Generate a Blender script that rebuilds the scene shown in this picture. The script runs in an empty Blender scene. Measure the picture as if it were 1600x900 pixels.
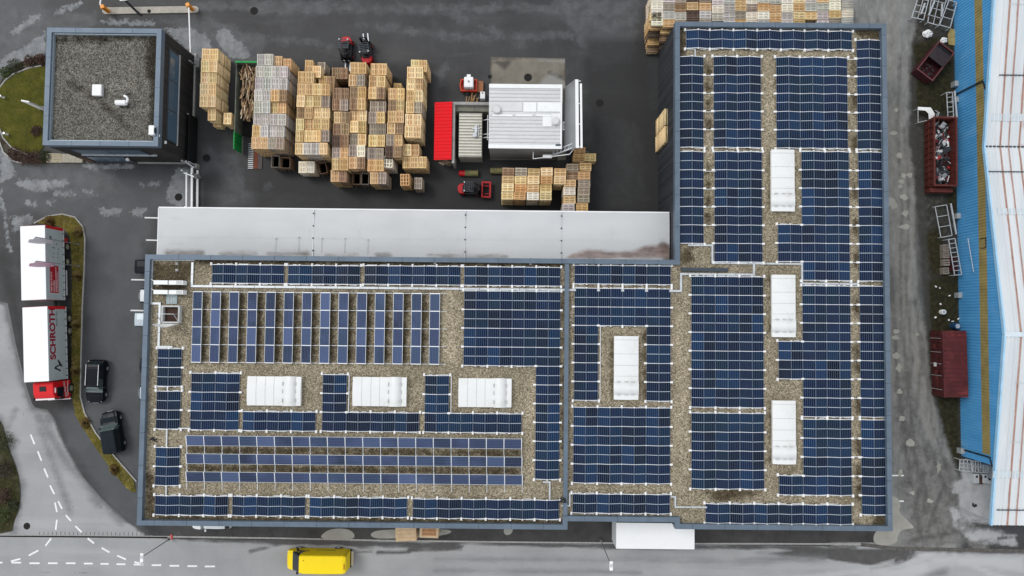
import bpy, bmesh, math, random
import numpy as np
from mathutils import Vector, Matrix
R = math.radians
rnd = random.Random(7)
SC = bpy.context.scene
COL = SC.collection

# ------------------------------------------------------------------ camera, sky, sun, exposure
F_PX, TILT, ROLL, CAM_H = 1100.0, 0.04206576, 0.01017871, 74.0
_F = Vector((0, math.sin(TILT), -math.cos(TILT)))
_U0 = Vector((0, math.cos(TILT), math.sin(TILT)))
_R0 = Vector((1, 0, 0))
_R = _R0 * math.cos(ROLL) + _U0 * math.sin(ROLL)
_U = _U0 * math.cos(ROLL) - _R0 * math.sin(ROLL)
cd = bpy.data.cameras.new('drone_camera')
cd.sensor_width = 36.0
cd.lens = F_PX / 1600.0 * 36.0
cd.clip_start = 0.5
cd.clip_end = 6000
cam = bpy.data.objects.new('drone_camera', cd)
COL.objects.link(cam)
m = Matrix.Identity(4)
for i in range(3):
    m[i][0], m[i][1], m[i][2] = _R[i], _U[i], -_F[i]
m[2][3] = CAM_H
cam.matrix_world = m
SC.camera = cam

SUN_EL, SUN_AZ = 55.0, 300.0
w = bpy.data.worlds.new('World')
SC.world = w
w.use_nodes = True
nt = w.node_tree
bg = nt.nodes['Background']
sky = nt.nodes.new('ShaderNodeTexSky')
sky.sky_type = 'NISHITA'
sky.sun_disc = False
sky.sun_elevation = R(SUN_EL)
sky.sun_rotation = R(SUN_AZ)
sky.air_density = 1.2
sky.dust_density = 0.6
hs = nt.nodes.new('ShaderNodeHueSaturation')      # an overcast sky: the blue mostly greyed by cloud
hs.inputs['Saturation'].default_value = 0.38
nt.links.new(sky.outputs['Color'], hs.inputs['Color'])
cl_ = nt.nodes.new('ShaderNodeMix')                # an even cloud deck veils the sky
cl_.data_type = 'RGBA'
cl_.inputs[0].default_value = 0.72
cl_.inputs[7].default_value = (6.0, 6.15, 6.4, 1)
nt.links.new(hs.outputs['Color'], cl_.inputs[6])
nt.links.new(cl_.outputs[2], bg.inputs['Color'])
bg.inputs['Strength'].default_value = 0.15
sl = bpy.data.lights.new('sun', 'SUN')
sl.energy = 1.3
sl.angle = R(22)
sl.color = (1.0, 0.97, 0.93)
so = bpy.data.objects.new('sun', sl)
COL.objects.link(so)
sv = Vector((math.sin(R(SUN_AZ)) * math.cos(R(SUN_EL)), math.cos(R(SUN_AZ)) * math.cos(R(SUN_EL)), math.sin(R(SUN_EL))))
so.rotation_euler = sv.to_track_quat('Z', 'Y').to_euler()
so.location = (-30, 20, 60)
SC.view_settings.view_transform = 'Standard'
SC.view_settings.look = 'None'
SC.view_settings.gamma = 1.0
SC.view_settings.use_curve_mapping = False
SC.view_settings.exposure = 0.05


def at(px, py, z=0.0):
    """photo pixel (1600x900) -> world x, y on the level plane at height z"""
    d = _F + _R * ((px - 800) / F_PX) + _U * ((450 - py) / F_PX)
    t = (z - CAM_H) / d.z
    return (d.x * t, d.y * t)


def pts(*pp, z=0.0):
    return [at(a, b, z) for a, b in pp]


# ------------------------------------------------------------------ mesh helpers
class MB:
    def __init__(s):
        s.v, s.f, s.smooth = [], [], []

    def add(s, vs, fs, smooth=False):
        o = len(s.v)
        s.v += [tuple(p) for p in vs]
        s.f += [tuple(i + o for i in f) for f in fs]
        s.smooth += [smooth] * len(fs)
        return s

    def box(s, c, d, rz=0.0, rx=0.0, ry=0.0, top=1.0):
        hx, hy, hz = d[0] / 2, d[1] / 2, d[2] / 2
        vs = []
        M = Matrix.Rotation(rz, 3, 'Z') @ Matrix.Rotation(ry, 3, 'Y') @ Matrix.Rotation(rx, 3, 'X')
        for z in (-hz, hz):
            k = top if z > 0 else 1.0
            for x, y in ((-hx, -hy), (hx, -hy), (hx, hy), (-hx, hy)):
                p = M @ Vector((x * k, y * k, z))
                vs.append((p.x + c[0], p.y + c[1], p.z + c[2]))
        return s.add(vs, [(3, 2, 1, 0), (4, 5, 6, 7), (0, 1, 5, 4), (1, 2, 6, 5), (2, 3, 7, 6), (3, 0, 4, 7)])

    def bx(s, x0, x1, y0, y1, z0, z1):
        return s.box(((x0 + x1) / 2, (y0 + y1) / 2, (z0 + z1) / 2), (abs(x1 - x0), abs(y1 - y0), abs(z1 - z0)))

    def bar(s, p0, p1, w, h=None):
        h = h or w
        a, b = Vector(p0), Vector(p1)
        d = (b - a)
        L = d.length
        if L < 1e-6:
            return s
        d /= L
        up = Vector((0, 0, 1)) if abs(d.z) < 0.95 else Vector((0, 1, 0))
        sx = d.cross(up).normalized()
        sy = sx.cross(d)
        vs = []
        for p in (a, b):
            for i, j in ((-1, -1), (1, -1), (1, 1), (-1, 1)):
                vs.append(p + sx * (i * w / 2) + sy * (j * h / 2))
        return s.add(vs, [(3, 2, 1, 0), (4, 5, 6, 7), (0, 1, 5, 4), (1, 2, 6, 5), (2, 3, 7, 6), (3, 0, 4, 7)])

    def cyl(s, p0, p1, r0, r1=None, n=14, cap=True):
        r1 = r0 if r1 is None else r1
        a, b = Vector(p0), Vector(p1)
        d = (b - a).normalized()
        up = Vector((0, 0, 1)) if abs(d.z) < 0.95 else Vector((0, 1, 0))
        sx = d.cross(up).normalized()
        sy = sx.cross(d)
        vs = []
        for p, r in ((a, r0), (b, r1)):
            for k in range(n):
                t = 2 * math.pi * k / n
                vs.append(p + sx * (math.cos(t) * r) + sy * (math.sin(t) * r))
        s.add(vs, [(k, k + n, (k + 1) % n + n, (k + 1) % n)[::-1] for k in range(n)], True)
        if cap:
            s.add(vs, [tuple(range(n)), tuple(range(2 * n - 1, n - 1, -1))])
        return s

    def tube(s, pp, r, n=8):
        for a, b in zip(pp[:-1], pp[1:]):
            s.cyl(a, b, r, r, n)
        return s

    def prism(s, poly, z0, z1):
        n = len(poly)
        area = sum(poly[i][0] * poly[(i + 1) % n][1] - poly[(i + 1) % n][0] * poly[i][1] for i in range(n))
        if area < 0:
            poly = poly[::-1]
        f0 = z0 if callable(z0) else (lambda x, y: z0)
        f1 = z1 if callable(z1) else (lambda x, y: z1)
        vs = [(x, y, f0(x, y)) for x, y in poly] + [(x, y, f1(x, y)) for x, y in poly]
        fs = [tuple(range(n - 1, -1, -1)), tuple(range(n, 2 * n))]
        fs += [(i, (i + 1) % n, (i + 1) % n + n, i + n) for i in range(n)]
        return s.add(vs, fs)

    def ellipsoid(s, c, r, nu=12, nv=8):
        vs, fs = [], []
        for j in range(nv + 1):
            ph = math.pi * j / nv
            for i in range(nu):
                t = 2 * math.pi * i / nu
                vs.append((c[0] + r[0] * math.sin(ph) * math.cos(t), c[1] + r[1] * math.sin(ph) * math.sin(t), c[2] + r[2] * math.cos(ph)))
        for j in range(nv):
            for i in range(nu):
                fs.append((j * nu + i, (j + 1) * nu + i, (j + 1) * nu + (i + 1) % nu, j * nu + (i + 1) % nu))
        return s.add(vs, fs, True)

    def mesh(s, name, off=None, rz=0.0):
        me = bpy.data.meshes.new(name)
        vs = s.v
        if off is not None:
            c, q = math.cos(-rz), math.sin(-rz)
            vs = [((x - off[0]) * c - (y - off[1]) * q, (x - off[0]) * q + (y - off[1]) * c, z - off[2]) for x, y, z in vs]
        me.from_pydata(vs, [], s.f)
        me.polygons.foreach_set('use_smooth', s.smooth)
        me.update()
        return me

    def build(s, name, mat, parent=None, world=False, bevel=0.0, loc=None, rot=None):
        if world and parent is not None:
            me = s.mesh(name, tuple(parent.location), parent.rotation_euler[2])
        else:
            me = s.mesh(name)
        if mat:
            me.materials.append(mat)
        o = bpy.data.objects.new(name, me)
        COL.objects.link(o)
        if parent is not None:
            o.parent = parent
        if loc:
            o.location = loc
        if rot:
            o.rotation_euler = rot
        if bevel:
            b = o.modifiers.new('bevel', 'BEVEL')
            b.width = bevel
            b.segments = 2
            b.limit_method = 'ANGLE'
            b.angle_limit = R(40)
        return o


def merge(o, mb, mat, off=None):
    """add surface detail to a part's own mesh as a second material"""
    bm = bmesh.new()
    bm.from_mesh(o.data)
    o.data.materials.append(mat)
    mi = len(o.data.materials) - 1
    ox, oy = off or (0, 0)
    vs = [bm.verts.new((x - ox, y - oy, z)) for x, y, z in mb.v]
    for f in mb.f:
        try:
            q = bm.faces.new([vs[i] for i in f])
            q.material_index = mi
        except ValueError:
            pass
    bm.to_mesh(o.data)
    bm.free()
    return o


def tag(o, label=None, cat=None, group=None, kind=None):
    if label:
        o['label'] = label
    if cat:
        o['category'] = cat
    if group:
        o['group'] = group
    if kind:
        o['kind'] = kind
    return o


def thing(name, label, cat, loc=(0, 0, 0), rz=0.0, group=None):
    o = bpy.data.objects.new(name, None)
    o.empty_display_size = 0.3
    COL.objects.link(o)
    o.location = loc
    o.rotation_euler = (0, 0, rz)
    return tag(o, label, cat, group)


def dup(o, parent=None):
    c = o.copy()
    COL.objects.link(c)
    if parent is not None:
        c.parent = parent
    for ch in list(o.children):
        dup(ch, c)
    return c


def text_part(name, body, mat, parent, loc, rot, size, ext=0.004, bold=0.0, sx=1.0):
    cu = bpy.data.curves.new(name, 'FONT')
    cu.body = body
    cu.size = size
    cu.extrude = ext
    cu.offset = bold
    cu.align_x = 'LEFT'
    to = bpy.data.objects.new(name + '_curve', cu)
    COL.objects.link(to)
    bpy.context.view_layer.update()
    me = bpy.data.meshes.new_from_object(to.evaluated_get(bpy.context.evaluated_depsgraph_get()))
    bpy.data.objects.remove(to)
    bpy.data.curves.remove(cu)
    me.name = name
    for v in me.vertices:
        v.co.x *= sx
    me.materials.clear()
    me.materials.append(mat)
    o = bpy.data.objects.new(name, me)
    COL.objects.link(o)
    o.parent = parent
    o.location = loc
    o.rotation_euler = rot
    return o


# ------------------------------------------------------------------ materials
class Mat:
    """small node-graph writer"""
    def __init__(s, name, rough=0.6, metal=0.0, spec=0.5):
        s.m = bpy.data.materials.new(name)
        s.m.use_nodes = True
        s.nt = s.m.node_tree
        s.b = s.nt.nodes['Principled BSDF']
        s.b.inputs['Roughness'].default_value = rough
        s.b.inputs['Metallic'].default_value = metal
        s.b.inputs['Specular IOR Level'].default_value = spec
        s.tc = s.nt.nodes.new('ShaderNodeTexCoord')

    def n(s, t, **kw):
        nd = s.nt.nodes.new(t)
        for k, v in kw.items():
            setattr(nd, k, v)
        return nd

    def l(s, a, b):
        s.nt.links.new(a, b)

    def coord(s, scale=(1, 1, 1), obj=True):
        mp = s.n('ShaderNodeMapping')
        mp.inputs['Scale'].default_value = scale
        s.l(s.tc.outputs['Object' if obj else 'Generated'], mp.inputs['Vector'])
        return mp.outputs['Vector']

    def noise(s, scale=1.0, detail=6, rough=0.6, stretch=(1, 1, 1), dist=0.0):
        nd = s.n('ShaderNodeTexNoise')
        nd.inputs['Scale'].default_value = scale
        nd.inputs['Detail'].default_value = detail
        nd.inputs['Roughness'].default_value = rough
        nd.inputs['Distortion'].default_value = dist
        s.l(s.coord(stretch), nd.inputs['Vector'])
        return nd.outputs['Fac']

    def ramp(s, fac, stops):
        r = s.n('ShaderNodeValToRGB')
        e = r.color_ramp.elements
        while len(e) < len(stops):
            e.new(0.5)
        for i, (p, c) in enumerate(stops):
            e[i].position = p
            e[i].color = (*c, 1) if len(c) == 3 else c
        s.l(fac, r.inputs['Fac'])
        return r.outputs['Color']

    def rng(s, fac, a, b, c=0.0, d=1.0):
        r = s.n('ShaderNodeMapRange')
        r.interpolation_type = 'SMOOTHSTEP'
        for i, v in zip((1, 2, 3, 4), (a, b, c, d)):
            r.inputs[i].default_value = v
        s.l(fac, r.inputs[0])
        return r.outputs[0]

    def math(s, op, a, b=None):
        nd = s.n('ShaderNodeMath', operation=op)
        for i, v in enumerate((a, b)):
            if v is None:
                continue
            if isinstance(v, (int, float)):
                nd.inputs[i].default_value = v
            else:
                s.l(v, nd.inputs[i])
        return nd.outputs[0]

    def mix(s, fac, a, b, mode='MIX'):
        nd = s.n('ShaderNodeMix', data_type='RGBA', blend_type=mode)
        for i, v in ((0, fac), (6, a), (7, b)):
            if isinstance(v, (int, float)):
                nd.inputs[i].default_value = v
            elif isinstance(v, (tuple, list)):
                nd.inputs[i].default_value = (*v[:3], 1)
            else:
                s.l(v, nd.inputs[i])
        return nd.outputs[2]

    def attr(s, name, out='Fac'):
        nd = s.n('ShaderNodeAttribute', attribute_name=name)
        return nd.outputs[out]

    def objrand(s):
        return s.n('ShaderNodeObjectInfo').outputs['Random']

    def color(s, c):
        if isinstance(c, (tuple, list)):
            s.b.inputs['Base Color'].default_value = (*c[:3], 1)
        else:
            s.l(c, s.b.inputs['Base Color'])
        return s

    def rough(s, r):
        s.l(r, s.b.inputs['Roughness'])
        return s

    def bump(s, h, strength=0.3, dist=0.02):
        b = s.n('ShaderNodeBump')
        b.inputs['Strength'].default_value = strength
        b.inputs['Distance'].default_value = dist
        s.l(h, b.inputs['Height'])
        s.l(b.outputs[0], s.b.inputs['Normal'])
        return s


def plain(name, c, rough=0.5, metal=0.0, var=0.12, scale=3.0, spec=0.22, dirt=None, dirt_amt=0.4):
    """painted or bare surface with slight unevenness, optional dirt stains"""
    k = Mat(name, rough, metal, spec)
    f = k.noise(scale, 5, 0.65)
    lo = tuple(max(0, x * (1 - var)) for x in c)
    hi = tuple(min(1, x * (1 + var)) for x in c)
    col = k.ramp(f, [(0.3, lo), (0.7, hi)])
    if dirt:
        g = k.noise(scale * 0.45, 8, 0.7)
        col = k.mix(k.rng(g, 0.52, 0.72, 0, dirt_amt), col, dirt)
    k.color(col)
    k.rough(k.rng(f, 0.3, 0.7, max(0, rough - 0.06), min(1, rough + 0.08)))
    return k.m


# ------------------------------------------------------------------ sheets with stain fields
def sdf(P, poly):
    """signed distance (positive inside) of points P (N,2) to polygon"""
    A = np.asarray(poly, float)
    B = np.roll(A, -1, axis=0)
    d = np.full(len(P), 1e9)
    ins = np.zeros(len(P), bool)
    for a, b in zip(A, B):
        e = b - a
        q = P - a
        t = np.clip((q @ e) / max(1e-9, e @ e), 0, 1)
        r = q - t[:, None] * e
        d = np.minimum(d, (r ** 2).sum(1))
        c = (a[1] > P[:, 1]) != (b[1] > P[:, 1])
        with np.errstate(divide='ignore', invalid='ignore'):
            xi = (b[0] - a[0]) * (P[:, 1] - a[1]) / (b[1] - a[1] + 1e-12) + a[0]
        ins ^= c & (P[:, 0] < xi)
    d = np.sqrt(d)
    return np.where(ins, d, -d)


def ldist(P, line):
    A = np.asarray(line, float)
    d = np.full(len(P), 1e9)
    for a, b in zip(A[:-1], A[1:]):
        e = b - a
        q = P - a
        t = np.clip((q @ e) / max(1e-9, e @ e), 0, 1)
        r = q - t[:, None] * e
        d = np.minimum(d, (r ** 2).sum(1))
    return np.sqrt(d)


def field(P, items, lim=3.0):
    """items: polygons, or ('line', points, half_width), or ('disc', (x, y), r)"""
    out = np.full(len(P), -lim)
    for it in items:
        if it and it[0] == 'line':
            v = it[2] - ldist(P, it[1])
        elif it and it[0] == 'disc':
            v = it[2] - np.hypot(P[:, 0] - it[1][0], P[:, 1] - it[1][1])
        else:
            A = np.asarray(it, float)
            sel = (P[:, 0] > A[:, 0].min() - lim) & (P[:, 0] < A[:, 0].max() + lim) & (P[:, 1] > A[:, 1].min() - lim) & (P[:, 1] < A[:, 1].max() + lim)
            v = np.full(len(P), -lim)
            if sel.any():
                v[sel] = sdf(P[sel], it)
        out = np.maximum(out, v)
    return np.clip(out, -lim, lim)


def grid_mesh(name, xs, ys, z, mat, layers=None, poly=None, zf=None):
    X, Y = np.meshgrid(xs, ys)
    P = np.stack([X.ravel(), Y.ravel()], 1)
    nx, ny = len(xs), len(ys)
    I = (np.arange(ny - 1)[:, None] * nx + np.arange(nx - 1)[None, :]).ravel()
    Q = np.stack([I, I + 1, I + nx + 1, I + nx], 1)
    if poly is not None:
        S = sdf(P, poly)
        step = max(xs[1] - xs[0], ys[1] - ys[0])
        Q = Q[(S[Q] > 0).any(1)]
        A = np.asarray(poly, float)
        B = np.roll(A, -1, axis=0)
        edge = np.where((S < 0) & (S > -1.6 * step))[0]          # outer rows slide onto the outline
        near = np.full((len(edge), 2), 0.0)
        best = np.full(len(edge), 1e9)
        for a, b in zip(A, B):
            e = b - a
            q = P[edge] - a
            t = np.clip((q @ e) / max(1e-9, e @ e), 0, 1)
            c = a + t[:, None] * e
            dd = ((P[edge] - c) ** 2).sum(1)
            u = dd < best
            best[u] = dd[u]
            near[u] = c[u]
        P[edge] = near
    used, inv = np.unique(Q, return_inverse=True)
    P = P[used]
    Q = inv.reshape(-1, 4)
    zz = np.full(len(P), float(z)) if zf is None else z + zf(P)
    me = bpy.data.meshes.new(name)
    me.vertices.add(len(P))
    me.vertices.foreach_set('co', np.column_stack([P, zz]).astype(np.float32).ravel())
    me.loops.add(Q.size)
    me.loops.foreach_set('vertex_index', Q.ravel().astype(np.int32))
    me.polygons.add(len(Q))
    me.polygons.foreach_set('loop_start', (np.arange(len(Q)) * 4).astype(np.int32))
    me.polygons.foreach_set('loop_total', np.full(len(Q), 4, np.int32))
    me.polygons.foreach_set('use_smooth', np.ones(len(Q), bool))
    me.update(calc_edges=True)
    for k, items in (layers or {}).items():
        a = me.attributes.new(k, 'FLOAT', 'POINT')
        a.data.foreach_set('value', field(P, items).astype(np.float32))
    me.materials.append(mat)
    o = bpy.data.objects.new(name, me)
    COL.objects.link(o)
    return o


def sheet(name, poly, z, res, mat, layers=None, zf=None):
    A = np.asarray(poly)
    xs = np.arange(A[:, 0].min() - res, A[:, 0].max() + 2 * res, res)
    ys = np.arange(A[:, 1].min() - res, A[:, 1].max() + 2 * res, res)
    return grid_mesh(name, xs, ys, z, mat, layers, poly, zf)


def smooth_poly(pp, n=2):
    for _ in range(n):
        q = []
        for i in range(len(pp)):
            a, b = pp[i], pp[(i + 1) % len(pp)]
            q += [(a[0] * .75 + b[0] * .25, a[1] * .75 + b[1] * .25), (a[0] * .25 + b[0] * .75, a[1] * .25 + b[1] * .75)]
        pp = q
    return pp
# ------------------------------------------------------------------ ground surfaces
def stain(k, col, attr, c, amp=0.8, ns=0.8, soft=0.25, mx=1.0, stretch=(1, 1, 1)):
    nz = k.noise(ns, 10, 0.74, stretch)
    v = k.math('ADD', k.attr(attr), k.math('MULTIPLY', k.math('SUBTRACT', nz, 0.5), 2 * amp * 1.6))
    f = k.rng(v, -soft, soft, 0, mx)
    return k.mix(f, col, c), f


k = Mat('wet_yard_asphalt', 0.6, 0, 0.16)
grain = k.noise(9, 4, 0.8)
big = k.noise(0.13, 8, 0.62)
mid = k.noise(0.5, 7, 0.7, (1, 0.55, 1))
trk = k.noise(0.22, 6, 0.6, (0.35, 2.2, 1), 0.6)
col = k.ramp(big, [(0.3, (0.044, 0.044, 0.045)), (0.7, (0.078, 0.078, 0.079))])
col = k.mix(k.rng(mid, 0.45, 0.75, 0, 0.5), col, (0.092, 0.092, 0.094))
col = k.mix(k.rng(trk, 0.52, 0.75, 0, 0.4), col, (0.112, 0.113, 0.115))
col = k.mix(k.rng(grain, 0.3, 0.7, 0.0, 0.35), col, (0.012, 0.012, 0.012))
col, f_lot = stain(k, col, 'lot', k.ramp(k.noise(0.35, 8, 0.65), [(0.3, (0.066, 0.070, 0.074)), (0.7, (0.098, 0.103, 0.107))]), 0.8, 0.35, 0.7, 0.9)
col, f_damp = stain(k, col, 'damp', k.ramp(k.noise(0.8, 7, 0.7), [(0.35, (0.072, 0.075, 0.078)), (0.7, (0.145, 0.150, 0.155))]), 1.1, 0.6, 0.40, 0.62)
col, f_dry = stain(k, col, 'dry', k.ramp(k.noise(1.2, 7, 0.7), [(0.35, (0.17, 0.178, 0.185)), (0.7, (0.31, 0.320, 0.328))]), 0.75, 1.5, 0.13, 0.92)
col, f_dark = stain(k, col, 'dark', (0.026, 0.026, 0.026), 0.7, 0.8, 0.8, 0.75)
# the gravel lane east of the hall
soilc = k.ramp(k.noise(1.6, 10, 0.78), [(0.3, (0.018, 0.017, 0.014)), (0.5, (0.046, 0.044, 0.038)), (0.72, (0.115, 0.11, 0.095))])
col, f_soil = stain(k, col, 'soil', soilc, 0.6, 0.7, 0.5)
lanec = k.ramp(k.noise(1.0, 10, 0.74, (1, 0.4, 1)), [(0.28, (0.105, 0.105, 0.10)), (0.5, (0.205, 0.204, 0.197)), (0.72, (0.30, 0.297, 0.283))])
col, f_lane = stain(k, col, 'lane', lanec, 0.5, 0.6, 0.4)
sandc = k.ramp(k.noise(1.4, 8, 0.7, (1, 0.5, 1)), [(0.28, (0.15, 0.147, 0.135)), (0.55, (0.235, 0.23, 0.21)), (0.75, (0.31, 0.305, 0.285))])
col, f_sand = stain(k, col, 'sand', sandc, 0.6, 0.6, 0.45, 0.9)
mudc = k.ramp(k.noise(1.1, 9, 0.72), [(0.3, (0.070, 0.070, 0.066)), (0.6, (0.19, 0.187, 0.178))])
col, f_mud = stain(k, col, 'mud', mudc, 0.7, 0.8, 0.35, 0.9)
mossc = k.ramp(k.noise(2.2, 10, 0.78), [(0.3, (0.010, 0.009, 0.006)), (0.5, (0.026, 0.024, 0.012)), (0.72, (0.07, 0.06, 0.027))])
col, f_moss = stain(k, col, 'moss', mossc, 0.6, 0.8, 0.4)
col, f_conc = stain(k, col, 'pale', k.ramp(k.noise(1.0, 7, 0.65), [(0.3, (0.30, 0.305, 0.305)), (0.7, (0.44, 0.445, 0.445))]), 0.5, 0.7, 0.25, 0.95)
col, f_rut = stain(k, col, 'rut', (0.060, 0.059, 0.056), 0.30, 1.2, 0.22, 0.55)
k.color(col)
wet = k.math('MAXIMUM', k.math('MAXIMUM', f_dry, f_sand), k.math('MAXIMUM', f_lane, f_soil))
k.rough(k.rng(wet, 0, 1, 0.5, 0.92))
k.bump(grain, 0.35, 0.02)
M_GROUND = k.m

D = {}
D['lot'] = [pts((-40, 240), (60, 262), (300, 262), (300, 330), (240, 330), (232, 400), (225, 850), (190, 800), (130, 650), (130, 345), (0, 330), (-40, 330)),
            pts((85, 640), (125, 640), (230, 770), (230, 838), (180, 800), (110, 700)),
            pts((-40, -20), (70, -20), (60, 60), (0, 120), (-40, 120))]
D['damp'] = [pts((0, 10), (150, 20), (150, 38), (60, 60), (0, 90)), pts((312, 230), (372, 240), (382, 300), (365, 330), (306, 330)),
             pts((250, 30), (330, 30), (420, 60), (400, 95), (330, 100), (300, 60)), pts((700, 90), (690, 150), (676, 200), (672, 130)),
             pts((40, 265), (160, 262), (200, 300), (100, 315)), pts((390, 0), (540, 0), (520, 20), (400, 22)),
             pts((1020, 60), (1045, 90), (1045, 165), (1018, 170), (1010, 110)), pts((940, 180), (1000, 200), (1010, 325), (930, 325)),
             pts((400, 300), (640, 315), (640, 330), (380, 330)), ('line', pts((1018, 92), (1040, 100), (1046, 130), (1040, 160)), .35), ('line', pts((300, 8), (620, 14), (990, 12)), .4), ('line', pts((560, 40), (760, 60), (900, 55)), .35), ('line', pts((700, 20), (820, 70)), .25), ('line', pts((420, 60), (520, 72)), .3), ('line', pts((60, 20), (10, 60)), .4), ('line', pts((110, 12), (50, 40), (0, 80)), .3), pts((330, 290), (430, 305), (480, 330), (330, 330)), pts((860, 0), (1000, 0), (990, 90), (930, 110), (900, 60))]
D['dry'] = [pts((0, 92), (40, 72), (70, 50), (72, 82), (40, 98), (0, 122)), pts((255, 44), (300, 44), (328, 60), (332, 88), (312, 92), (285, 70)),
            pts((338, 52), (352, 44), (384, 76), (392, 92), (368, 92), (345, 76)), pts((24, 286), (44, 280), (104, 282), (110, 288), (60, 300), (42, 298)),
            pts((82, 296), (110, 300), (118, 306), (86, 305)), pts((130, 298), (150, 302), (152, 307), (136, 304)), pts((151, 325), (188, 327), (188, 338), (160, 336)),
            pts((203, 328), (228, 326), (226, 338), (204, 338)), pts((73, 312), (85, 314), (84, 321), (74, 319)), pts((128, 257), (210, 258), (208, 263), (140, 265)),
            pts((215, 287), (253, 284), (252, 290), (218, 292)), pts((264, 284), (278, 262), (298, 262), (298, 325), (278, 322), (260, 312)),
            pts((18, 340), (44, 336), (54, 344), (42, 358), (22, 362)), pts((0, 228), (18, 248), (24, 272), (0, 288)), pts((40, 312), (60, 318), (56, 324), (42, 322)),
            ('line', pts((90, 20), (125, 5)), 0.25), ('line', pts((20, 50), (60, 25)), 0.3), ('line', pts((240, 36), (160, 34)), 0.2), ('line', pts((1, 300), (8, 340), (16, 392)), 0.16),
            pts((900, 230), (925, 240), (920, 300), (905, 320)), ('disc', at(418, 292), 0.5)]
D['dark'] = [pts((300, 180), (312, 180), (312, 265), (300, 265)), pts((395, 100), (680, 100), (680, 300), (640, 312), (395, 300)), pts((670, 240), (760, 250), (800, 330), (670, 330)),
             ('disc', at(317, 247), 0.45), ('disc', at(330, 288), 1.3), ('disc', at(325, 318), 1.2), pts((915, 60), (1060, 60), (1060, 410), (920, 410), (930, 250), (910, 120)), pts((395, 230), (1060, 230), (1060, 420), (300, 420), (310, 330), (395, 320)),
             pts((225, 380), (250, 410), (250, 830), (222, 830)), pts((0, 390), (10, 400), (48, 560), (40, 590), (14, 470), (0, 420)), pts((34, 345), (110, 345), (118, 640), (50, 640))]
D['lane'] = [pts((1330, -40), (1440, -40), (1425, 60), (1418, 200), (1430, 330), (1440, 480), (1452, 600), (1478, 680), (1500, 760), (1500, 860), (1300, 860), (1330, 400))]
D['soil'] = [pts((1424, -40), (1500, -40), (1500, 740), (1478, 690), (1455, 600), (1450, 520), (1442, 440), (1430, 330), (1424, 200), (1420, 90))]
D['sand'] = [pts((1375, 180), (1405, 150), (1418, 220), (1428, 300), (1432, 360), (1420, 470), (1425, 560), (1418, 640), (1400, 720), (1380, 560)), pts((1390, 0), (1404, 0), (1400, 100), (1384, 160), (1380, 60)),
             pts((1420, 470), (1446, 520), (1452, 620), (1470, 690), (1450, 690), (1430, 600))]
D['mud'] = [pts((1418, 560), (1432, 640), (1440, 700), (1426, 730), (1406, 660), (1404, 600)), pts((1440, 690), (1486, 720), (1500, 790), (1490, 850), (1410, 850), (1420, 800), (1400, 760), (1420, 700)),
            ('line', pts((1400, 640), (1408, 690), (1428, 740)), 0.35), ('line', pts((1545, 825), (1500, 842), (1420, 856)), 0.3), ('line', pts((1480, 740), (1500, 800), (1530, 852)), 0.8)]
D['moss'] = [pts((1452, 440), (1500, 420), (1500, 735), (1482, 700), (1462, 630), (1452, 520)), pts((1478, 290), (1496, 290), (1496, 330), (1480, 330)), pts((1440, 365), (1470, 350), (1480, 430), (1455, 430)),
             pts((1428, 70), (1490, 50), (1490, 180), (1430, 180))]
D['pale'] = [pts((1502, 722), (1560, 726), (1640, 726), (1640, 816), (1560, 816), (1496, 818)), pts((1487, 752), (1500, 752), (1500, 768), (1488, 772)), pts((1486, 795), (1500, 795), (1500, 812), (1490, 815)),
             pts((1492, 822), (1560, 830), (1590, 836), (1520, 846)), pts((1530, 848), (1585, 840), (1590, 852))]
D['rut'] = [pts((1423, 180), (1440, 190), (1448, 330), (1452, 430), (1438, 480), (1428, 380), (1432, 300)), pts((1386, 410), (1396, 420), (1400, 470), (1390, 480)), ('line', pts((1413, 200), (1420, 300), (1416, 460), (1426, 560), (1416, 640)), 0.13), ('line', pts((1421, 200), (1440, 330), (1434, 470)), 0.12), ('line', pts((1500, 817), (1548, 822)), 0.07),
            ('line', pts((1430, 470), (1440, 560), (1432, 640), (1450, 720)), 0.16), ('line', pts((1400, 600), (1412, 660), (1432, 720), (1446, 800)), 0.2), ('line', pts((1450, 690), (1476, 760), (1520, 830)), 0.18),
            ('line', pts((1498, 812), (1545, 815)), 0.06), ('line', pts((1422, 845), (1540, 822), (1600, 815)), 0.22), ('line', pts((330, 22.5), (700, 25), (1000, 27)), 0.05), ('line', pts((300, 24), (330, 22.5)), 0.12), ('line', pts((1050, 640), (1060, 700)), .1),
            ('line', pts((1406, 90), (1402, 200), (1410, 330), (1406, 460), (1418, 600), (1430, 720), (1470, 840)), 0.16), ('line', pts((1428, 90), (1436, 300), (1450, 480), (1462, 620), (1480, 740)), 0.14), ('line', pts((1396, 480), (1404, 620), (1424, 760)), .2), ('line', pts((1440, 520), (1456, 660), (1500, 800)), .12), ('line', pts((1444, 740), (1430, 790), (1440, 840)), .25), ('line', pts((1470, 770), (1450, 830)), .2)]
fx = np.arange(-62, 62.01, 0.3)
fy = np.arange(-40, 47.01, 0.3)
gx = np.concatenate([[-2500, -600, -200, -90, -70], fx, [70, 90, 200, 600, 2500]])
gy = np.concatenate([[-2500, -600, -200, -90, -55], fy, [60, 90, 200, 600, 2500]])
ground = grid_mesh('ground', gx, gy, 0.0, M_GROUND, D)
tag(ground, kind='structure')

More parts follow.
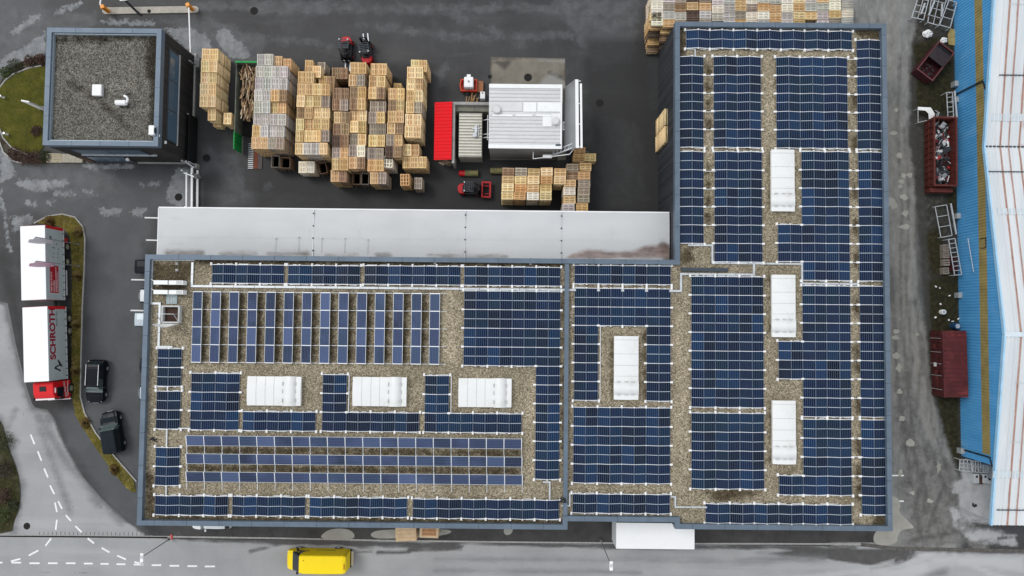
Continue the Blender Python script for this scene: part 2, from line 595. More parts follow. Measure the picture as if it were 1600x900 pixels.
# road: pale dry asphalt
k = Mat('road_asphalt', 0.85, 0, 0.3)
grain = k.noise(10, 4, 0.8)
tracks = k.noise(0.3, 6, 0.6, (0.12, 1.6, 1), 0.4)
col = k.ramp(k.noise(0.22, 8, 0.62), [(0.3, (0.29, 0.295, 0.297)), (0.7, (0.37, 0.375, 0.376))])
col = k.mix(k.rng(tracks, 0.45, 0.7, 0, 0.5), col, (0.42, 0.425, 0.425))
col = k.mix(k.rng(grain, 0.35, 0.75, 0, 0.3), col, (0.14, 0.14, 0.14))
col, fw = stain(k, col, 'wet', k.ramp(k.noise(1.5, 6, 0.7), [(0.3, (0.045, 0.044, 0.043)), (0.7, (0.08, 0.077, 0.075))]), 0.30, 0.7, 0.18, 0.95, (0.3, 1.2, 1))
col, fg = stain(k, col, 'grey', (0.15, 0.152, 0.155), 0.5, 0.6, 0.5, 0.8, (0.35, 1.2, 1))
col, fc = stain(k, col, 'crack', (0.06, 0.06, 0.06), 0.10, 2.5, 0.05, 0.8)
col, fp = stain(k, col, 'bright', (0.50, 0.505, 0.50), 0.35, 0.7, 0.4, 0.6, (0.4, 1, 1))
k.color(col)
k.rough(k.rng(fw, 0, 1, 0.88, 0.5))
k.bump(grain, 0.3, 0.015)
M_ROAD = k.m
road_poly = pts((-260, 1100), (-260, 836), (0, 837), (-2, 470), (12, 474), (24, 535), (40, 600), (52, 636), (74, 640), (86, 655), (104, 698), (130, 745), (160, 780), (196, 812), (232, 836), (270, 842), (600, 846), (960, 851), (1330, 853), (1400, 858), (1600, 862), (1900, 866), (1900, 1100))
RD = {
    'wet': [pts((240, 838), (440, 842), (640, 846), (960, 850), (1340, 852), (1340, 858), (1085, 858), (960, 858), (820, 853), (720, 850), (690, 858), (600, 855), (430, 850), (300, 846)),
            pts((1180, 866), (1280, 856), (1390, 858), (1440, 856), (1400, 872), (1360, 884), (1290, 874)), ('line', pts((1448, 858), (1405, 880), (1360, 890)), 0.12), ('line', pts((1432, 860), (1400, 876)), 0.2),
            ('line', pts((590, 863), (640, 862)), 0.12), ('line', pts((558, 861), (580, 861)), 0.1), ('line', pts((390, 862), (440, 850)), 0.1), ('line', pts((640, 858), (720, 856)), 0.2), ('line', pts((1400, 858), (1600, 862)), 0.25), ('line', pts((74, 640), (86, 655), (104, 698), (130, 745), (160, 780), (196, 812), (232, 836)), 0.22), ('line', pts((0, 470), (12, 474), (24, 535), (40, 600), (52, 636), (74, 640)), 0.3)],
    'grey': [('line', pts((12, 474), (24, 535), (40, 600), (52, 636)), 0.5), ('line', pts((0, 655), (14, 690), (33, 760), (22, 830)), .35), ('line', pts((20, 480), (60, 660), (110, 800)), .2), ('line', pts((60, 650), (110, 730), (190, 815)), .35), pts((68, 640), (84, 650), (80, 668), (70, 660)), ('line', pts((0, 700), (25, 640)), 0.1), pts((1150, 872), (1290, 868), (1290, 876), (1160, 878)), pts((140, 780), (170, 770), (180, 790), (150, 795)),
             ('line', pts((680, 874), (1000, 874), (1200, 878)), 0.06), ('line', pts((680, 892), (1000, 894)), 0.06), pts((1450, 880), (1480, 880), (1480, 900), (1450, 900))],
    'crack': [('line', pts((0, 893), (40, 891), (95, 897), (150, 894)), 0.03), ('line', pts((35, 642), (42, 660), (48, 676)), 0.05), ('line', pts((85, 820), (98, 805), (118, 788)), 0.04), ('line', pts((98, 830), (88, 826), (84, 834)), 0.03),
              ('line', pts((150, 762), (160, 780), (158, 795)), 0.04), ('line', pts((0, 506), (20, 560)), 0.03)],
    'bright': [('line', pts((1460, 866), (1420, 880), (1340, 893), (1240, 905)), .2), ('line', pts((1476, 866), (1450, 882), (1400, 900)), .2), ('line', pts((1490, 866), (1520, 884), (1570, 905)), .2), ('line', pts((1510, 866), (1550, 880), (1600, 890)), .2), pts((1460, 868), (1600, 870), (1600, 890), (1500, 884)), pts((1290, 895), (1400, 890), (1480, 868), (1500, 880), (1420, 905)), pts((1430, 862), (1458, 862), (1458, 872), (1432, 872))]}
o = sheet('road', road_poly, 0.004, 0.3, M_ROAD, RD)
tag(o, kind='structure')

# wet pavement strip along the south front
k = Mat('pavement_asphalt', 0.5, 0, 0.2)
g1 = k.noise(0.5, 8, 0.7)
col = k.ramp(g1, [(0.3, (0.030, 0.029, 0.028)), (0.7, (0.085, 0.082, 0.078))])
col = k.mix(k.rng(k.noise(8, 4, 0.8), 0.4, 0.7, 0, 0.4), col, (0.02, 0.02, 0.02))
k.color(col)
k.rough(k.rng(g1, 0.3, 0.7, 0.35, 0.7))
o = sheet('pavement', pts((236, 805), (270, 800), (900, 800), (1392, 812), (1392, 848), (1330, 847), (960, 846), (600, 843), (275, 837)), 0.004, 0.6, k.m)
tag(o, kind='structure')

# milky puddles
k = Mat('milky_puddle', 0.14, 0, 0.5)
k.color(k.ramp(k.noise(0.8, 5, 0.6), [(0.3, (0.27, 0.26, 0.225)), (0.7, (0.34, 0.33, 0.29))]))
M_PUD = k.m


def puddle(cx, cy, rx, ry, rot=0.0, n=15, z=0.009, jit=0.38):
    x, y = at(cx, cy)
    q = []
    for i in range(n):
        t = 2 * math.pi * i / n
        r = 1 + rnd.uniform(-jit, jit)
        a, b = .72 * rx * r * math.cos(t), .72 * ry * r * math.sin(t)
        q.append((x + a * math.cos(rot) - b * math.sin(rot), y + a * math.sin(rot) + b * math.cos(rot)))
    q = smooth_poly(q, 2)
    mb = MB()
    mb.add([(a, b, z) for a, b in q], [tuple(range(len(q)))])
    o = mb.build('puddle', M_PUD)
    tag(o, kind='structure')
    return o


for p in [(1405, 243, .55, .5), (1421, 274, .45, .36), (1412, 274, .36, .4), (1408, 284, .45, .35), (1412, 308, .5, .42), (1414, 333, .55, .5), (1413, 355, .7, .42), (1394, 317, .75, .75),
          (1400, 172, .4, .4), (1396, 208, .5, .4), (1407, 291, .35, .3), (1401, 518, .4, .35), (1400, 528, .5, .35), (1400, 556, .45, .5), (1404, 574, .4, .55), (1406, 612, .35, .4), (1407, 738, .6, .3, 1.2),
          (1410, 654, .5, .4), (1422, 692, .6, .5), (1452, 783, .45, .3), (1467, 730, .3, .7), (1433, 522, .3, .2), (1426, 770, .4, .3), (1500, 868, 0, 0)]:
    if p[2]:
        puddle(*p)
# the two sheets of water that stand along the front and at the corner
for poly in ([(500, 838), (512, 828), (530, 825), (548, 828), (555, 836), (552, 843), (505, 842)], [(578, 834), (590, 828), (640, 827), (690, 826), (710, 830), (690, 838), (600, 842), (582, 840)],
             [(786, 829), (792, 823), (802, 823), (800, 834), (790, 837)],
             [(1386, 775), (1400, 775), (1408, 786), (1404, 800), (1420, 815), (1430, 825), (1420, 826), (1408, 828), (1402, 838), (1402, 848), (1384, 853), (1366, 850), (1364, 838), (1372, 825), (1386, 812)]):
    q = smooth_poly(pts(*poly), 2)
    mb = MB()
    mb.add([(a, b, 0.010) for a, b in q], [tuple(range(len(q)))])
    tag(mb.build('puddle', M_PUD), kind='structure')

# painted road markings
M_PAINT = plain('road_paint', (0.78, 0.78, 0.77), 0.7, var=0.08, scale=6, dirt=(0.3, 0.3, 0.3), dirt_amt=0.5)
dashes = [((48, 679), (54, 694)), ((59, 705), (65, 720)), ((69, 732), (75, 746)), ((78, 758), (85, 772)), ((86, 785), (89, 800)), ((91, 783), (97, 795)), ((103, 805), (111, 814)), ((118, 822), (128, 832)),
          ((89, 812), (87, 828)), ((80, 841), (71, 853)), ((60, 860), (45, 868)), ((32, 873), (17, 877)), ((137, 841), (147, 849)), ((159, 856), (171, 863)), ((183, 868), (197, 874)), ((210, 878), (223, 881)),
          ((-10, 879), (4, 879)), ((18, 879), (33, 879)), ((46, 880), (62, 880)), ((75, 880), (90, 880)), ((103, 880), (118, 880)), ((131, 880.5), (145, 880.5)), ((157, 881), (170, 881)), ((182, 881.5), (196, 881.5)),
          ((209, 882), (224, 882)), ((237, 883), (252, 883)), ((265, 884), (280, 884)), ((293, 884.5), (308, 884.5)), ((320, 885), (336, 885))]
M_mark = MB()
for i, (a, b) in enumerate(dashes):
    a, b = Vector((*at(*a), 0.009)), Vector((*at(*b), 0.009))
    d = (b - a).normalized() * 0.085
    s = Vector((-d.y, d.x, 0))
    M_mark.add([a + s, a - s, b - s, b + s], [(0, 1, 2, 3)])
o = M_mark.build('road_marking', M_PAINT)
tag(o, kind='structure')
M_bay = MB()
for (a, b) in (((226, 340), (262, 341)), ((228, 375), (262, 376)), ((205, 437), (262, 438)), ((204, 485), (262, 486)), ((1380, 743), (1412, 743)), ((1380, 783), (1412, 783))):
    a, b = Vector((*at(*a), 0.006)), Vector((*at(*b), 0.006))
    M_bay.add([a + Vector((0, .07, 0)), a - Vector((0, .07, 0)), b - Vector((0, .07, 0)), b + Vector((0, .07, 0))], [(0, 1, 2, 3)])
tag(M_bay.build('parking_line', M_PAINT), kind='structure')

# kerbs and gutters
M_KERB = plain('kerb_stone', (0.34, 0.335, 0.32), 0.85, var=0.25, scale=4)


def strip(name, line, wd, z0, z1, mat, kind='structure'):
    mb = MB()
    for a, b in zip(line[:-1], line[1:]):
        mb.bar((a[0], a[1], (z0 + z1) / 2), (b[0], b[1], (z0 + z1) / 2), wd, z1 - z0)
    o = mb.build(name, mat)
    if kind:
        tag(o, kind=kind)
    return o


kl = pts((262, 838.5), (440, 841), (600, 844.5), (800, 847), (960, 848.5))
strip('kerb', kl, 0.16, -0.02, 0.03, M_KERB)
strip('kerb', pts((1085, 849.5), (1200, 849.5), (1345, 850)), 0.16, -0.02, 0.03, M_KERB)
M_DRAIN = plain('drain_iron', (0.022, 0.021, 0.020), 0.8, var=0.3, scale=8, spec=0.1)
strip('gutter', pts((-30, 837), (100, 838), (262, 839.5)), 0.22, -0.02, 0.016, M_DRAIN)
strip('gutter', pts((-30, 836), (100, 836.6), (262, 838)), 0.07, -0.02, 0.022, M_KERB)
strip('gutter', pts((1345, 851), (1400, 857), (1600, 861), (1700, 863)), 0.35, -0.02, 0.018, plain('gutter_mud', (0.10, 0.093, 0.085), 0.8, var=0.4, scale=3))
# low grate pattern crossing the road mouth
mb = MB()
for i in range(26):
    x0, y0 = at(62 + i * 6.6, 833.8 + i * 0.03)
    mb.bx(x0 - 0.02, x0 + 0.02, y0 - 0.2, y0 + 0.2, 0.004, 0.010)
tag(mb.build('drain_grate', M_DRAIN), kind='structure')
# ------------------------------------------------------------------ grass, beds, shrubs
def turf_mat(name, stops):
    k = Mat(name, 0.95, 0, 0.05)
    a = k.noise(0.9, 10, 0.78)
    b = k.noise(7, 5, 0.75)
    col = k.ramp(a, stops)
    col = k.mix(k.rng(b, 0.35, 0.7, 0, 0.55), col, (0.022, 0.026, 0.008))
    k.color(col)
    k.bump(b, 0.8, 0.08)
    return k.m


M_TURF = turf_mat('winter_lawn', [(0.25, (0.050, 0.056, 0.010)), (0.5, (0.100, 0.100, 0.018)), (0.75, (0.19, 0.155, 0.04))])
M_VERGE = turf_mat('verge_grass', [(0.25, (0.055, 0.056, 0.010)), (0.48, (0.14, 0.120, 0.025)), (0.68, (0.36, 0.27, 0.08))])
M_ROUGH = turf_mat('rough_verge', [(0.25, (0.018, 0.017, 0.012)), (0.5, (0.045, 0.042, 0.022)), (0.75, (0.11, 0.105, 0.08))])
M_BLADE = Mat('grass_blade', 0.8).color((0.13, 0.125, 0.028)).m
M_BLADE_DRY = Mat('dry_grass_blade', 0.85).color((0.34, 0.25, 0.09)).m


def hump(P):
    return 0.05 * np.sin(P[:, 0] * 2.3 + 1.7 * np.sin(P[:, 1] * 1.9)) * np.sin(P[:, 1] * 2.7) + 0.05


def blades(poly, n, h, mat, label=None, seed=1):
    r = random.Random(seed)
    A = np.asarray(poly)
    P = []
    while len(P) < n:
        C = np.column_stack([np.array([r.uniform(A[:, 0].min(), A[:, 0].max()) for _ in range(n)]), np.array([r.uniform(A[:, 1].min(), A[:, 1].max()) for _ in range(n)])])
        P += list(C[sdf(C, poly) > 0.1])
    mb = MB()
    for x, y in P[:n]:
        for _ in range(3):
            t = r.uniform(0, 6.28)
            a = r.uniform(0.5, 1.3)
            hh = h * r.uniform(0.5, 1.2)
            dx, dy = math.cos(t) * hh * a, math.sin(t) * hh * a
            wx, wy = -math.sin(t) * 0.03, math.cos(t) * 0.03
            ox, oy = r.uniform(-.1, .1), r.uniform(-.1, .1)
            mb.add([(x + ox - wx, y + oy - wy, 0.02), (x + ox + wx, y + oy + wy, 0.02), (x + ox + dx, y + oy + dy, hh)], [(0, 1, 2)])
    o = mb.build('grass', mat)
    return tag(o, 'short winter grass blades', None, None, 'stuff')


lawn = smooth_poly(pts((-40, 110), (0, 138), (12, 124), (35, 110), (66, 104), (75, 104), (75, 238), (40, 240), (20, 232), (6, 215), (0, 200), (-40, 190)), 2)
o = sheet('lawn', lawn, 0.03, 0.3, M_TURF, zf=hump)
tag(o, kind='structure')
bed1 = smooth_poly(pts((0, 128), (20, 102), (50, 90), (75, 86), (75, 106), (40, 108), (14, 122), (2, 136)), 1)
M_BED = turf_mat('planting_bed', [(0.25, (0.03, 0.022, 0.016)), (0.5, (0.07, 0.055, 0.042)), (0.75, (0.2, 0.19, 0.17))])
tag(sheet('flower_bed', bed1, 0.012, 0.3, M_BED), kind='structure')
bed2 = smooth_poly(pts((0, 200), (8, 222), (22, 236), (40, 242), (80, 240), (84, 256), (40, 256), (20, 250), (0, 232)), 1)
tag(sheet('flower_bed', bed2, 0.012, 0.3, M_BED), kind='structure')
strip('kerb', smooth_poly(pts((0, 200), (6, 216), (20, 232), (45, 242)), 0), 0.12, 0, 0.14, M_KERB)
strip('kerb', pts((0, 138), (10, 125), (22, 116), (45, 107), (66, 103)), 0.12, 0, 0.14, M_KERB)
strip('kerb', pts((0, 222), (6, 238), (20, 251), (36, 256)), 0.15, 0, 0.12, M_KERB)
blades(lawn, 2600, 0.13, M_BLADE, seed=3)

verge = smooth_poly(pts((54, 349), (75, 338), (98, 335), (118, 340), (130, 356), (133, 372), (132, 420), (129, 480), (127, 560), (126, 620), (132, 645), (150, 678), (180, 715), (208, 745), (214, 772), (200, 765), (176, 735), (150, 700), (128, 665), (114, 640), (112, 560), (113, 440), (112, 380), (104, 358), (80, 350)), 1)
tag(sheet('verge', verge, 0.03, 0.25, M_VERGE, zf=hump), kind='structure')
blades(verge, 2000, 0.15, M_BLADE, seed=5)
blades(verge, 900, 0.16, M_BLADE_DRY, seed=6)
strip('kerb', pts((54, 349), (75, 338), (98, 334.5), (118, 339.5), (130, 354), (133.5, 372), (132.5, 420), (129.5, 480), (127.5, 560), (126.5, 620), (133, 645), (151, 677), (181, 714), (214, 752)), 0.13, 0, 0.13, M_KERB)

rough = smooth_poly(pts((-60, 640), (0, 655), (6, 668), (14, 700), (28, 735), (33, 765), (31, 795), (22, 815), (19, 834), (-60, 834)), 1)
tag(sheet('rough_verge', rough, 0.03, 0.3, M_ROUGH, zf=hump), kind='structure')
blades(rough, 700, 0.2, M_BLADE, seed=8)

M_LEAF_D = Mat('shrub_leaf_dark', 0.7).color((0.035, 0.045, 0.014)).m
M_LEAF_R = Mat('shrub_leaf_brown', 0.75).color((0.075, 0.038, 0.026)).m
M_LEAF_G = Mat('shrub_leaf_green', 0.7).color((0.06, 0.085, 0.02)).m
M_TWIG = Mat('twig', 0.9).color((0.06, 0.045, 0.032)).m


def shrub(px, py, r, h, mat, label, seed, group=None):
    q = random.Random(seed)
    x, y = at(px, py, h / 2)
    t = thing('shrub', label, 'shrub', (x, y, 0), group=group)
    st, lf = MB(), MB()
    for i in range(9):
        a = q.uniform(0, 6.28)
        e = (math.cos(a) * r * q.uniform(.3, .8), math.sin(a) * r * q.uniform(.3, .8), h * q.uniform(.6, .95))
        st.cyl((0, 0, 0), e, 0.025, 0.008, 5)
    for i in range(420):
        a, rr = q.uniform(0, 6.28), r * math.sqrt(q.random()) * (1 + 0.18 * math.sin(3 * q.uniform(0, 6)))
        z = h * (0.2 + 0.8 * q.random() * math.sqrt(max(0.05, 1 - (rr / (1.2 * r)) ** 2)))
        c = Vector((math.cos(a) * rr, math.sin(a) * rr, z))
        n = Vector((q.uniform(-1, 1), q.uniform(-1, 1), q.uniform(0, 1.2))).normalized()
        u = n.orthogonal().normalized() * q.uniform(.05, .10)
        v = n.cross(u).normalized() * q.uniform(.03, .06)
        lf.add([c - u, c - v, c + u, c + v], [(0, 1, 2, 3)])
    st.build('stem', M_TWIG, t)
    lf.build('foliage', mat, t)
    return t


for i, (px, py, r, h, mt, lb) in enumerate([
        (22, 102, .75, .7, M_LEAF_D, 'dark green shrub at the northern rim of the round lawn'),
        (8, 112, .6, .5, M_LEAF_G, 'low bright green shrub at the lawn bed beside the kerb'),
        (46, 94, .6, .8, M_LEAF_R, 'brown leafless shrub in the bed north of the lawn'),
        (62, 92, .55, .8, M_LEAF_R, 'brown shrub touching the grey office corner by the lawn'),
        (56, 205, .55, .5, M_LEAF_R, 'brown shrub in the square bed by the office wall'),
        (22, 240, .7, .7, M_LEAF_R, 'leftmost reddish brown shrub south of the round lawn'),
        (38, 246, .8, .8, M_LEAF_R, 'reddish brown shrub in the middle of the south bed'),
        (54, 247, .8, .8, M_LEAF_R, 'reddish brown shrub nearest the wooden office steps'),
        (70, 244, .6, .6, M_LEAF_D, 'dark shrub squeezed between office wall and lawn bed')]):
    shrub(px, py, r, h, mt, lb, 40 + i)
for i, (px, py, r, h, mt, lb) in enumerate([
        (8, 690, .9, 1.0, M_LEAF_D, 'dark shrub at the top of the rough verge'), (6, 735, .9, .8, M_TWIG, 'grey twiggy bush in the middle of the rough verge'),
        (5, 775, .7, .8, M_LEAF_R, 'rusty brown shrub on the rough verge'), (3, 806, .7, .6, M_LEAF_G, 'bright green shrub near the road corner'), (20, 790, .6, .5, M_LEAF_D, 'low dark bush by the curved road edge')]):
    shrub(px, py, r, h, mt, lb, 70 + i)


def grass_clump(px, py, r, label, seed):
    q = random.Random(seed)
    x, y = at(px, py)
    t = thing('ornamental_grass', label, 'grass clump', (x, y, 0.03), group='dry grass clumps on the planted strip')
    for nm, mat, n, rr in (('outer_blades', M_BLADE_DRY, 260, r), ('core', M_LEAF_R, 110, r * .45)):
        mb = MB()
        for i in range(n):
            a = q.uniform(0, 6.28)
            L = rr * q.uniform(.5, 1.15)
            hh = q.uniform(.1, .4)
            wx, wy = -math.sin(a) * .035, math.cos(a) * .035
            ox, oy = q.uniform(-.1, .1), q.uniform(-.1, .1)
            mb.add([(ox - wx, oy - wy, 0), (ox + wx, oy + wy, 0), (ox + math.cos(a) * L * .6 + wx * .6, oy + math.sin(a) * L * .6 + wy * .6, hh), (ox + math.cos(a) * L, oy + math.sin(a) * L, hh * .6)], [(0, 1, 2, 3)])
        mb.build(nm, mat, t)
    return t


for i, (px, py, r, lb) in enumerate([
        (79, 346, .62, 'dry grass clump at the rounded north tip, behind the trailer'), (124, 363, .62, 'round dry grass clump on the strip beside the upper flagpole'),
        (123, 432, .6, 'dry grass clump below the lower flagpole beside the trailer'), (119, 508, .55, 'dry grass clump beside the lorry body lettering'),
        (119, 580, .6, 'dry grass clump between lorry cab and black estate car'), (135, 661, .6, 'dry grass clump left of the dark pickup bonnet'),
        (180, 733, .6, 'dry grass clump near the narrow south end of the strip')]):
    grass_clump(px, py, r, lb, 90 + i)
# ------------------------------------------------------------------ shared building materials
M_COPING = plain('slate_blue_coping', (0.122, 0.160, 0.205), 0.45, 0.15, var=0.14, scale=0.8, dirt=(0.10, 0.125, 0.155), dirt_amt=0.5)
M_SEAM = plain('coping_joint', (0.05, 0.065, 0.08), 0.5)
M_GALV = plain('galvanised_steel', (0.55, 0.58, 0.60), 0.42, 0.45, var=0.12, scale=2.5, dirt=(0.33, 0.34, 0.33))
M_WHITE = plain('white_sheet_metal', (0.80, 0.81, 0.81), 0.45, var=0.04, scale=1.2, dirt=(0.62, 0.62, 0.60), dirt_amt=0.35)
M_ALU = plain('bright_aluminium', (0.74, 0.76, 0.78), 0.4, 0.2, var=0.06)
M_BLACK = plain('black_plastic', (0.018, 0.018, 0.020), 0.55, var=0.3)
M_RUBBER = plain('tyre_rubber', (0.016, 0.016, 0.016), 0.85, var=0.3)
M_GLASS = Mat('dark_glass', 0.06, 0.0, 0.8).color((0.012, 0.018, 0.022)).m
M_WINBLUE = Mat('window_glass', 0.05, 0.0, 1.0).color((0.075, 0.125, 0.18)).m
M_CONC = plain('concrete', (0.32, 0.315, 0.30), 0.9, var=0.25, scale=1.2, dirt=(0.14, 0.135, 0.12), dirt_amt=0.6)


def cladding(name, c, pitch=0.14, axis='XY', depth=0.55):
    k = Mat(name, 0.7, 0, 0.35)
    sp = k.n('ShaderNodeSeparateXYZ')
    k.l(k.tc.outputs['Object'], sp.inputs[0])
    s = k.math('ADD', sp.outputs['X'], sp.outputs['Y'])
    fr = k.math('FRACT', k.math('DIVIDE', s, pitch))
    groove = k.rng(k.math('ABSOLUTE', k.math('SUBTRACT', fr, 0.5)), 0.36, 0.46, 0, 1)
    board = k.n('ShaderNodeTexWhiteNoise', noise_dimensions='1D')
    k.l(k.math('FLOOR', k.math('DIVIDE', s, pitch)), board.inputs['W'])
    col = k.ramp(board.outputs['Value'], [(0.0, tuple(x * .65 for x in c)), (1.0, tuple(x * 1.45 for x in c))])
    col = k.mix(k.rng(k.noise(1.2, 6, 0.7, (1, 1, 0.2)), 0.45, 0.75, 0, 0.45), col, tuple(x * 1.9 for x in c))
    col = k.mix(k.math('MULTIPLY', groove, depth), col, tuple(x * .25 for x in c))
    k.color(col)
    return k.m


M_CLAD = cladding('slate_wall_cladding', (0.034, 0.037, 0.044), 0.30)
M_CLADW = cladding('dark_timber_cladding', (0.030, 0.027, 0.026), 0.16)


def gravel(name, a, b, c, moss):
    k = Mat(name, 0.95, 0, 0.1)
    vo = k.n('ShaderNodeTexVoronoi')
    vo.inputs['Scale'].default_value = 14.0
    k.l(k.coord(), vo.inputs['Vector'])
    sep = k.n('ShaderNodeSeparateColor')
    k.l(vo.outputs['Color'], sep.inputs[0])
    col = k.ramp(sep.outputs[0], [(0.05, a), (0.5, b), (0.95, c)])
    v2 = k.n('ShaderNodeTexVoronoi')
    v2.inputs['Scale'].default_value = 9.0
    k.l(k.coord(), v2.inputs['Vector'])
    s2 = k.n('ShaderNodeSeparateColor')
    k.l(v2.outputs['Color'], s2.inputs[0])
    col = k.mix(k.rng(s2.outputs[1], 0.55, 0.95, 0, 0.5), col, tuple(x * 0.45 for x in a))
    col = k.mix(k.rng(s2.outputs[2], 0.7, 0.98, 0, 0.4), col, c)
    big = k.noise(0.35, 8, 0.7)
    col = k.mix(k.rng(big, 0.36, 0.6, 0.30, 0.0), col, tuple(x * 0.7 for x in a))
    col = k.mix(k.rng(k.noise(1.1, 8, 0.8), 0.48, 0.75, 0, 0.35), col, tuple(x * 0.55 for x in a))
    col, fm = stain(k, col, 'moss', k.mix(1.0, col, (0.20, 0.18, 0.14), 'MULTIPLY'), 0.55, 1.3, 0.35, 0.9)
    col, fl = stain(k, col, 'pale', k.mix(1.0, col, (1.3, 1.3, 1.3), 'MULTIPLY'), 0.5, 1.6, 0.5, 0.8)
    k.color(col)
    k.bump(sep.outputs[0], 0.6, 0.03)
    return k.m


M_GRAVEL = gravel('beige_roof_gravel', (0.135, 0.110, 0.072), (0.28, 0.238, 0.165), (0.49, 0.43, 0.32), (0.034, 0.029, 0.018))
M_GRAVEL2 = gravel('grey_roof_gravel', (0.050, 0.046, 0.036), (0.135, 0.128, 0.108), (0.27, 0.26, 0.23), (0.032, 0.028, 0.022))


def ring(mb, poly, inset, z0, z1):
    """rectilinear wall ring: outline poly (counter-clockwise) and its inset"""
    n = len(poly)
    inn = []
    for i in range(n):
        p, a, b = Vector(poly[i]), Vector(poly[i - 1]), Vector(poly[(i + 1) % n])
        d1, d2 = (p - a).normalized(), (b - p).normalized()
        n1, n2 = Vector((-d1.y, d1.x)), Vector((-d2.y, d2.x))
        inn.append(tuple(p + (n1 + n2) * inset / max(0.3, 1 + n1.dot(n2))))
    vs = [(x, y, z) for z in (z0, z1) for x, y in poly] + [(x, y, z) for z in (z0, z1) for x, y in inn]
    fs = []
    for i in range(n):
        j = (i + 1) % n
        fs += [(i, j, n + j, n + i), (2 * n + j, 2 * n + i, 3 * n + i, 3 * n + j), (n + i, n + j, 3 * n + j, 3 * n + i), (j, i, 2 * n + i, 2 * n + j)]
    mb.add(vs, fs)
    return inn


def adopt(o, t):
    o.parent = t
    o.matrix_parent_inverse = (Matrix.Translation(t.location) @ Matrix.Rotation(t.rotation_euler[2], 4, 'Z')).inverted()
    return o


# ------------------------------------------------------------------ the solar-roofed hall
ZR, ZP = 7.6, 8.1
OUT = [(-34.39, -19.46), (5.29, -19.46), (5.29, -18.68), (15.36, -18.68), (15.36, -19.30), (35.34, -19.30), (35.34, 28.28), (15.34, 28.28), (15.34, 5.52), (-34.39, 5.52)]
hall = thing('industrial_building', 'large L-shaped flat-roofed hall covered in dark blue solar panels', 'building', (0, 0, 0))
MB().prism([(x, y) for x, y in OUT], 0, ZR - 0.05).build('wall', M_CLAD, hall)
mb = MB()
grown = [(-34.45, -19.52), (5.35, -19.52), (5.35, -18.74), (15.30, -18.74), (15.30, -19.36), (35.40, -19.36), (35.40, 28.34), (15.28, 28.34), (15.28, 5.58), (-34.45, 5.58)]
inner = ring(mb, grown, 0.45, ZR - 0.25, ZP)
par = mb.build('parapet', M_COPING, hall)
mb = MB()
for (a, b) in zip(grown, grown[1:] + grown[:1]):
    L = math.hypot(b[0] - a[0], b[1] - a[1])
    d = ((b[0] - a[0]) / L, (b[1] - a[1]) / L)
    nn = (-d[1], d[0])
    q = 1.6
    while q < L - 0.8:
        c = (a[0] + d[0] * q + nn[0] * .225, a[1] + d[1] * q + nn[1] * .225)
        mb.box((c[0], c[1], ZP - 0.10), (0.035 if abs(d[0]) > .5 else 0.465, 0.465 if abs(d[0]) > .5 else 0.035, 0.21))
        q += 3.0
merge(par, mb, M_SEAM)
MB().bx(4.95, 5.34, -18.27, 5.11, ZR - 0.2, ZP - 0.06).build('roof_divider', M_COPING, hall)
mb = MB()
mb.bx(15.92, 20.3, 4.55, 4.87, ZR - 0.1, ZR + 0.32)
mb.build('roof_upstand', M_SEAM, hall)
roofpoly = [(x, y) for x, y in inner]
Zr = ZR
L = lambda *pp: pts(*pp, z=ZR)
RM = {
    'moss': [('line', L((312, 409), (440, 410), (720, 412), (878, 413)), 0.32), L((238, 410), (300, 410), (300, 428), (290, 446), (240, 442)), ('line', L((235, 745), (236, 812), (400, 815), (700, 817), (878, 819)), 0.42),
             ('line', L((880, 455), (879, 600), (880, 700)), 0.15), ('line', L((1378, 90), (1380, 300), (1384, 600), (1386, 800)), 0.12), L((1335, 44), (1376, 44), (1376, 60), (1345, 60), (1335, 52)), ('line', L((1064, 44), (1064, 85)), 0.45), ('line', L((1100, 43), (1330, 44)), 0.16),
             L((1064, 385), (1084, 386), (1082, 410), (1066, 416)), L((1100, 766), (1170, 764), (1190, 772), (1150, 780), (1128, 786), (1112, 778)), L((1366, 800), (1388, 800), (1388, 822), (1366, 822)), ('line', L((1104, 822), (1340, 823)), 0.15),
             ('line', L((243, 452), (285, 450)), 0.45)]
            + [('line', L((321 + 28.5 * i, 462), (318 + 28.4 * i, 560)), 0.36) for i in range(13)]  # not moss: shade in the gaps between racks, painted as dark strips
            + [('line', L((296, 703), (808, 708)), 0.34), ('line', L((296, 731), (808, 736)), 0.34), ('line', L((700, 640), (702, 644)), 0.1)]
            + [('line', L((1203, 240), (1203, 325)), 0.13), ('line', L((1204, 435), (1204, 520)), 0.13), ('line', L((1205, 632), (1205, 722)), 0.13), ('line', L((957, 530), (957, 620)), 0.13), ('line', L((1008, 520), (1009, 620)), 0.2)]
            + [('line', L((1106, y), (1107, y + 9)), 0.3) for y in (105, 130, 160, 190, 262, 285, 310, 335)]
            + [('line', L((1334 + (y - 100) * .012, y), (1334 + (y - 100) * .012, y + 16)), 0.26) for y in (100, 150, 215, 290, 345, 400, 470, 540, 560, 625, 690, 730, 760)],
    'pale': [('line', L((262, 420), (264, 440)), 0.6), ('line', L((700, 465), (702, 560)), 0.7), ('line', L((1070, 560), (1066, 700)), 0.5), ('line', L((1200, 100), (1202, 330)), 0.35), ('line', L((240, 480), (236, 530)), 0.5), ('line', L((830, 590), (832, 750)), 0.4), ('line', L((1060, 500), (1062, 600)), .4)]}
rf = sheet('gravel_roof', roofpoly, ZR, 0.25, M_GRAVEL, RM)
rf.parent = hall
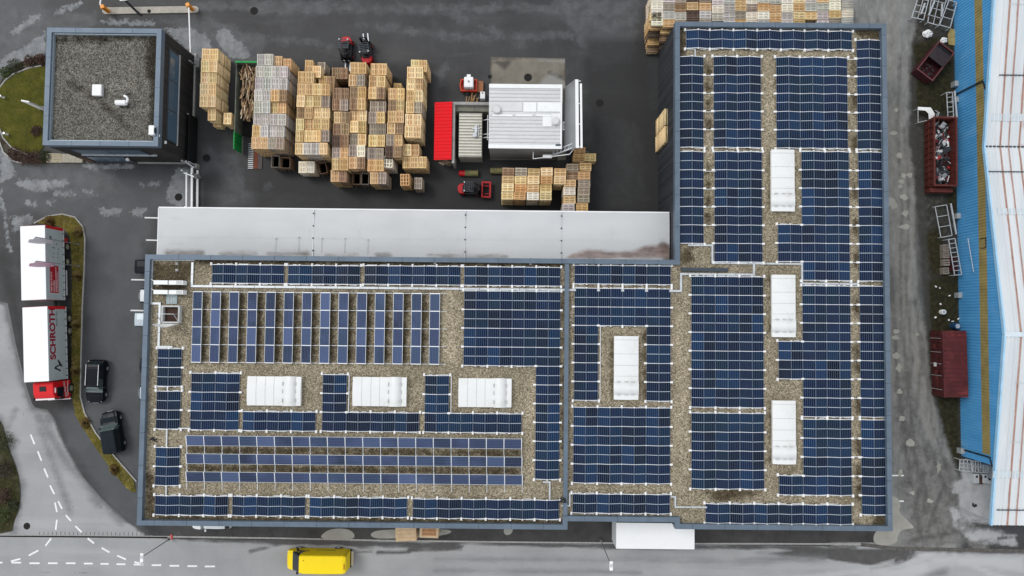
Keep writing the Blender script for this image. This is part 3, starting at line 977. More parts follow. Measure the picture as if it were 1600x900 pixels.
# windows and doors of the hall (south and west fronts)
for i in range(8):
    x = -31 + i * 4.6
    f = MB().bx(x, x + 2.4, -19.50, -19.44, 3.4, 4.6).build('window', M_SEAM, hall)
    MB().bx(x + .08, x + 2.32, -19.515, -19.49, 3.48, 4.52).build('pane', M_WINBLUE, f)
for i in range(6):
    y = -17 + i * 3.6
    f = MB().bx(-34.44, -34.36, y, y + 1.8, 3.4, 4.6).build('window', M_SEAM, hall)
    MB().bx(-34.455, -34.43, y + .08, y + 1.72, 3.48, 4.52).build('pane', M_WINBLUE, f)
for x in (7.0, 11.2):
    MB().bx(x, x + 3.0, -18.74, -18.66, 0.05, 3.6).build('dock_door', M_GALV, hall)

# ------------------------------------------------------------------ white canopy behind it
k = Mat('white_canopy_sheet', 0.5, 0.0, 0.3)
base = k.ramp(k.noise(0.25, 6, 0.6, (0.4, 1, 1)), [(0.3, (0.48, 0.495, 0.50)), (0.7, (0.57, 0.58, 0.585))])
base, _ = stain(k, base, 'grime', (0.12, 0.10, 0.085), 0.4, 0.9, 0.3, 0.85, (0.35, 1.3, 1))
base, _ = stain(k, base, 'rust', k.ramp(k.noise(0.9, 7, 0.65, (0.5, 1.5, 1)), [(0.35, (0.10, 0.055, 0.045)), (0.65, (0.33, 0.25, 0.22))]), 0.3, 0.7, 0.25, 0.85, (0.4, 1.3, 1))
base, _ = stain(k, base, 'shade_streak', (0.42, 0.425, 0.43), 0.2, 1.0, 0.2, 0.55)  # purlin shadows painted on as grey lines, plus a few streaks
k.color(base)
Z6 = 5.95
can = thing('loading_canopy', 'long white canopy roof along the north side of the solar-roofed hall', 'canopy', (0, 0, 0))
C6 = lambda *pp: pts(*pp, z=Z6)
cl = {'grime': [('line', C6((262, 396), (315, 396)), 0.18), ('line', C6((345, 397), (400, 397)), 0.10), ('line', C6((420, 397), (480, 397)), 0.2), ('line', C6((510, 399), (560, 399)), 0.1), ('line', C6((590, 399), (610, 399)), 0.12), ('line', C6((670, 399), (730, 400)), 0.14), ('line', C6((735, 400), (790, 401)), 0.12), ('line', C6((1035, 385), (1046, 402)), 0.5)],
      'rust': [C6((885, 404), (893, 396), (920, 391), (950, 394), (985, 393), (1010, 385), (1046, 382), (1050, 404))],
      'shade_streak': [('line', C6((x, 360), (x - 1, 376)), 0.03) for x in (253, 328, 406, 484, 562, 640, 718, 796, 878, 956, 1030)] + [('line', C6((250, 371), (1046, 377)), 0.02)] + [('line', C6((265, y), (285, y)), 0.08) for y in (341, 381)] + [('line', C6((x, 392), (x + 30, 392)), 0.1) for x in (275, 360, 440, 700)]}
xs = np.arange(-34.36, 15.0, 0.3)
ys = np.linspace(5.62, 10.3, 24)
rr = grid_mesh('canopy_roof', np.append(xs, 15.22), ys, 0.0, k.m, cl, None, lambda P: Z6 + 0.10 * np.sin((P[:, 1] - 5.62) / 4.68 * math.pi) + 0.04 * np.abs(np.sin(P[:, 0] / 4.97 * math.pi)))
rr.parent = can
MB().bx(-34.40, 15.22, 10.30, 10.42, Z6 - 0.32, Z6 + 0.04).build('fascia', M_WHITE, can)
MB().bx(-34.44, -34.37, 5.62, 10.30, Z6 - 0.3, Z6 + 0.06).build('fascia', M_WHITE, can)
for x in (490, 727, 877):
    X = at(x, 365, Z6)[0]
    mb = MB().bx(X - .025, X + .025, 5.7, 10.28, Z6 + 0.05, Z6 + 0.145)
    sj = mb.build('joint_strip', M_GALV, can)
    mb = MB()
    for y in (6.3, 7.5, 8.7, 9.9):
        mb.cyl((X, y, Z6 + .10), (X, y, Z6 + .19), .07, .07, 8)
    mb.build('bolt', M_BLACK, sj)
for i in range(8):
    x = -33.8 + i * 6.9
    MB().bx(x - .1, x + .1, 9.9, 10.1, 0, Z6 - 0.05).build('post', M_GALV, can)
for x, y in ((430, 372), (466, 370), (502, 372), (538, 372), (574, 374)):
    X, Y = at(x, y, Z6 + .3)
    MB().cyl((X, Y - 1.4, Z6 + .1), (X, Y, Z6 + .3), .018).cyl((X, Y, Z6 + .0), (X, Y, Z6 + .42), .045, .045, 8).build('stay_rod', M_GALV, can)

# ------------------------------------------------------------------ office block
ox, oy = -39.55, 21.8
off = thing('office_building', 'dark clad two-storey office cube with grey gravel roof and blue-grey coping', 'building', (ox, oy, 0))
OX0, OX1, OY0, OY1, OZ = -45.1, -34.05, 16.05, 27.5, 7.2
MB().bx(OX0 + .04, OX1 - .04, OY0 + .04, OY1 - .04, 0, OZ - .55).build('wall', M_CLADW, off, True)
mb = MB()
oin = ring(mb, [(OX0, OY0), (OX1, OY0), (OX1, OY1), (OX0, OY1)], 0.46, OZ - 0.72, OZ)
par = mb.build('parapet', M_COPING, off, True)
mb = MB()
ring(mb, [(OX0 + .47, OY0 + .47), (OX1 - .47, OY0 + .47), (OX1 - .47, OY1 - .47), (OX0 + .47, OY1 - .47)], 0.09, OZ - .5, OZ - .2)
mb.build('flashing', plain('roof_flashing', (0.30, 0.36, 0.41), 0.4, 0.3), off, True)
mb = MB()
for i in range(1, 4):
    x = OX0 + i * 2.75
    for y in (OY0 + .23, OY1 - .23):
        mb.box((x, y, OZ - .1), (.03, .47, .21))
    y = OY0 + i * 2.85
    for x in (OX0 + .23, OX1 - .23):
        mb.box((x, y, OZ - .1), (.47, .03, .21))
merge(par, mb, M_SEAM, (ox, oy))
o = sheet('gravel_roof', [tuple(p) for p in oin], OZ - 0.5, 0.25, M_GRAVEL2, {'moss': [('line', pts((246, 60), (244, 215), z=6.7), 0.55), ('line', pts((85, 62), (240, 58), z=6.7), 0.25), ('line', pts((242, 60), (240, 120), z=6.7), 0.7), ('line', pts((110, 130), (160, 160), (200, 200), z=6.7), 0.2)],
                                                                              'pale': [('line', pts((210, 60), (205, 130), (120, 150), z=6.7), 0.3)]})
adopt(o, off)
# ribbon windows: east and south upper floor
wf = MB().bx(OX1 - .06, OX1 + .035, 17.1, 26.2, 3.55, 5.55).build('window', M_SEAM, off, True)
for a, b in ((17.25, 20.1), (20.25, 23.1), (23.25, 26.05)):
    MB().bx(OX1 + .02, OX1 + .05, a, b, 3.7, 5.4).build('pane', M_WINBLUE, wf).location = (-ox, -oy, 0)
MB().bx(OX1 - .02, OX1 + .12, 17.0, 26.3, 3.44, 3.55).build('sill', M_GALV, off, True)
wf = MB().bx(-43.5, -36.6, OY0 - .035, OY0 + .06, 3.55, 5.55).build('window', M_SEAM, off, True)
for a, b in ((-43.35, -40.1), (-39.95, -36.75)):
    MB().bx(a, b, OY0 - .05, OY0 - .02, 3.7, 5.4).build('pane', M_WINBLUE, wf).location = (-ox, -oy, 0)
MB().bx(-43.6, -36.0, OY0 - .14, OY0 + .02, 3.42, 3.54).build('sill', M_GALV, off, True)
wf = MB().bx(-44.0, -39.9, OY0 - .035, OY0 + .06, 0.15, 2.5).build('shopfront', M_SEAM, off, True)
MB().bx(-43.85, -40.05, OY0 - .05, OY0 - .02, 0.25, 2.4).build('pane', M_WINBLUE, wf).location = (-ox, -oy, 0)
MB().bx(-44.9, -44.2, OY0 - .05, OY0 + .02, 0.1, 2.3).build('door', plain('brown_door', (0.12, 0.075, 0.05), 0.6), off, True)
MB().bx(-49.0 + 9.3, OX1 + .3, OY0 - .16, OY0 + .0, 0, 0.16).build('plinth', M_CONC, off, True)
mb = MB().cyl((-39.55, OY0 - .25, 2.3), (-39.55, OY0 - .25, 2.5), .16, .16, 12)
mb.build('wall_lamp', M_WHITE, off, True)
MB().box((-33.97, 16.75, 5.9), (.14, .28, .16)).build('wall_lamp', M_WHITE, off, True)
# timber terrace with steps at the south-west corner
ter = thing('wooden_terrace', 'pale timber steps and terrace at the office corner by the shrubs', 'terrace', (*at(100, 249), 0))
M_TIMB = plain('weathered_timber', (0.40, 0.35, 0.25), 0.8, var=0.25, scale=5)
x0, y0 = at(74, 255)
x1, y1 = at(131, 255)
for i in range(6):
    MB().bx(x0, x0 + 1.6, y0 + .05 + i * .16, y0 + .19 + i * .16, 0, 0.16 + .03 * i).build('step', M_TIMB, ter, True)
MB().bx(x0 + 1.65, x1, y0 + .05, y0 + .95, 0, .3).build('deck', plain('pale_deck', (0.36, 0.33, 0.27), 0.8, var=0.2, scale=4), ter, True)

# ------------------------------------------------------------------ blue hall in the east
def roofz(y):
    t = ((y + 19.7) / 18.6) % 2.0
    t = t if t <= 1 else 2 - t
    return 4.6 + 2.4 * t


k = Mat('blue_wall_sheet', 0.55, 0.0, 0.2)
c = k.ramp(k.noise(0.5, 7, 0.65, (1, 1, 0.4)), [(0.25, (0.075, 0.31, 0.60)), (0.55, (0.105, 0.39, 0.72)), (0.8, (0.20, 0.47, 0.76))])
c = k.mix(k.rng(k.noise(0.25, 8, 0.7), 0.55, 0.75, 0, 0.35), c, (0.28, 0.48, 0.68))
k.color(c)
M_BLUE = k.m
M_OCHRE = plain('aged_rooflight_sheet', (0.34, 0.275, 0.105), 0.6, var=0.2, scale=0.9, dirt=(0.28, 0.19, 0.075), dirt_amt=0.6)
M_TRIM = plain('pale_blue_trim', (0.34, 0.58, 0.78), 0.45, var=0.12, scale=0.7)
k = Mat('white_blue_roof_sheet', 0.42, 0.0, 0.4)
c = k.ramp(k.noise(0.35, 7, 0.6, (2.2, 0.25, 1)), [(0.3, (0.53, 0.575, 0.60)), (0.7, (0.68, 0.71, 0.725))])
sp = k.n('ShaderNodeSeparateXYZ')
k.l(k.tc.outputs['Object'], sp.inputs[0])
wob = k.math('MULTIPLY', k.math('SUBTRACT', k.noise(0.5, 5, 0.6), 0.5), 0.10)
xw = k.math('ADD', k.math('ADD', sp.outputs['X'], 60.0), wob)
for X0, wd in ((48.42, .085), (49.25, .085), (50.3, .07), (51.2, .07), (53.2, .08), (55, .08)):
    f = k.rng(k.math('ABSOLUTE', k.math('SUBTRACT', xw, X0)), wd * .6, wd * 1.6, 0.92, 0.0)
    c = k.mix(f, c, k.ramp(k.noise(1.1, 6, 0.7), [(0.3, (0.26, 0.10, 0.06)), (0.7, (0.42, 0.25, 0.19))]))
f = k.math('MULTIPLY', k.rng(xw, 49.9, 50.5, 0, 1), k.rng(k.noise(0.12, 7, 0.6), 0.5, 0.6, 0, 0.85))
c = k.mix(f, c, (0.33, 0.13, 0.05))
pl = k.rng(k.math('ABSOLUTE', k.math('SUBTRACT', xw, 47.85)), .015, .06, 0.35, 0.0)
c = k.mix(pl, c, (0.45, 0.36, 0.33))
k.color(c)
M_RSHEET = k.m
bh = thing('blue_warehouse', 'long blue corrugated warehouse with ochre window band and whitish folded roof', 'warehouse', (60, 10, 0))
WX, YS, YW, YN = 47.0, -19.72, -13.9, 54.7


def corr(ya, yb, zlo, zhi, pitch=0.3, dep=0.05, off=0.0):
    mb = MB()
    y = ya
    prof = []
    while y < yb - 1e-6:
        for u, d in ((0, 0), (.35, 0), (.5, 1), (.85, 1)):
            yy = y + u * pitch
            if yy <= yb:
                prof.append((yy, WX - off - d * dep))
        y += pitch
    prof.append((yb, WX - off))
    vs, fs = [], []
    for yy, xx in prof:
        vs += [(xx, yy, zlo(yy) if callable(zlo) else zlo), (xx, yy, zhi(yy) if callable(zhi) else zhi)]
    for i in range(len(prof) - 1):
        fs.append((2 * i, 2 * i + 1, 2 * i + 3, 2 * i + 2))
    mb.add(vs, fs)
    return mb


corr(YW, YN, 0.0, 3.33).build('wall_cladding', M_BLUE, bh, True)
corr(YW + .9, YN, 3.33, 4.52).build('window_band', M_OCHRE, bh, True)
corr(YW, YN, 4.52, lambda y: roofz(y) - 0.01).build('wall_cladding', M_BLUE, bh, True)
corr(YW, YW + .9, 3.33, 4.52).build('wall_cladding', M_BLUE, bh, True)
MB().bx(WX + .06, 75, YW, YN, 0.0, 4.4).build('inner_wall', M_BLUE, bh, True)
# roof slopes
ridges = [-19.72, -1.1, 17.5, 36.1, 54.7]
for a, b in zip(ridges[:-1], ridges[1:]):
    mb = MB()
    za, zb = roofz(a), roofz(b)
    if abs(a + 19.72) < .1:
        za = 4.6
    xs_ = [WX - .08]
    x = WX - .08
    vs, fs = [], []
    prof = []
    while x < 75:
        for u, d in ((0, 0), (.55, 0), (.66, 1), (.88, 1)):
            prof.append((x + u * .40, d * .075))
        x += .40
    for xx, d in prof:
        vs += [(xx, a + .03, za + d), (xx, b - .03, zb + d)]
    for i in range(len(prof) - 1):
        fs.append((2 * i, 2 * i + 2, 2 * i + 3, 2 * i + 1))
    mb.add(vs, fs)
    mb.build('roof_slope', M_RSHEET, bh, True)
mb = MB()
for a, b in zip(ridges[:-1], ridges[1:]):
    mb.bar((WX - .12, a, roofz(a + (.001 if a < -19 else 0)) - .1), (WX - .12, b, roofz(b) - .1), 0.16, 0.34)
mb.build('verge_trim', M_TRIM, bh, True)
MB().bx(WX - .15, 75, -1.32, -.88, roofz(-1.1) + .03, roofz(-1.1) + .09).build('ridge_cap', plain('ridge_sheet', (0.60, 0.68, 0.74), 0.4, var=0.1), bh, True)
MB().bx(WX - .1, 75, 17.42, 17.58, 4.60, 4.66).build('valley_gutter', M_SEAM, bh, True)
M_RLIGHT = plain('roof_walkway_sheet', (0.52, 0.58, 0.61), 0.5, var=0.12, scale=2)
for (xa, ya, yb) in ((1553, 175, 186), (1560, 325, 335), (1555, 737, 748)):
    X, Y1 = at(xa, ya, 5.6)
    _, Y0 = at(xa, yb, 5.6)
    z0, z1 = roofz(Y0), roofz(Y1)
    mb = MB()
    mb.add([(X, Y0, z0 + .07), (75, Y0, z0 + .07), (75, Y1, z1 + .07), (X, Y1, z1 + .07), (X, Y0, z0), (75, Y0, z0), (75, Y1, z1), (X, Y1, z1)], [(0, 1, 2, 3), (0, 4, 5, 1), (3, 2, 6, 7), (0, 3, 7, 4)])
    mb.build('rooflight_strip', M_RLIGHT, bh, True)
for (xa, ya) in ((1562, 117), (1551, 266), (1565, 800), (1572, 12), (1575, 597), (1575, 690)):
    X, Y = at(xa, ya, 5.6)
    thin = ya in (12, 597, 690)
    MB().bar((X, Y, roofz(Y) + .08), (75, Y, roofz(Y) + .08), 0.03 if thin else 0.09).build('snow_guard', M_GALV if thin else M_SEAM, bh, True)
for Y in (at(1493, 149, 0)[1], at(1500, 701, 0)[1]):
    mb = MB()
    zt = 4.55
    mb.cyl((WX - .14, Y, 0), (WX - .14, Y, zt), .075, .075, 8).cyl((WX - .14, Y, zt), (WX - .05, Y - .9, zt + .25), .07, .07, 8)
    mb.build('downpipe', M_BLACK, bh, True)
for y in (130, 155, 337, 461, 705):
    X, Y = at(1494, y, .7)
    MB().box((WX - .28, Y, .35), (.4, .55, .7)).build('wall_box', plain('grey_box', (0.33, 0.35, 0.36), 0.6), bh, True)
MB().bx(WX - .02, WX + .1, YS + .1, YS + .3, 0, 4.4).build('post', M_GALV, bh, True)
X, Y0 = at(1504, 372, 1.5)
MB().cyl((WX - .5, at(1503, 372, 2.4)[1], 2.4), (WX - .3, at(1513, 425, 2.9)[1], 2.9), .035, .035, 6).build('conduit', M_GALV, bh, True)
mb = MB()
X, Y = at(1537, 372, 4.0)
mb.bx(WX - .1, WX - .06, Y - .05, Y + .0, 3.6, 4.5).bx(WX - .1, WX - .06, Y - 1.05, Y - 1.0, 3.6, 4.5).bx(WX - .1, WX - .06, Y - 1.0, Y - .05, 4.45, 4.5)
mb.build('broken_sheet_edge', M_BLACK, bh, True)
# small junction plates on the concrete floor are part of the ground; the bay stays open
# ------------------------------------------------------------------ solar modules
def cells(name, c1, c2, line, nx, ny, wx, wy, lw, mid, edge, rough=0.22):
    k = Mat(name, rough, 0.0, 0.05)
    sp = k.n('ShaderNodeSeparateXYZ')
    k.l(k.tc.outputs['Object'], sp.inputs[0])

    def lines(o, pitch, half, amt):
        fr = k.math('FRACT', k.math('ADD', k.math('DIVIDE', o, pitch), 50.0))
        d = k.math('MULTIPLY', k.math('MINIMUM', fr, k.math('SUBTRACT', 1.0, fr)), pitch)
        return k.rng(d, half * .6, half * 1.4, amt, 0.0)
    r = k.objrand()
    col = k.ramp(r, [(0.0, c1), (0.3, tuple((a * .6 + b * .4) for a, b in zip(c1, c2))), (0.5, tuple(x * .45 for x in c1)), (0.75, (c1[0], c2[1] * .95, c1[2])), (1.0, tuple(x * 1.7 for x in c2))])
    n2 = k.n('ShaderNodeTexNoise')
    n2.inputs['Scale'].default_value = 0.35
    n2.inputs['Detail'].default_value = 5
    geo = k.n('ShaderNodeNewGeometry')
    k.l(geo.outputs['Position'], n2.inputs['Vector'])
    col = k.mix(k.rng(n2.outputs['Fac'], 0.45, 0.75, 0, 0.5), col, tuple(x * 1.7 for x in c2))
    px, py = wx / nx, wy / ny
    ox = sp.outputs['X'] if nx % 2 == 0 else k.math('ADD', sp.outputs['X'], px / 2)
    f = k.math('MAXIMUM', lines(ox, px, lw, 0.55), lines(sp.outputs['Y'], py, lw * .6, 0.06 if mid else 0.35))
    f = k.math('MAXIMUM', f, lines(ox, px / 2, lw * .6, 0.07))
    if mid:
        f = k.math('MAXIMUM', f, k.rng(k.math('ABSOLUTE', sp.outputs['Y']), mid * .7, mid * 1.2, 0.95, 0.0))
    col = k.mix(f, col, line)
    if mid:
        col = k.mix(k.rng(k.math('ABSOLUTE', sp.outputs['Y']), mid * .6, mid * 1.1, 0.9, 0.0), col, (0.50, 0.55, 0.60))
        dust = k.noise(0.9, 6, 0.7)
        col = k.mix(k.rng(dust, 0.5, 0.85, 0, 0.05), col, (0.30, 0.30, 0.28))
    k.color(col)
    return k.m


M_CELL = cells('navy_solar_cells', (0.0020, 0.0078, 0.031), (0.0022, 0.0140, 0.043), (0.30, 0.37, 0.48), 6, 20, 1.07, 1.65, 0.0075, 0.024, 0.0)
M_CELL_OLD = cells('blue_solar_cells', (0.036, 0.053, 0.112), (0.045, 0.063, 0.126), (0.26, 0.29, 0.38), 6, 10, 0.95, 1.6, 0.006, 0, 0.0, 0.3)
M_FRAME = plain('panel_frame', (0.66, 0.69, 0.71), 0.4, 0.3, var=0.05)
M_FOOT = plain('white_ballast_foot', (0.84, 0.84, 0.83), 0.6, var=0.06)


def module_mesh(name, wx, wy, cell, fr):
    mb = MB()
    o = [(-wx / 2, -wy / 2), (wx / 2, -wy / 2), (wx / 2, wy / 2), (-wx / 2, wy / 2)]
    ring(mb, o, fr, -0.03, 0.004)
    nf = len(mb.f)
    a, b = wx / 2 - fr, wy / 2 - fr
    mb.add([(-a, -b, 0), (a, -b, 0), (a, b, 0), (-a, b, 0)], [(0, 1, 2, 3)])
    me = mb.mesh(name)
    me.materials.append(M_FRAME)
    me.materials.append(cell)
    me.polygons[nf].material_index = 1
    return me


PW, PH = 1.1345, 1.7475
M_FRAMED = plain('module_frame', (0.13, 0.155, 0.205), 0.4, 0.2, var=0.05)
ME_MOD = module_mesh('solar_panel', 1.122, 1.700, M_CELL, 0.014)
ME_MOD.materials[0] = M_FRAMED
ME_OLD = module_mesh('solar_panel', 1.005, 1.635, M_CELL_OLD, 0.03)
_f = MB().box((0, 0, 0), (.30, .20, .13), top=.85)
_f.box((0, 0, .08), (.16, .10, .05))
ME_FOOT = _f.mesh('ballast_foot')
ME_FOOT.materials.append(M_FOOT)
_f = MB().box((0, 0, 0), (.13, .10, .10))
ME_CLIP = _f.mesh('edge_clip')
ME_CLIP.materials.append(M_FOOT)
TIL = R(9.5)
ZLOW = 0.13
ZHI = ZLOW + PW * math.sin(TIL)


def link(name, me, parent, loc, rot=(0, 0, 0)):
    o = bpy.data.objects.new(name, me)
    COL.objects.link(o)
    o.parent = parent
    o.location = loc
    o.rotation_euler = rot
    return o


def solar_field(X0, Y0, blocks, label, group='flat-laid navy solar fields on the hall roof'):
    t = thing('solar_array', label, 'solar panels', (X0, Y0, ZR), 0, group)
    cellset = set()
    for c0, c1, r0, r1 in blocks:
        for c in range(c0, c1):
            for r in range(r0, r1):
                cellset.add((c, r))
    rails = MB()
    for c, r in sorted(cellset):
        up = c % 2 == 0
        link('solar_panel', ME_MOD, t, ((c + .5) * PW, -(r + .5) * PH, (ZLOW + ZHI) / 2), (rnd.uniform(-.004, .004), -TIL if up else TIL, 0))
    # rails under the row gaps, feet in the valleys and at the outer edges
    done = set()
    for c, r in sorted(cellset):
        for rr in (r, r + 1):
            if (c, rr) not in done:
                done.add((c, rr))
                zl, zr_ = (ZLOW, ZHI) if c % 2 == 0 else (ZHI, ZLOW)
                rails.bar((c * PW, -rr * PH, zl - .035), ((c + 1) * PW, -rr * PH, zr_ - .035), .062, .05)
    pads = set()
    for c, r in cellset:
        for cc in (c, c + 1):
            for rr in (r, r + 1):
                nb = [((cc - 1, rr - 1) in cellset), ((cc, rr - 1) in cellset), ((cc - 1, rr) in cellset), ((cc, rr) in cellset)]
                if all(nb):
                    if cc % 2 == 0 and (cc, rr) not in pads:
                        pads.add((cc, rr))
                        rails.box((cc * PW, -rr * PH, ZLOW + .02), (.085, .085, .05))
                    continue
                if (cc, rr) in pads:
                    continue
                pads.add((cc, rr))
                L_, R_ = nb[0] or nb[2], nb[1] or nb[3]
                T_, B_ = nb[0] or nb[1], nb[2] or nb[3]
                dx = (-.09 if not L_ else .09 if not R_ else 0)
                dy = (.07 if not T_ else -.07 if not B_ else 0)
                if cc % 2 == 0:
                    link('ballast_foot', ME_FOOT, t, (cc * PW + dx, -rr * PH + dy, ZLOW - .02), (0, 0, R(90) if dy else 0))
                elif dy:
                    link('edge_clip', ME_CLIP, t, (cc * PW, -rr * PH + dy * .6, ZHI - .03))
    # light wind-deflector strips and cable ducts along the north and south edges
    for c, r in sorted(cellset):
        for rr, s in ((r, 1), (r + 1, -1)):
            if (c, rr - 1 if s == 1 else rr) in cellset:
                continue
            if rnd.random() < .62:
                a, b = sorted((rnd.uniform(.05, .45), rnd.uniform(.6, .97)))
                rails.box(((c + (a + b) / 2) * PW, -rr * PH + s * .075, .10), ((b - a) * PW, .05, .05))
    for cc in sorted({c for c, r in cellset if c % 2 == 0} | {c + 1 for c, r in cellset if c % 2 == 1}):      # valley beams tie the rows together
        rr = sorted({r for c, r in cellset if c in (cc, cc - 1)})
        if rr:
            bx_ = cc * PW + (.2 if any((cc, r) in cellset for r in rr) else -.2)
            rails.bar((bx_, -rr[0] * PH + .03, .07), (bx_, -(rr[-1] + 1) * PH - .03, .07), .05, .12)
    rails.build('mounting_rail', M_ALU, t)
    # small gravel-coloured supports so that no field floats
    sup = MB()
    for cc, rr in pads:
        sup.box((cc * PW, -rr * PH, ZLOW / 2 - .03), (.12, .12, ZLOW - .04))
    sup.build('support', M_BLACK, t)
    return t


Z9 = 7.9
S = solar_field
S(16.40, 27.65, [(0, 14, 0, 1)], 'single-row solar field along the northernmost parapet of the right wing')
S(15.80, 25.08, [(0, 2, 0, 5)], 'two-wide solar strip against the west parapet, north of the cable gap')
S(15.80, 15.92, [(0, 2, 0, 5)], 'two-wide solar strip against the west parapet, ending at the mossy corner')
S(19.02, 25.10, [(0, 4, 0, 5)], 'four-wide solar field, northern one of the pair right of the west strip')
S(19.08, 15.95, [(0, 4, 0, 6)], 'four-wide six-row solar field left of the northernmost upright skylight')
S(25.00, 25.10, [(0, 6, 0, 5)], 'six-wide solar field directly north of the northernmost upright skylight')
S(27.34, 16.04, [(0, 4, 0, 7), (-2, 0, 4, 6)], 'stepped solar field wrapping the foot of the northernmost upright skylight')
S(32.70, 26.83, [(0, 2, 0, 6)], 'two-wide solar strip at the north-east corner along the east parapet')
S(32.73, 16.03, [(0, 2, 0, 7)], 'two-wide seven-row solar strip on the east parapet above the double tray')
S(27.34, 3.28, [(0, 4, 0, 7), (-2, 0, 3, 5)], 'stepped solar field wrapping between the middle and lower right skylights')
S(32.73, 3.30, [(0, 2, 0, 7)], 'two-wide seven-row solar strip on the east parapet below the double tray')
S(27.32, -9.20, [(0, 4, 0, 4), (-2, 0, 3, 4)], 'stepped solar field wrapping the foot of the southernmost right skylight')
S(32.73, -9.20, [(0, 2, 0, 5)], 'two-wide solar strip ending at the south-east roof corner')
S(18.20, -17.10, [(0, 12, 0, 1)], 'twelve-panel solar row along the south parapet of the right wing')
S(16.88, 4.06, [(0, 6, 0, 7)], 'big six-by-seven solar field left of the middle upright skylight')
S(16.88, -8.72, [(0, 6, 0, 4)], 'six-by-four solar field left of the southernmost upright skylight')
S(5.88, 5.00, [(0, 8, 0, 1)], 'eight-panel solar row north of the tray on the middle roof section')
S(5.88, 2.84, [(0, 8, 0, 2), (0, 2, 2, 6), (6, 8, 2, 6)], 'U-shaped solar field embracing the lone skylight of the middle section')
S(5.85, -8.30, [(0, 8, 0, 4)], 'eight-by-four solar field south of the lone middle skylight')
S(5.82, -16.30, [(0, 8, 0, 1)], 'eight-panel solar row along the recessed south parapet of the middle section')
S(-28.30, 4.72, [(0, 6, 0, 1)], 'westernmost six-panel solar row under the white canopy')
S(-21.14, 4.72, [(0, 6, 0, 1)], 'second six-panel solar row from the west under the white canopy')
S(-13.94, 4.76, [(0, 8, 0, 1)], 'eight-panel solar row under the canopy above the upright old racks')
S(-4.53, 4.76, [(0, 8, 0, 1)], 'eight-panel solar row between the canopy and the big L-shaped field')
S(-4.50, 2.48, [(0, 8, 0, 4), (6, 8, 4, 10)], 'big L-shaped solar field beside the roof divider')
S(-33.18, -3.24, [(0, 2, 0, 2)], 'uppermost small square solar field on the west edge below the hatch')
S(-33.16, -7.20, [(0, 2, 0, 2)], 'middle small square solar field on the west edge')
S(-33.08, -12.42, [(0, 2, 0, 2)], 'lowest small square solar field on the west edge')
S(-33.00, -16.86, [(0, 6, 0, 1)], 'solar row in the south-west roof corner')
S(-25.82, -16.86, [(0, 6, 0, 1)], 'six-panel solar row second from the south-west roof corner')
S(-18.62, -16.88, [(0, 8, 0, 1)], 'eight-panel solar row on the south parapet near the yellow van')
S(-9.03, -16.92, [(0, 12, 0, 1)], 'twelve-panel solar row on the south parapet left of the divider')
S(-29.96, -5.50, [(0, 4, 0, 3)], 'four-by-three solar field left of the westernmost flat skylight')
S(-25.05, -9.02, [(0, 6, 0, 1)], 'six-panel solar row below the westernmost flat skylight')
S(at(503.4, 600, Z9)[0], at(520, 585.5, Z9)[1], [(0, 2, 0, 2), (0, 8, 2, 3)], 'L-shaped solar field around the middle flat skylight')
S(at(663.6, 600, Z9)[0], at(682, 587, Z9)[1], [(0, 2, 0, 2), (0, 8, 2, 3)], 'L-shaped solar field around the easternmost flat skylight')

ORD = ['first', 'second', 'third', 'fourth', 'fifth', 'sixth', 'seventh', 'eighth', 'ninth', 'tenth', 'eleventh', 'twelfth', 'thirteenth', 'fourteenth', 'fifteenth', 'sixteenth', 'seventeenth', 'eighteenth']
OT = R(13)


def old_rack(X0, Y0, n, vertical, label, group):
    t = thing('solar_rack', label, 'solar panels', (X0, Y0, ZR), 0, group)
    fr = MB()
    zlow = .12
    wd = 1.0
    zc = zlow + wd / 2 * math.sin(OT)
    for i in range(n):
        if vertical:      # panels tilt to the west
            link('solar_panel', ME_OLD, t, (wd / 2 * math.cos(OT), -(i + .5) * 1.653, zc + .03), (0, -OT, 0))
        else:             # panels tilt to the south
            link('solar_panel', ME_OLD, t, ((i + .5) * 1.645, -wd / 2 * math.cos(OT), zc + .03), (0, -OT, R(90)) if False else (0, 0, 0)).rotation_euler = Matrix((Matrix.Rotation(OT, 3, 'X') @ Matrix.Rotation(R(90), 3, 'Z'))).to_euler()
    for i in range(n + 1):
        if vertical:
            y = -i * 1.653
            fr.bar((-.06, y, .05), (1.62, y, .05), .04, .04).bar((.02, y, zlow + .015), (wd * math.cos(OT), y, zlow + wd * math.sin(OT) + .015), .075, .03)
            fr.bar((wd * math.cos(OT) - .05, y, .05), (wd * math.cos(OT) - .05, y, zlow + wd * math.sin(OT)), .04)
        else:
            x = i * 1.645
            fr.bar((x, .1, .05), (x, -1.72, .05), .04, .04).bar((x, -.02, zlow + wd * math.sin(OT) + .015), (x, -wd * math.cos(OT), zlow + .015), .075, .03)
            fr.bar((x, -.05, .05), (x, -.05, zlow + wd * math.sin(OT)), .04)
    if vertical:
        fr.bar((.1, .05, .03), (.1, -n * 1.653 - .05, .03), .05, .04).bar((.85, .05, .03), (.85, -n * 1.653 - .05, .03), .05, .04)
    else:
        fr.bar((-.05, -.1, .03), (n * 1.645 + .05, -.1, .03), .05, .04).bar((-.05, -.85, .03), (n * 1.645 + .05, -.85, .03), .05, .04)
    fr.build('rack_frame', M_ALU, t)
    return t


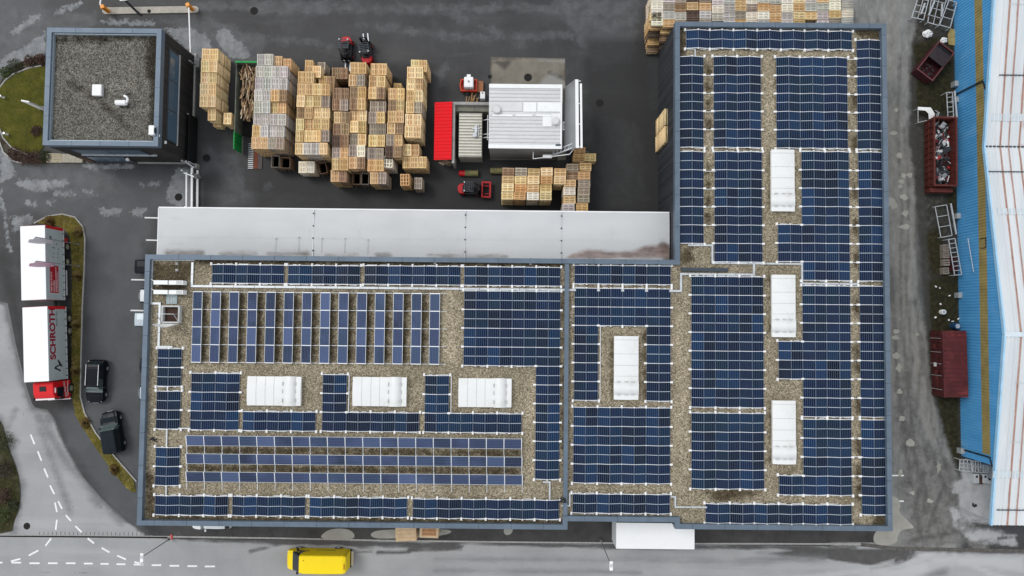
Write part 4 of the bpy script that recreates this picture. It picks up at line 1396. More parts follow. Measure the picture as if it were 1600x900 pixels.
for i in range(14):
    x, y = at(301 + 28.5 * i, 455.6 + .24 * i, 7.85)
    old_rack(x, y, 4, True, '%s narrow rack of four pale blue panels, counted from the service corner' % ORD[i], 'upright racks of pale blue panels')
for j, (px, py, lb) in enumerate(((290, 680.5, 'uppermost of the three long racks of small pale blue panels'), (290, 708.8, 'middle of the three long racks of small pale blue panels'), (290, 737, 'lowest of the three long racks of small pale blue panels'))):
    x, y = at(px, py, 8.0)
    old_rack(x, y, 19, False, lb, 'long racks of pale blue panels')

# ------------------------------------------------------------------ cable trays on the roof
def tray(label, pp, wd=.20, h=.10, z=ZR + .10, thin=False):
    t = thing('cable_tray', label, 'cable tray', (*at(*pp[0], z), ZR), 0, 'light metal cable trays on the roof')
    q = [Vector((*at(a, b, z), 0)) for a, b in pp]
    for i in range(len(q) - 1):       # squared to the building
        d = q[i + 1] - q[i]
        if abs(d.x) > abs(d.y):
            q[i + 1].y = q[i].y
        else:
            q[i + 1].x = q[i].x
    mb, lid = MB(), MB()
    for i, (a, b) in enumerate(zip(q[:-1], q[1:])):
        d = (b - a).normalized()
        zz = z + .001 * i
        a2, b2 = a - d * (wd / 2 if i else 0), b + d * (wd / 2)
        mb.bar((a2.x, a2.y, zz), (b2.x, b2.y, zz), wd, h)
        Lh = (b - a).length
        n = int(Lh / 2.0)
        for k_ in range(1, n + 1):
            c = a + d * (Lh * k_ / (n + 1))
            lid.box((c.x, c.y, zz), (.03 if abs(d.x) > .5 else wd + .02, wd + .02 if abs(d.x) > .5 else .03, h + .015))
    mb.build('tray', M_GALV, t, True)
    if lid.v:
        lid.build('coupler', M_SEAM, t, True)
    return t


tray('long light cable tray running east above the upright racks', [(301, 410), (301, 447), (560, 449), (1064, 452), (1064, 428), (1178, 429), (1179, 413)])
tray('cable tray stepping around the mossy corner to the east parapet', [(1075, 383), (1113, 383.5), (1113, 411), (1253, 412), (1253, 443), (1340, 444)], .17)
tray('second rail of the double tray above the eastern seven-row fields', [(1258, 446.5), (1372, 447)], .10)
tray('tray along the north-west corner behind the air-conditioning units', [(304, 406), (238, 405), (234, 474), (250, 475), (248, 542), (268, 542)], .2)
tray('short tray linking the two upper small square fields', [(262, 603), (262, 611)], .12)
tray('short upright tray between the middle and lowest square fields', [(261, 672), (260, 700)], .12)
tray('short upright tray below the lowest square field', [(260, 759), (259, 775)], .12)
tray('short level tray joining square field and four-by-three field', [(279, 669), (297, 669)], .10)
tray('short tray from the L-shaped field down to the south row', [(848, 753), (859, 753), (859, 781)], .14)
tray('short tray over the divider near the south parapet', [(877, 790), (890, 790), (892, 771), (900, 771)], .14)
tray('stepped tray between the middle and right south rows', [(1048, 776), (1055, 776), (1055, 792), (1104, 792)], .14)
tray('short link tray at the north-west corner of the right wing', [(1086, 77), (1086, 87)], .12)
M_ROD = M_FOOT
for px, rows in ((1101, (117, 145, 174, 202, 267, 295, 323, 352)), (1326, (92, 119, 147, 176, 203, 266, 295, 324, 353, 381, 410, 476, 505, 534, 563, 592, 623, 685, 714, 744))):
    for y in rows:
        X, Y = at(px + (y - 100) * .013, y, 7.9)
        ln = 1.0
        o = MB().bar((0, 0, 0), (ln, 0, 0), .035, .03).build('tie_rod', M_ROD, None)
        o.location = (X - .05, Y, ZR + .14)
        tag(o, 'thin white tie rod bridging the gravel aisle between two solar fields', 'rod', 'tie rods across the gravel aisles')

# ------------------------------------------------------------------ skylights
M_OPAL = plain('opal_polycarbonate', (0.74, 0.75, 0.74), 0.35, var=0.03, scale=1.0, dirt=(0.56, 0.56, 0.52), dirt_amt=0.55)
M_OPALJ = plain('skylight_joint', (0.50, 0.51, 0.50), 0.5)


def skylight(px0, py0, px1, py1, label, grp):
    z = ZR + .55
    (xa, ya), (xb, yb) = at(px0, py0, z), at(px1, py1, z)
    w_, l_ = xb - xa, ya - yb
    cx, cy = (xa + xb) / 2, (ya + yb) / 2
    t = thing('skylight', label, 'skylight', (cx, cy, ZR), 0, grp)
    vert = l_ > w_
    W, Lg = (w_, l_) if vert else (l_, w_)

    def P(u, v, zz):
        return (u, v, zz) if vert else (v if True else v, u, zz)
    cb = MB()
    ring(cb, [(-w_ / 2 + .04, -l_ / 2 + .04), (w_ / 2 - .04, -l_ / 2 + .04), (w_ / 2 - .04, l_ / 2 - .04), (-w_ / 2 + .04, l_ / 2 - .04)], .10, 0, .40)
    cb.build('curb', M_WHITE, t)
    mb = MB()
    n = 12
    vs, fs = [], []
    for i in range(n + 1):
        u = -W / 2 + W * i / n
        zz = .40 + .13 * (1 - (2 * i / n - 1) ** 2)
        for v in (-Lg / 2, Lg / 2):
            vs.append(P(u, v, zz))
    for i in range(n):
        f = (2 * i, 2 * i + 1, 2 * i + 3, 2 * i + 2)
        fs.append(f if not vert else f[::-1])
    ends = [tuple(range(0, 2 * n + 1, 2)), tuple(range(1, 2 * n + 2, 2))]
    mb.add(vs, fs, True)
    mb.add(vs, ends)
    vault = mb.build('vault', M_OPAL, t)
    jm, fm = MB(), MB()
    marks = (.06, .28, .46, .63) if vert else (.17, .34, .5)
    for q in marks:
        v = Lg / 2 - Lg * q if vert else -Lg / 2 + Lg * q
        for i in range(n):
            u0, u1 = -W / 2 + W * i / n, -W / 2 + W * (i + 1) / n
            z0, z1 = .40 + .13 * (1 - (2 * i / n - 1) ** 2), .40 + .13 * (1 - (2 * (i + 1) / n - 1) ** 2)
            jm.bar(P(u0, v, z0 + .004), P(u1, v, z1 + .004), .035, .02)
    merge(vault, jm, M_OPALJ)
    # the opening flap near one end
    a, b = (.715, .92) if vert else (.665, .90)
    vs, fs = [], []
    for i in range(n + 1):
        u = -W / 2 - .03 + (W + .06) * i / n
        zz = .44 + .13 * (1 - (2 * i / n - 1) ** 2)
        for q in (a, b):
            v = Lg / 2 - Lg * q if vert else -Lg / 2 + Lg * q
            vs.append(P(u, v, zz))
    m_ = len(vs)
    vs += [(x, y, zz - .09) for x, y, zz in vs]
    for i in range(n):
        fs += [(2 * i, 2 * i + 1, 2 * i + 3, 2 * i + 2), (2 * i, 2 * i + 2, m_ + 2 * i + 2, m_ + 2 * i), (2 * i + 1, m_ + 2 * i + 1, m_ + 2 * i + 3, 2 * i + 3)]
    fm.add(vs, fs, True)
    fl = fm.build('opening_flap', M_OPAL, t)
    hm = MB()
    for q in (a, b):
        v = (Lg / 2 - Lg * q) if vert else (-Lg / 2 + Lg * q)
        for u in (-.32 * W, 0, .26 * W):
            hm.box(P(u, v, .575), (.35, .07, .05) if vert else (.07, .35, .05))
    hm.build('hinge', M_OPALJ, fl)
    return t


skylight(386, 588, 469, 634.5, 'westernmost of the three flat white skylights', 'white skylights on the hall roof')
skylight(551, 589, 634.5, 635.5, 'middle of the three flat white skylights', 'white skylights on the hall roof')
skylight(716.5, 591, 799, 637, 'easternmost of the three flat white skylights', 'white skylights on the hall roof')
skylight(960, 525, 998, 625, 'lone upright white skylight inside the U-shaped solar field', 'white skylights on the hall roof')
skylight(1206, 233, 1243, 330, 'northernmost of the three upright white skylights in the right wing', 'white skylights on the hall roof')
skylight(1207, 429, 1244.5, 527, 'middle one of the three upright white skylights in the right wing', 'white skylights on the hall roof')
skylight(1208, 626, 1245, 726, 'southernmost of the three upright white skylights in the right wing', 'white skylights on the hall roof')

# ------------------------------------------------------------------ plant on the hall roof
for (px, py, lb) in ((264, 441.5, 'upper of the two long white air-conditioning units'), (264, 456.5, 'lower of the two long white air-conditioning units')):
    x, y = at(px, py, ZR + .8)
    t = thing('air_conditioner', lb, 'air conditioner', (x, y, ZR), 0, 'white air-conditioning units on the roof')
    for sx in (-1, 1):
        MB().bx(sx * .72 - .66, sx * .72 + .66, -.2, .2, .12, .95).build('casing', M_WHITE, t, bevel=.03)
        g = MB()
        g.cyl((sx * .72, -.2, .55), (sx * .72, -.225, .55), .33, .33, 18)
        g.build('fan_grille', M_BLACK, t)
    MB().bx(.75, 1.3, -.15, .15, .955, .965).build('louvre', M_OPALJ, t)
    MB().bx(-1.3, -1.2, -.25, .25, 0, .12).bx(1.2, 1.3, -.25, .25, 0, .12).bx(-.05, .05, -.25, .25, 0, .12).build('stand', M_SEAM, t)
    MB().tube([(-1.36, .05, .5), (-1.9, .3, .3), (-2.1, .35, .1)], .035, 6).build('pipe', M_FOOT, t)
x, y = at(266, 494, ZR + .5)
t = thing('roof_hatch', 'open roof access hatch with dark opening and tilted white lid', 'roof hatch', (x, y, ZR))
mb = MB()
ring(mb, [(-.85, -.65), (.85, -.65), (.85, 1.0), (-.85, 1.0)], .14, 0, .5)
mb.build('curb', M_OPALJ, t)
MB().bx(-.70, .70, -.50, .85, .02, .06).build('shaft_floor', plain('brown_shaft', (0.055, 0.03, 0.022), 0.8), t)
mb = MB()
n = 10
vs, fs = [], []
for i in range(n + 1):
    u = -1.05 + 2.1 * i / n
    bl = .30 * (1 - (2 * i / n - 1) ** 2)
    vs += [(u, -.72 - bl * .9, .62 + .35), (u, -.72, .52), (u, -.74 - bl, 1.9)]
for i in range(n):
    fs += [(3 * i + 1, 3 * i + 4, 3 * i + 3, 3 * i), (3 * i, 3 * i + 3, 3 * i + 5, 3 * i + 2)]
mb.add(vs, fs, True)
mb.build('lid', M_OPAL, t)
mb = MB()
for u in (-.8, .8):
    mb.bar((u, -.6, .5), (u, .2, 1.5), .04).bar((u, .2, .5), (u, .2, 1.5), .04)
mb.bar((-.8, .2, 1.5), (.8, .2, 1.5), .04)
mb.build('guard_rail', M_GALV, t)
MB().box((-.1, 1.75, .08), (1.0, 1.2, .10)).build('step_grate', plain('glass_step', (0.32, 0.40, 0.42), 0.3), t)
mb = MB()
for u in (-.35, -.1, .15):
    mb.bx(u - .03, u + .03, 1.15, 2.35, .13, .16)
mb.build('grate_bar', M_OPALJ, t)
for px, py in ((277, 412), (277, 422), (680, 411), (829, 412), (891, 500), (1240, 404)):
    x, y = at(px, py, ZR)
    o = MB().box((x, y, ZR + .08), (.28, .28, .16), top=.8).build('drain_cover', M_CONC)
    tag(o, 'small square roof drain cover set in the gravel', 'drain', 'roof drain covers')
for px, py, lb in ((240, 687, 'tangle of black cable on the west roof edge'), (877, 779, 'tangle of dark red and black cable by the roof divider')):
    q = random.Random(px)
    x, y = at(px, py, ZR)
    mb = MB()
    pp = [(x + q.uniform(-.5, .5), y + q.uniform(-.25, .25), ZR + .6 * (px > 800) + q.uniform(.02, .08)) for _ in range(9)]
    mb.tube(pp, .045, 6)
    tag(mb.build('cable_coil', M_BLACK), lb, 'cable')

# office roof plant
x, y = at(152, 141, 7.1)
t = thing('roof_vent', 'square white roof vent in the middle of the office roof', 'roof vent', (x, y, 6.7))
MB().box((0, 0, .2), (.78, .95, .4)).build('base', M_OPALJ, t)
MB().box((0, 0, .47), (.95, 1.15, .14), top=.9).build('lid', M_WHITE, t, bevel=.03)
x, y = at(192, 160, 7.2)
t = thing('roof_fan', 'white bent exhaust fan pipe on black legs on the office roof', 'fan', (x, y, 6.7))
MB().cyl((-.62, -.05, .55), (.35, -.05, .55), .26, .26, 16).build('fan_body', M_WHITE, t)
MB().tube([(.35, -.05, .6), (.55, .15, .65), (.5, .45, .7), (.2, .6, .7)], .11, 10).build('pipe', M_WHITE, t)
mb = MB()
for u in (-.4, .3):
    for v in (-.4, .3):
        mb.cyl((u, v, 0), (u, v * .3, .4), .035, .035, 6)
mb.build('leg', M_BLACK, t)
MB().box((.25, .85, .25), (.7, .14, .1), rz=.3).build('pipe_mouth', M_BLACK, t)
x, y = at(238, 204, 7.3)
t = thing('air_conditioner', 'small white air-conditioning unit by the office east parapet', 'air conditioner', (x, y, 6.7))
MB().box((0, 0, .45), (.5, .9, .75)).build('casing', M_WHITE, t, bevel=.03)
MB().cyl((.26, 0, .5), (.28, 0, .5), .3, .3, 16).build('fan_grille', M_BLACK, t)
MB().tube([(.1, -.5, .3), (.5, -.55, .3), (.55, -.3, .3)], .05, 8).build('pipe', M_WHITE, t)
x, y = at(157, 63, 6.9)
o = MB().cyl((x - .25, y - .25, 6.75), (x + .05, y - .5, 7.0), .06, .06, 8).cyl((x + .3, y + .15, 6.75), (x + .4, y + .1, 7.05), .09, .09, 8).build('antenna_stub', M_BLACK)
tag(o, 'dark antenna stubs near the north parapet of the office roof', 'antenna')
# ------------------------------------------------------------------ pallets
TONES = {'p': ((0.80, 0.60, 0.33), 'pale'), 't': ((0.62, 0.42, 0.215), 'tan'), 'b': ((0.30, 0.195, 0.12), 'brown'), 'g': ((0.35, 0.29, 0.235), 'grey'), 's': ((0.53, 0.50, 0.465), 'silvery'),
         'o': ((0.64, 0.385, 0.18), 'orange'), 'y': ((0.74, 0.52, 0.255), 'yellowish'), 'd': ((0.095, 0.066, 0.05), 'dark'), 'w': ((0.82, 0.74, 0.62), 'whitish')}
k = Mat('pallet_wood', 0.85, 0, 0.2)
oc = k.n('ShaderNodeObjectInfo').outputs['Color']
nz = k.noise(3.0, 7, 0.7, (1.0, 5.0, 1.0))
sp = k.n('ShaderNodeSeparateXYZ')
k.l(k.tc.outputs['Object'], sp.inputs[0])
bd = k.n('ShaderNodeTexWhiteNoise', noise_dimensions='2D')
cmb = k.n('ShaderNodeCombineXYZ')
k.l(k.math('FLOOR', k.math('DIVIDE', k.math('ADD', sp.outputs['Y'], 5.0), 0.165)), cmb.inputs[0])
k.l(k.objrand(), cmb.inputs[1])
k.l(cmb.outputs[0], bd.inputs['Vector'])
col = k.mix(0.62, oc, k.ramp(bd.outputs['Value'], [(0.0, (0.22, 0.20, 0.18)), (0.5, (0.55, 0.53, 0.51)), (1.0, (0.92, 0.90, 0.86))]), 'SOFT_LIGHT')
col = k.mix(k.rng(nz, 0.45, 0.75, 0, 0.40), col, (0.25, 0.21, 0.17), 'MULTIPLY')
col = k.mix(k.rng(k.noise(2.0, 5, 0.6), 0.5, 0.8, 0, 0.2), col, (0.30, 0.275, 0.25))
k.color(col)
M_PALLET = k.m
k = Mat('stacked_pallet_wood', 0.88, 0, 0.2)
ac = k.attr('tone', 'Color')
col = k.mix(k.rng(k.noise(3.0, 7, 0.7, (1, 1, 4)), 0.45, 0.75, 0, 0.45), ac, (0.22, 0.18, 0.14), 'MULTIPLY')
k.color(col)
M_PSTACK = k.m

PT = 0.146
PLX, PLY = 1.2, 0.8          # long side along x in the mesh


def pallet_boxes(simple=False):
    b = []
    H = PT - .003
    if simple:
        for y, w_ in ((-.34, .12), (-.17, .105), (0, .12), (.17, .105), (.34, .12)):
            b.append((0, y, H - .011, 1.2, w_, .022))
    else:
        for y, w_ in ((-.34, .12), (-.17, .105), (0, .12), (.17, .105), (.34, .12)):
            b.append((0, y, H - .011, 1.2, w_, .022))
        for x in (-.5275, 0, .5275):
            b.append((x, 0, H - .033, .145, .8, .0215))
    for x in (-.5275, 0, .5275):
        for y in (-.3275, 0, .3275):
            b.append((x, y, .0605, .144, .10 if y else .145, .078 if not simple else .1))
    for y in (-.3275, 0, .3275):
        b.append((0, y, .011, 1.2, .10, .0215))
    return b


_m = MB()
for b in pallet_boxes():
    _m.box(b[:3], b[3:])
ME_PAL = _m.mesh('pallet')
ME_PAL.materials.append(M_PALLET)
# pallet built with a square-grid deck (the two conspicuous ones near the south edge)
_m = MB()
for y in (-.36, -.12, .12, .36):
    _m.box((0, y, PT - .014), (1.2, .075, .022))
for x in (-.55, -.18, .18, .55):
    _m.box((x, 0, PT - .034), (.09, .8, .02))
for x in (-.5, .5):
    for y in (-.33, 0, .33):
        _m.box((x, y, .05), (.14, .1, .098))
ME_GRID = _m.mesh('pallet')
ME_GRID.materials.append(M_PALLET)
_m = MB()
for b in pallet_boxes(True):
    _m.box(b[:3], b[3:])
TV = np.array(_m.v)
TF = np.array(_m.f)
STACKED = []          # (x, y, z, angle, scale xy, tone) of every pallet that is not an object of its own
INDIV = []
ORDW = ['first', 'second', 'third', 'fourth', 'fifth', 'sixth', 'seventh', 'eighth', 'ninth', 'tenth', 'eleventh', 'twelfth', 'thirteenth', 'fourteenth', 'fifteenth', 'sixteenth', 'seventeenth', 'eighteenth', 'nineteenth', 'twentieth']


def vary(c, a=.14):
    f = 1 + rnd.uniform(-a, a)
    return tuple(max(0, min(1, x * f * (1 + rnd.uniform(-.05, .05)))) for x in c)


def put_stack(x, y, n, tone, ang, label, group, sx=1.0, sy=1.0, mesh=None, jit=.02, second=None):
    """stack of n pallets centred on x, y; the top one is an object"""
    for i in range(n - 1):
        tn = tone if rnd.random() < .75 else rnd.choice('tbttp')
        if second and i == n - 2:
            INDIV.append((x + rnd.uniform(-jit, jit), y + rnd.uniform(-jit, jit), i * PT, ang, sx, sy, vary(TONES[tone][0]), second, group, None))
            continue
        STACKED.append((x + rnd.uniform(-jit, jit), y + rnd.uniform(-jit, jit), i * PT, ang + rnd.uniform(-.008, .008), sx, sy, vary(TONES[tn][0], .22)))
    INDIV.append((x, y, (n - 1) * PT, ang + rnd.uniform(-.03, .03), sx, sy, vary(TONES[tone][0], .10), label, group, mesh))


NS = R(90)
FRONT = []


def block(name, group, rows, conv, default_n, ang=NS, sx=1.0):
    """rows: (zx, zy, tones, n or None) in zoom coordinates; tones laid from left to right"""
    w_ = PLY if ang else PLX
    d_ = PLX if ang else PLY
    rr = {}
    for (zx, zy, tones, n, row) in rows:
        n = n or default_n + rnd.choice((-1, 0, 0, 0, 1))
        px, py = conv(zx, zy)
        X, Y = at(px, py, n * PT)
        for i, tn in enumerate(tones):
            c = rr.get(row, 0)
            rr[row] = c + 1
            lab = '%s pallet topping %s, %s row down, %s from left' % (TONES[tn][1], name, ORDW[row], ORDW[c])
            sec = None
            if row == max(r[4] for r in rows) and len(rows) > 3 and i < 4:
                sec = '%s pallet below top in %s, last row, %s from left' % (TONES[tn][1], name, ORDW[c])
            put_stack(X + (i + .5) * (w_ + .016) + rnd.uniform(-.01, .01), Y - d_ / 2 + rnd.uniform(-.015, .015), n, tn, ang, lab, group, second=sec)


z2 = lambda x, y: (300 + x / 3.0, y / 3.0)
G_Y = 'wooden pallets stacked in the yard'


def rows(*rr):
    out = []
    for i, r in enumerate(rr):
        for (zx, zy, tones, *n) in r:
            out.append((zx, zy, tones, n[0] if n else None, i))
    return out


block('the pale block by the office', G_Y, rows([(47, 228, 'pp')], [(43, 282, 'pp')], [(41, 336, 'pp')], [(38, 391, 'pp')], [(36, 446, 'pp')], [(74, 510, 'p', 19), (148, 528, 'p', 14)], [(100, 540, 'p', 8)]), z2, 23)
block('the silvery block by green skip', G_Y, rows([(305, 252, 'ss'), (386, 262, 't', 22), (428, 274, 't', 21)], [(299, 308, 'ssss')], [(296, 365, 'ssss')], [(293, 420, 'ss'), (369, 420, 'tb')], [(291, 475, 'ss'), (366, 476, 'tt')],
      [(288, 530, 'ss'), (365, 532, 'ss')], [(283, 586, 'ts'), (358, 587, 'ss')], [(279, 642, 'tt'), (354, 643, 'gg')]), z2, 25)
block('the wide block left of forks', G_Y, rows([(530, 281, 't', 17), (588, 291, 'g', 14)], [(530, 308, 'tp', 21)], [(497, 334, 'tt', 23), (594, 356, 'tb', 19)], [(494, 390, 'ttpt')], [(491, 446, 'p'), (531, 446, 'ptg')], [(491, 501, 'bt'), (570, 499, 'yp')],
      [(488, 555, 'p'), (530, 553, 'ttt')], [(486, 609, 't'), (527, 609, 'yy'), (606, 609, 'g')], [(483, 668, 'pssp', 26)], [(500, 756, 'ww', 14)]), z2, 25)
block('the dark column below the forks', G_Y, rows([(656, 316, 'bb', 14)], [(660, 411, 'bb')], [(657, 463, 'bg')], [(665, 523, 'tb')], [(661, 578, 'bb')], [(657, 633, 'db')], [(657, 687, 'go')], [(656, 742, 'tt')], [(650, 797, 'tb', 22)]), z2, 24)
block('the column below right forklift', G_Y, rows([(742, 291, 'tt', 22)], [(735, 348, 'tg')], [(740, 404, 'bo')], [(738, 459, 'bt')], [(743, 515, 'tp')], [(740, 566, 'pt')], [(740, 626, 'gy')], [(735, 679, 'gw')], [(735, 735, 'tb', 24)]), z2, 24)
block('the mixed column with slate rows', G_Y, rows([(838, 296, 'tt', 24)], [(830, 353, 'ty', 25)], [(827, 408, 'yb', 26)], [(834, 474, 'gg', 23)], [(828, 523, 'gy')], [(833, 577, 'gg')], [(828, 632, 'yy')], [(823, 692, 'gg')], [(823, 747, 'oo')], [(835, 806, 'tg', 23)]), z2, 24)
block('the short mixed column', G_Y, rows([(945, 389, 'y', 14)], [(921, 412, 'ty')], [(920, 466, 'bt')], [(918, 519, 'tt')], [(915, 573, 'yb')], [(911, 628, 'gt')], [(906, 683, 'db')]), z2, 24)
block('the pale block by red roof', G_Y, rows([(1026, 280, 'pt')], [(1008, 312, 'pp')], [(1006, 366, 'pt')], [(1006, 421, 'tp')], [(1003, 475, 'yg')], [(1000, 533, 'pp')], [(997, 589, 'pp', 26)], [(990, 676, 'pt', 19)], [(987, 733, 'ttt', 19)], [(1042, 832, 'g', 15)]), z2, 25)
for (zx, zy, tn, n, lb) in ((897, 730, 'w', 22, 'whitish pallet with a grid deck on a tall stack at the yard edge'), (975, 815, 'o', 20, 'orange grid-decked pallet topping the southern stack near the red roof')):
    px, py = z2(zx, zy)
    X, Y = at(px, py, n * PT)
    put_stack(X + .5, Y - .6, n, tn, NS, lb, G_Y, 1.0, 1.15, ME_GRID)

EW = 0.0
ident = lambda x, y: (x, y)
block('the honey block by the kiln', G_Y, rows([(785, 262, 'b'), (805, 262, 'g'), (825, 263, 't'), (845, 262, 'p'), (866, 263, 't')], [(784.5, 274.5, 't'), (804, 275, 'y'), (824, 275, 'p'), (844.5, 274.5, 'o'), (865.5, 275, 'p')],
      [(784, 286.5, 'p'), (804, 288, 'o'), (823.5, 288, 't'), (843.5, 288, 'y')], [(783.5, 299, 'p'), (802.5, 299.5, 'o'), (823, 300, 'w'), (843, 300.5, 'p')]), ident, 25, 0)
block('the file below the kiln door', G_Y, rows([(896.5, 230, 'o', 8)], [(895.5, 240.5, 'o', 12), (913, 239.5, 'y', 11)], [(885.5, 256, 'g', 22), (905.5, 254.5, 't', 20)], [(885.5, 268, 'b', 21), (903.5, 268, 't')], [(881, 280.5, 't', 24), (903.5, 280.5, 'g')],
      [(880.5, 292, 'w', 24), (903, 292, 'g')], [(880.5, 305.5, 't', 24), (902.5, 304, 'g')], [(879, 318, 's', 24), (900, 317, 'o', 22)]), ident, 23, 0)
tr = []
cols = [1017.5, 1036, 1054, 1073, 1093, 1112.6, 1130.6, 1147.7, 1165.5, 1184, 1202.5, 1221, 1239.5, 1258, 1276.5, 1295.5, 1315]
tt = ['w', 's', 'b', 'd', 'g', 's', 's', 't', 'w', 's', 't', 's', 'p', 's', 's', 'w', 's']
for ci, cx in enumerate(cols):
    y0 = rnd.uniform(-11, -5)
    for r_ in range(4):
        yy = y0 + r_ * 12.8
        if yy > 33:
            break
        if ci == 13 and r_ == 3:
            continue
        tn = tt[ci] if rnd.random() < .6 else rnd.choice('stgwst')
        tr.append((cx, yy, tn, 21 + (1 if ci == 9 else 0), r_))
block('the pile behind north parapet', 'wooden pallets stacked behind the right wing', tr, ident, 21, 0)
block('the north pile\'s western steps', 'wooden pallets stacked behind the right wing', rows([(1015, 20, 'p', 21), (1033.5, 27, 't', 19)], [(1014, 33, 'o', 18), (1032, 40, 't', 16)], [(1013, 45, 'd', 14), (1030.5, 52, 'b', 12)], [(1012, 58, 'o', 9), (1029.5, 65, 'd', 7)], [(1011, 70, 'b', 5)]), ident, 18, 0)
for (px, py, n, lb) in ((1038, 170, 31, 'pale long pallet topping the northern stack at the west wall'), (1038, 197, 31, 'pale long pallet topping the southern stack at the west wall')):
    X, Y = at(px, py, n * PT)
    put_stack(X + .62, Y - .8, n, 'p', NS, lb, 'pale tall pallets at the west wall', 1.36, 1.5)
for (px, py, n, lb) in ((1044, 86, 17, 'tan pallet stack top peeping out north along the west wall'), (1045.5, 281, 12, 'orange pallet peeping out beside the canopy end')):
    X, Y = at(px, py, n * PT)
    for j in (0, 1):
        put_stack(X + .45, Y - .6 - j * 1.22, n, 'o', NS, lb if not j else lb.replace('pallet', 'pallet, lower one,'), 'pale tall pallets at the west wall')

# the tops and some second layers are objects; all further layers are one mass
pal0 = None
for (x, y, z, a, sx, sy, c, lab, grp, mesh) in INDIV[:300]:
    o = bpy.data.objects.new('pallet', mesh or ME_PAL)
    COL.objects.link(o)
    o.location = (x, y, z)
    o.rotation_euler = (0, 0, a)
    o.scale = (sx, sy, 1)
    o.color = (*c, 1)
    tag(o, lab, 'pallet', grp)
for q in INDIV[300:]:
    STACKED.append(q[:7])
A = np.array([s[:6] for s in STACKED])
Cc = np.array([s[6] for s in STACKED])
n, nv = len(A), len(TV)
co, si = np.cos(A[:, 3])[:, None], np.sin(A[:, 3])[:, None]
lx, ly = TV[None, :, 0] * A[:, 4:5], TV[None, :, 1] * A[:, 5:6]
VX = lx * co - ly * si + A[:, 0:1]
VY = lx * si + ly * co + A[:, 1:2]
VZ = TV[None, :, 2] + A[:, 2:3]
V = np.stack([VX, VY, VZ], 2).reshape(-1, 3)
Fq = (TF[None] + (np.arange(n) * nv)[:, None, None]).reshape(-1, 4)
me = bpy.data.meshes.new('stacked_pallets')
me.vertices.add(len(V))
me.vertices.foreach_set('co', V.astype(np.float32).ravel())
me.loops.add(Fq.size)
me.loops.foreach_set('vertex_index', Fq.ravel().astype(np.int32))
me.polygons.add(len(Fq))
me.polygons.foreach_set('loop_start', (np.arange(len(Fq)) * 4).astype(np.int32))
me.polygons.foreach_set('loop_total', np.full(len(Fq), 4, np.int32))
me.update(calc_edges=True)
ca = me.color_attributes.new('tone', 'FLOAT_COLOR', 'POINT')
ca.data.foreach_set('color', np.column_stack([np.repeat(Cc, nv, 0), np.ones(n * nv)]).astype(np.float32).ravel())
me.materials.append(M_PSTACK)
o = bpy.data.objects.new('stacked_pallets', me)
COL.objects.link(o)
tag(o, 'lower layers of all the wooden pallet stacks in the yard', None, None, 'stuff')

# open crates of pallet collars
M_CRATE = plain('crate_boards', (0.20, 0.13, 0.085), 0.85, var=0.35, scale=4, dirt=(0.07, 0.05, 0.04))
M_CRATEG = plain('grey_crate_boards', (0.26, 0.225, 0.19), 0.85, var=0.3, scale=4, dirt=(0.08, 0.06, 0.05))


def crate(px, py, w_, l_, h, z0, mat, label, rz=0.0):
    x, y = at(px, py, z0 + h)
    t = thing('pallet_crate', label, 'crate', (x, y, 0), rz, 'open wooden crates in the yard')
    for i in range(int(z0 / .15)):
        pass
    mb = MB()
    n = max(1, int(h / .2))
    for i in range(n):
        ring(mb, [(-w_ / 2, -l_ / 2), (w_ / 2, -l_ / 2), (w_ / 2, l_ / 2), (-w_ / 2, l_ / 2)], .045, z0 + .13 + i * (h - .13) / n, z0 + .13 + (i + .93) * (h - .13) / n)
    mb.build('collar', mat, t)
    mb = MB()
    for zz in (0.0, .12) if z0 > 0 else (.0,):
        mb.bx(-w_ / 2, w_ / 2, -l_ / 2, l_ / 2, z0 + zz + .10 - (.12 if zz else 0), z0 + .125 - (.12 if zz else 0) + zz)
    for u in (-.42, 0, .42):
        mb.bx(u * w_ - .06, u * w_ + .06, -l_ / 2, l_ / 2, 0, z0 + .10)
    mb.build('base', mat, t)
    return t


crate(430, 252, .85, 1.25, .8, 1.1, M_CRATEG, 'grey open crate with a black inside below the silvery block')
crate(445.5, 254, 1.0, 1.15, .9, .9, M_CRATE, 'brown open crate right of the grey one below the silvery block')
crate(504, 262, .8, 1.2, .9, .6, M_CRATE, 'dark tilted crate beside the whitish pallets at the yard edge', .25)
crate(557, 279, .8, 1.2, .8, 1.4, M_CRATE, 'left dark open crate under the column below the second forklift')
crate(570, 279, .8, 1.2, .8, 1.5, M_CRATEG, 'right open crate with grey rim under the column below the second forklift')
x, y = at(399, 245, .05)
t = thing('trailer_ramp', 'rust-red steel ramp lying beside the silvery pallet block', 'ramp', (x, y, 0))
MB().bx(-.75, .75, -1.3, 1.5, .02, .09).build('deck', plain('ramp_steel', (0.085, 0.07, 0.068), 0.6, var=0.3, scale=5), t)
MB().bx(-.15, .3, -1.28, 1.48, .095, .11).build('rust_strip', plain('ramp_rust', (0.16, 0.055, 0.032), 0.8, var=0.3, scale=3), t)
mb = MB()
for i in range(14):
    mb.bx(-.74, -.2, -1.25 + i * .2, -1.2 + i * .2, .092, .115)
mb.build('tread_bar', M_GALV, t)
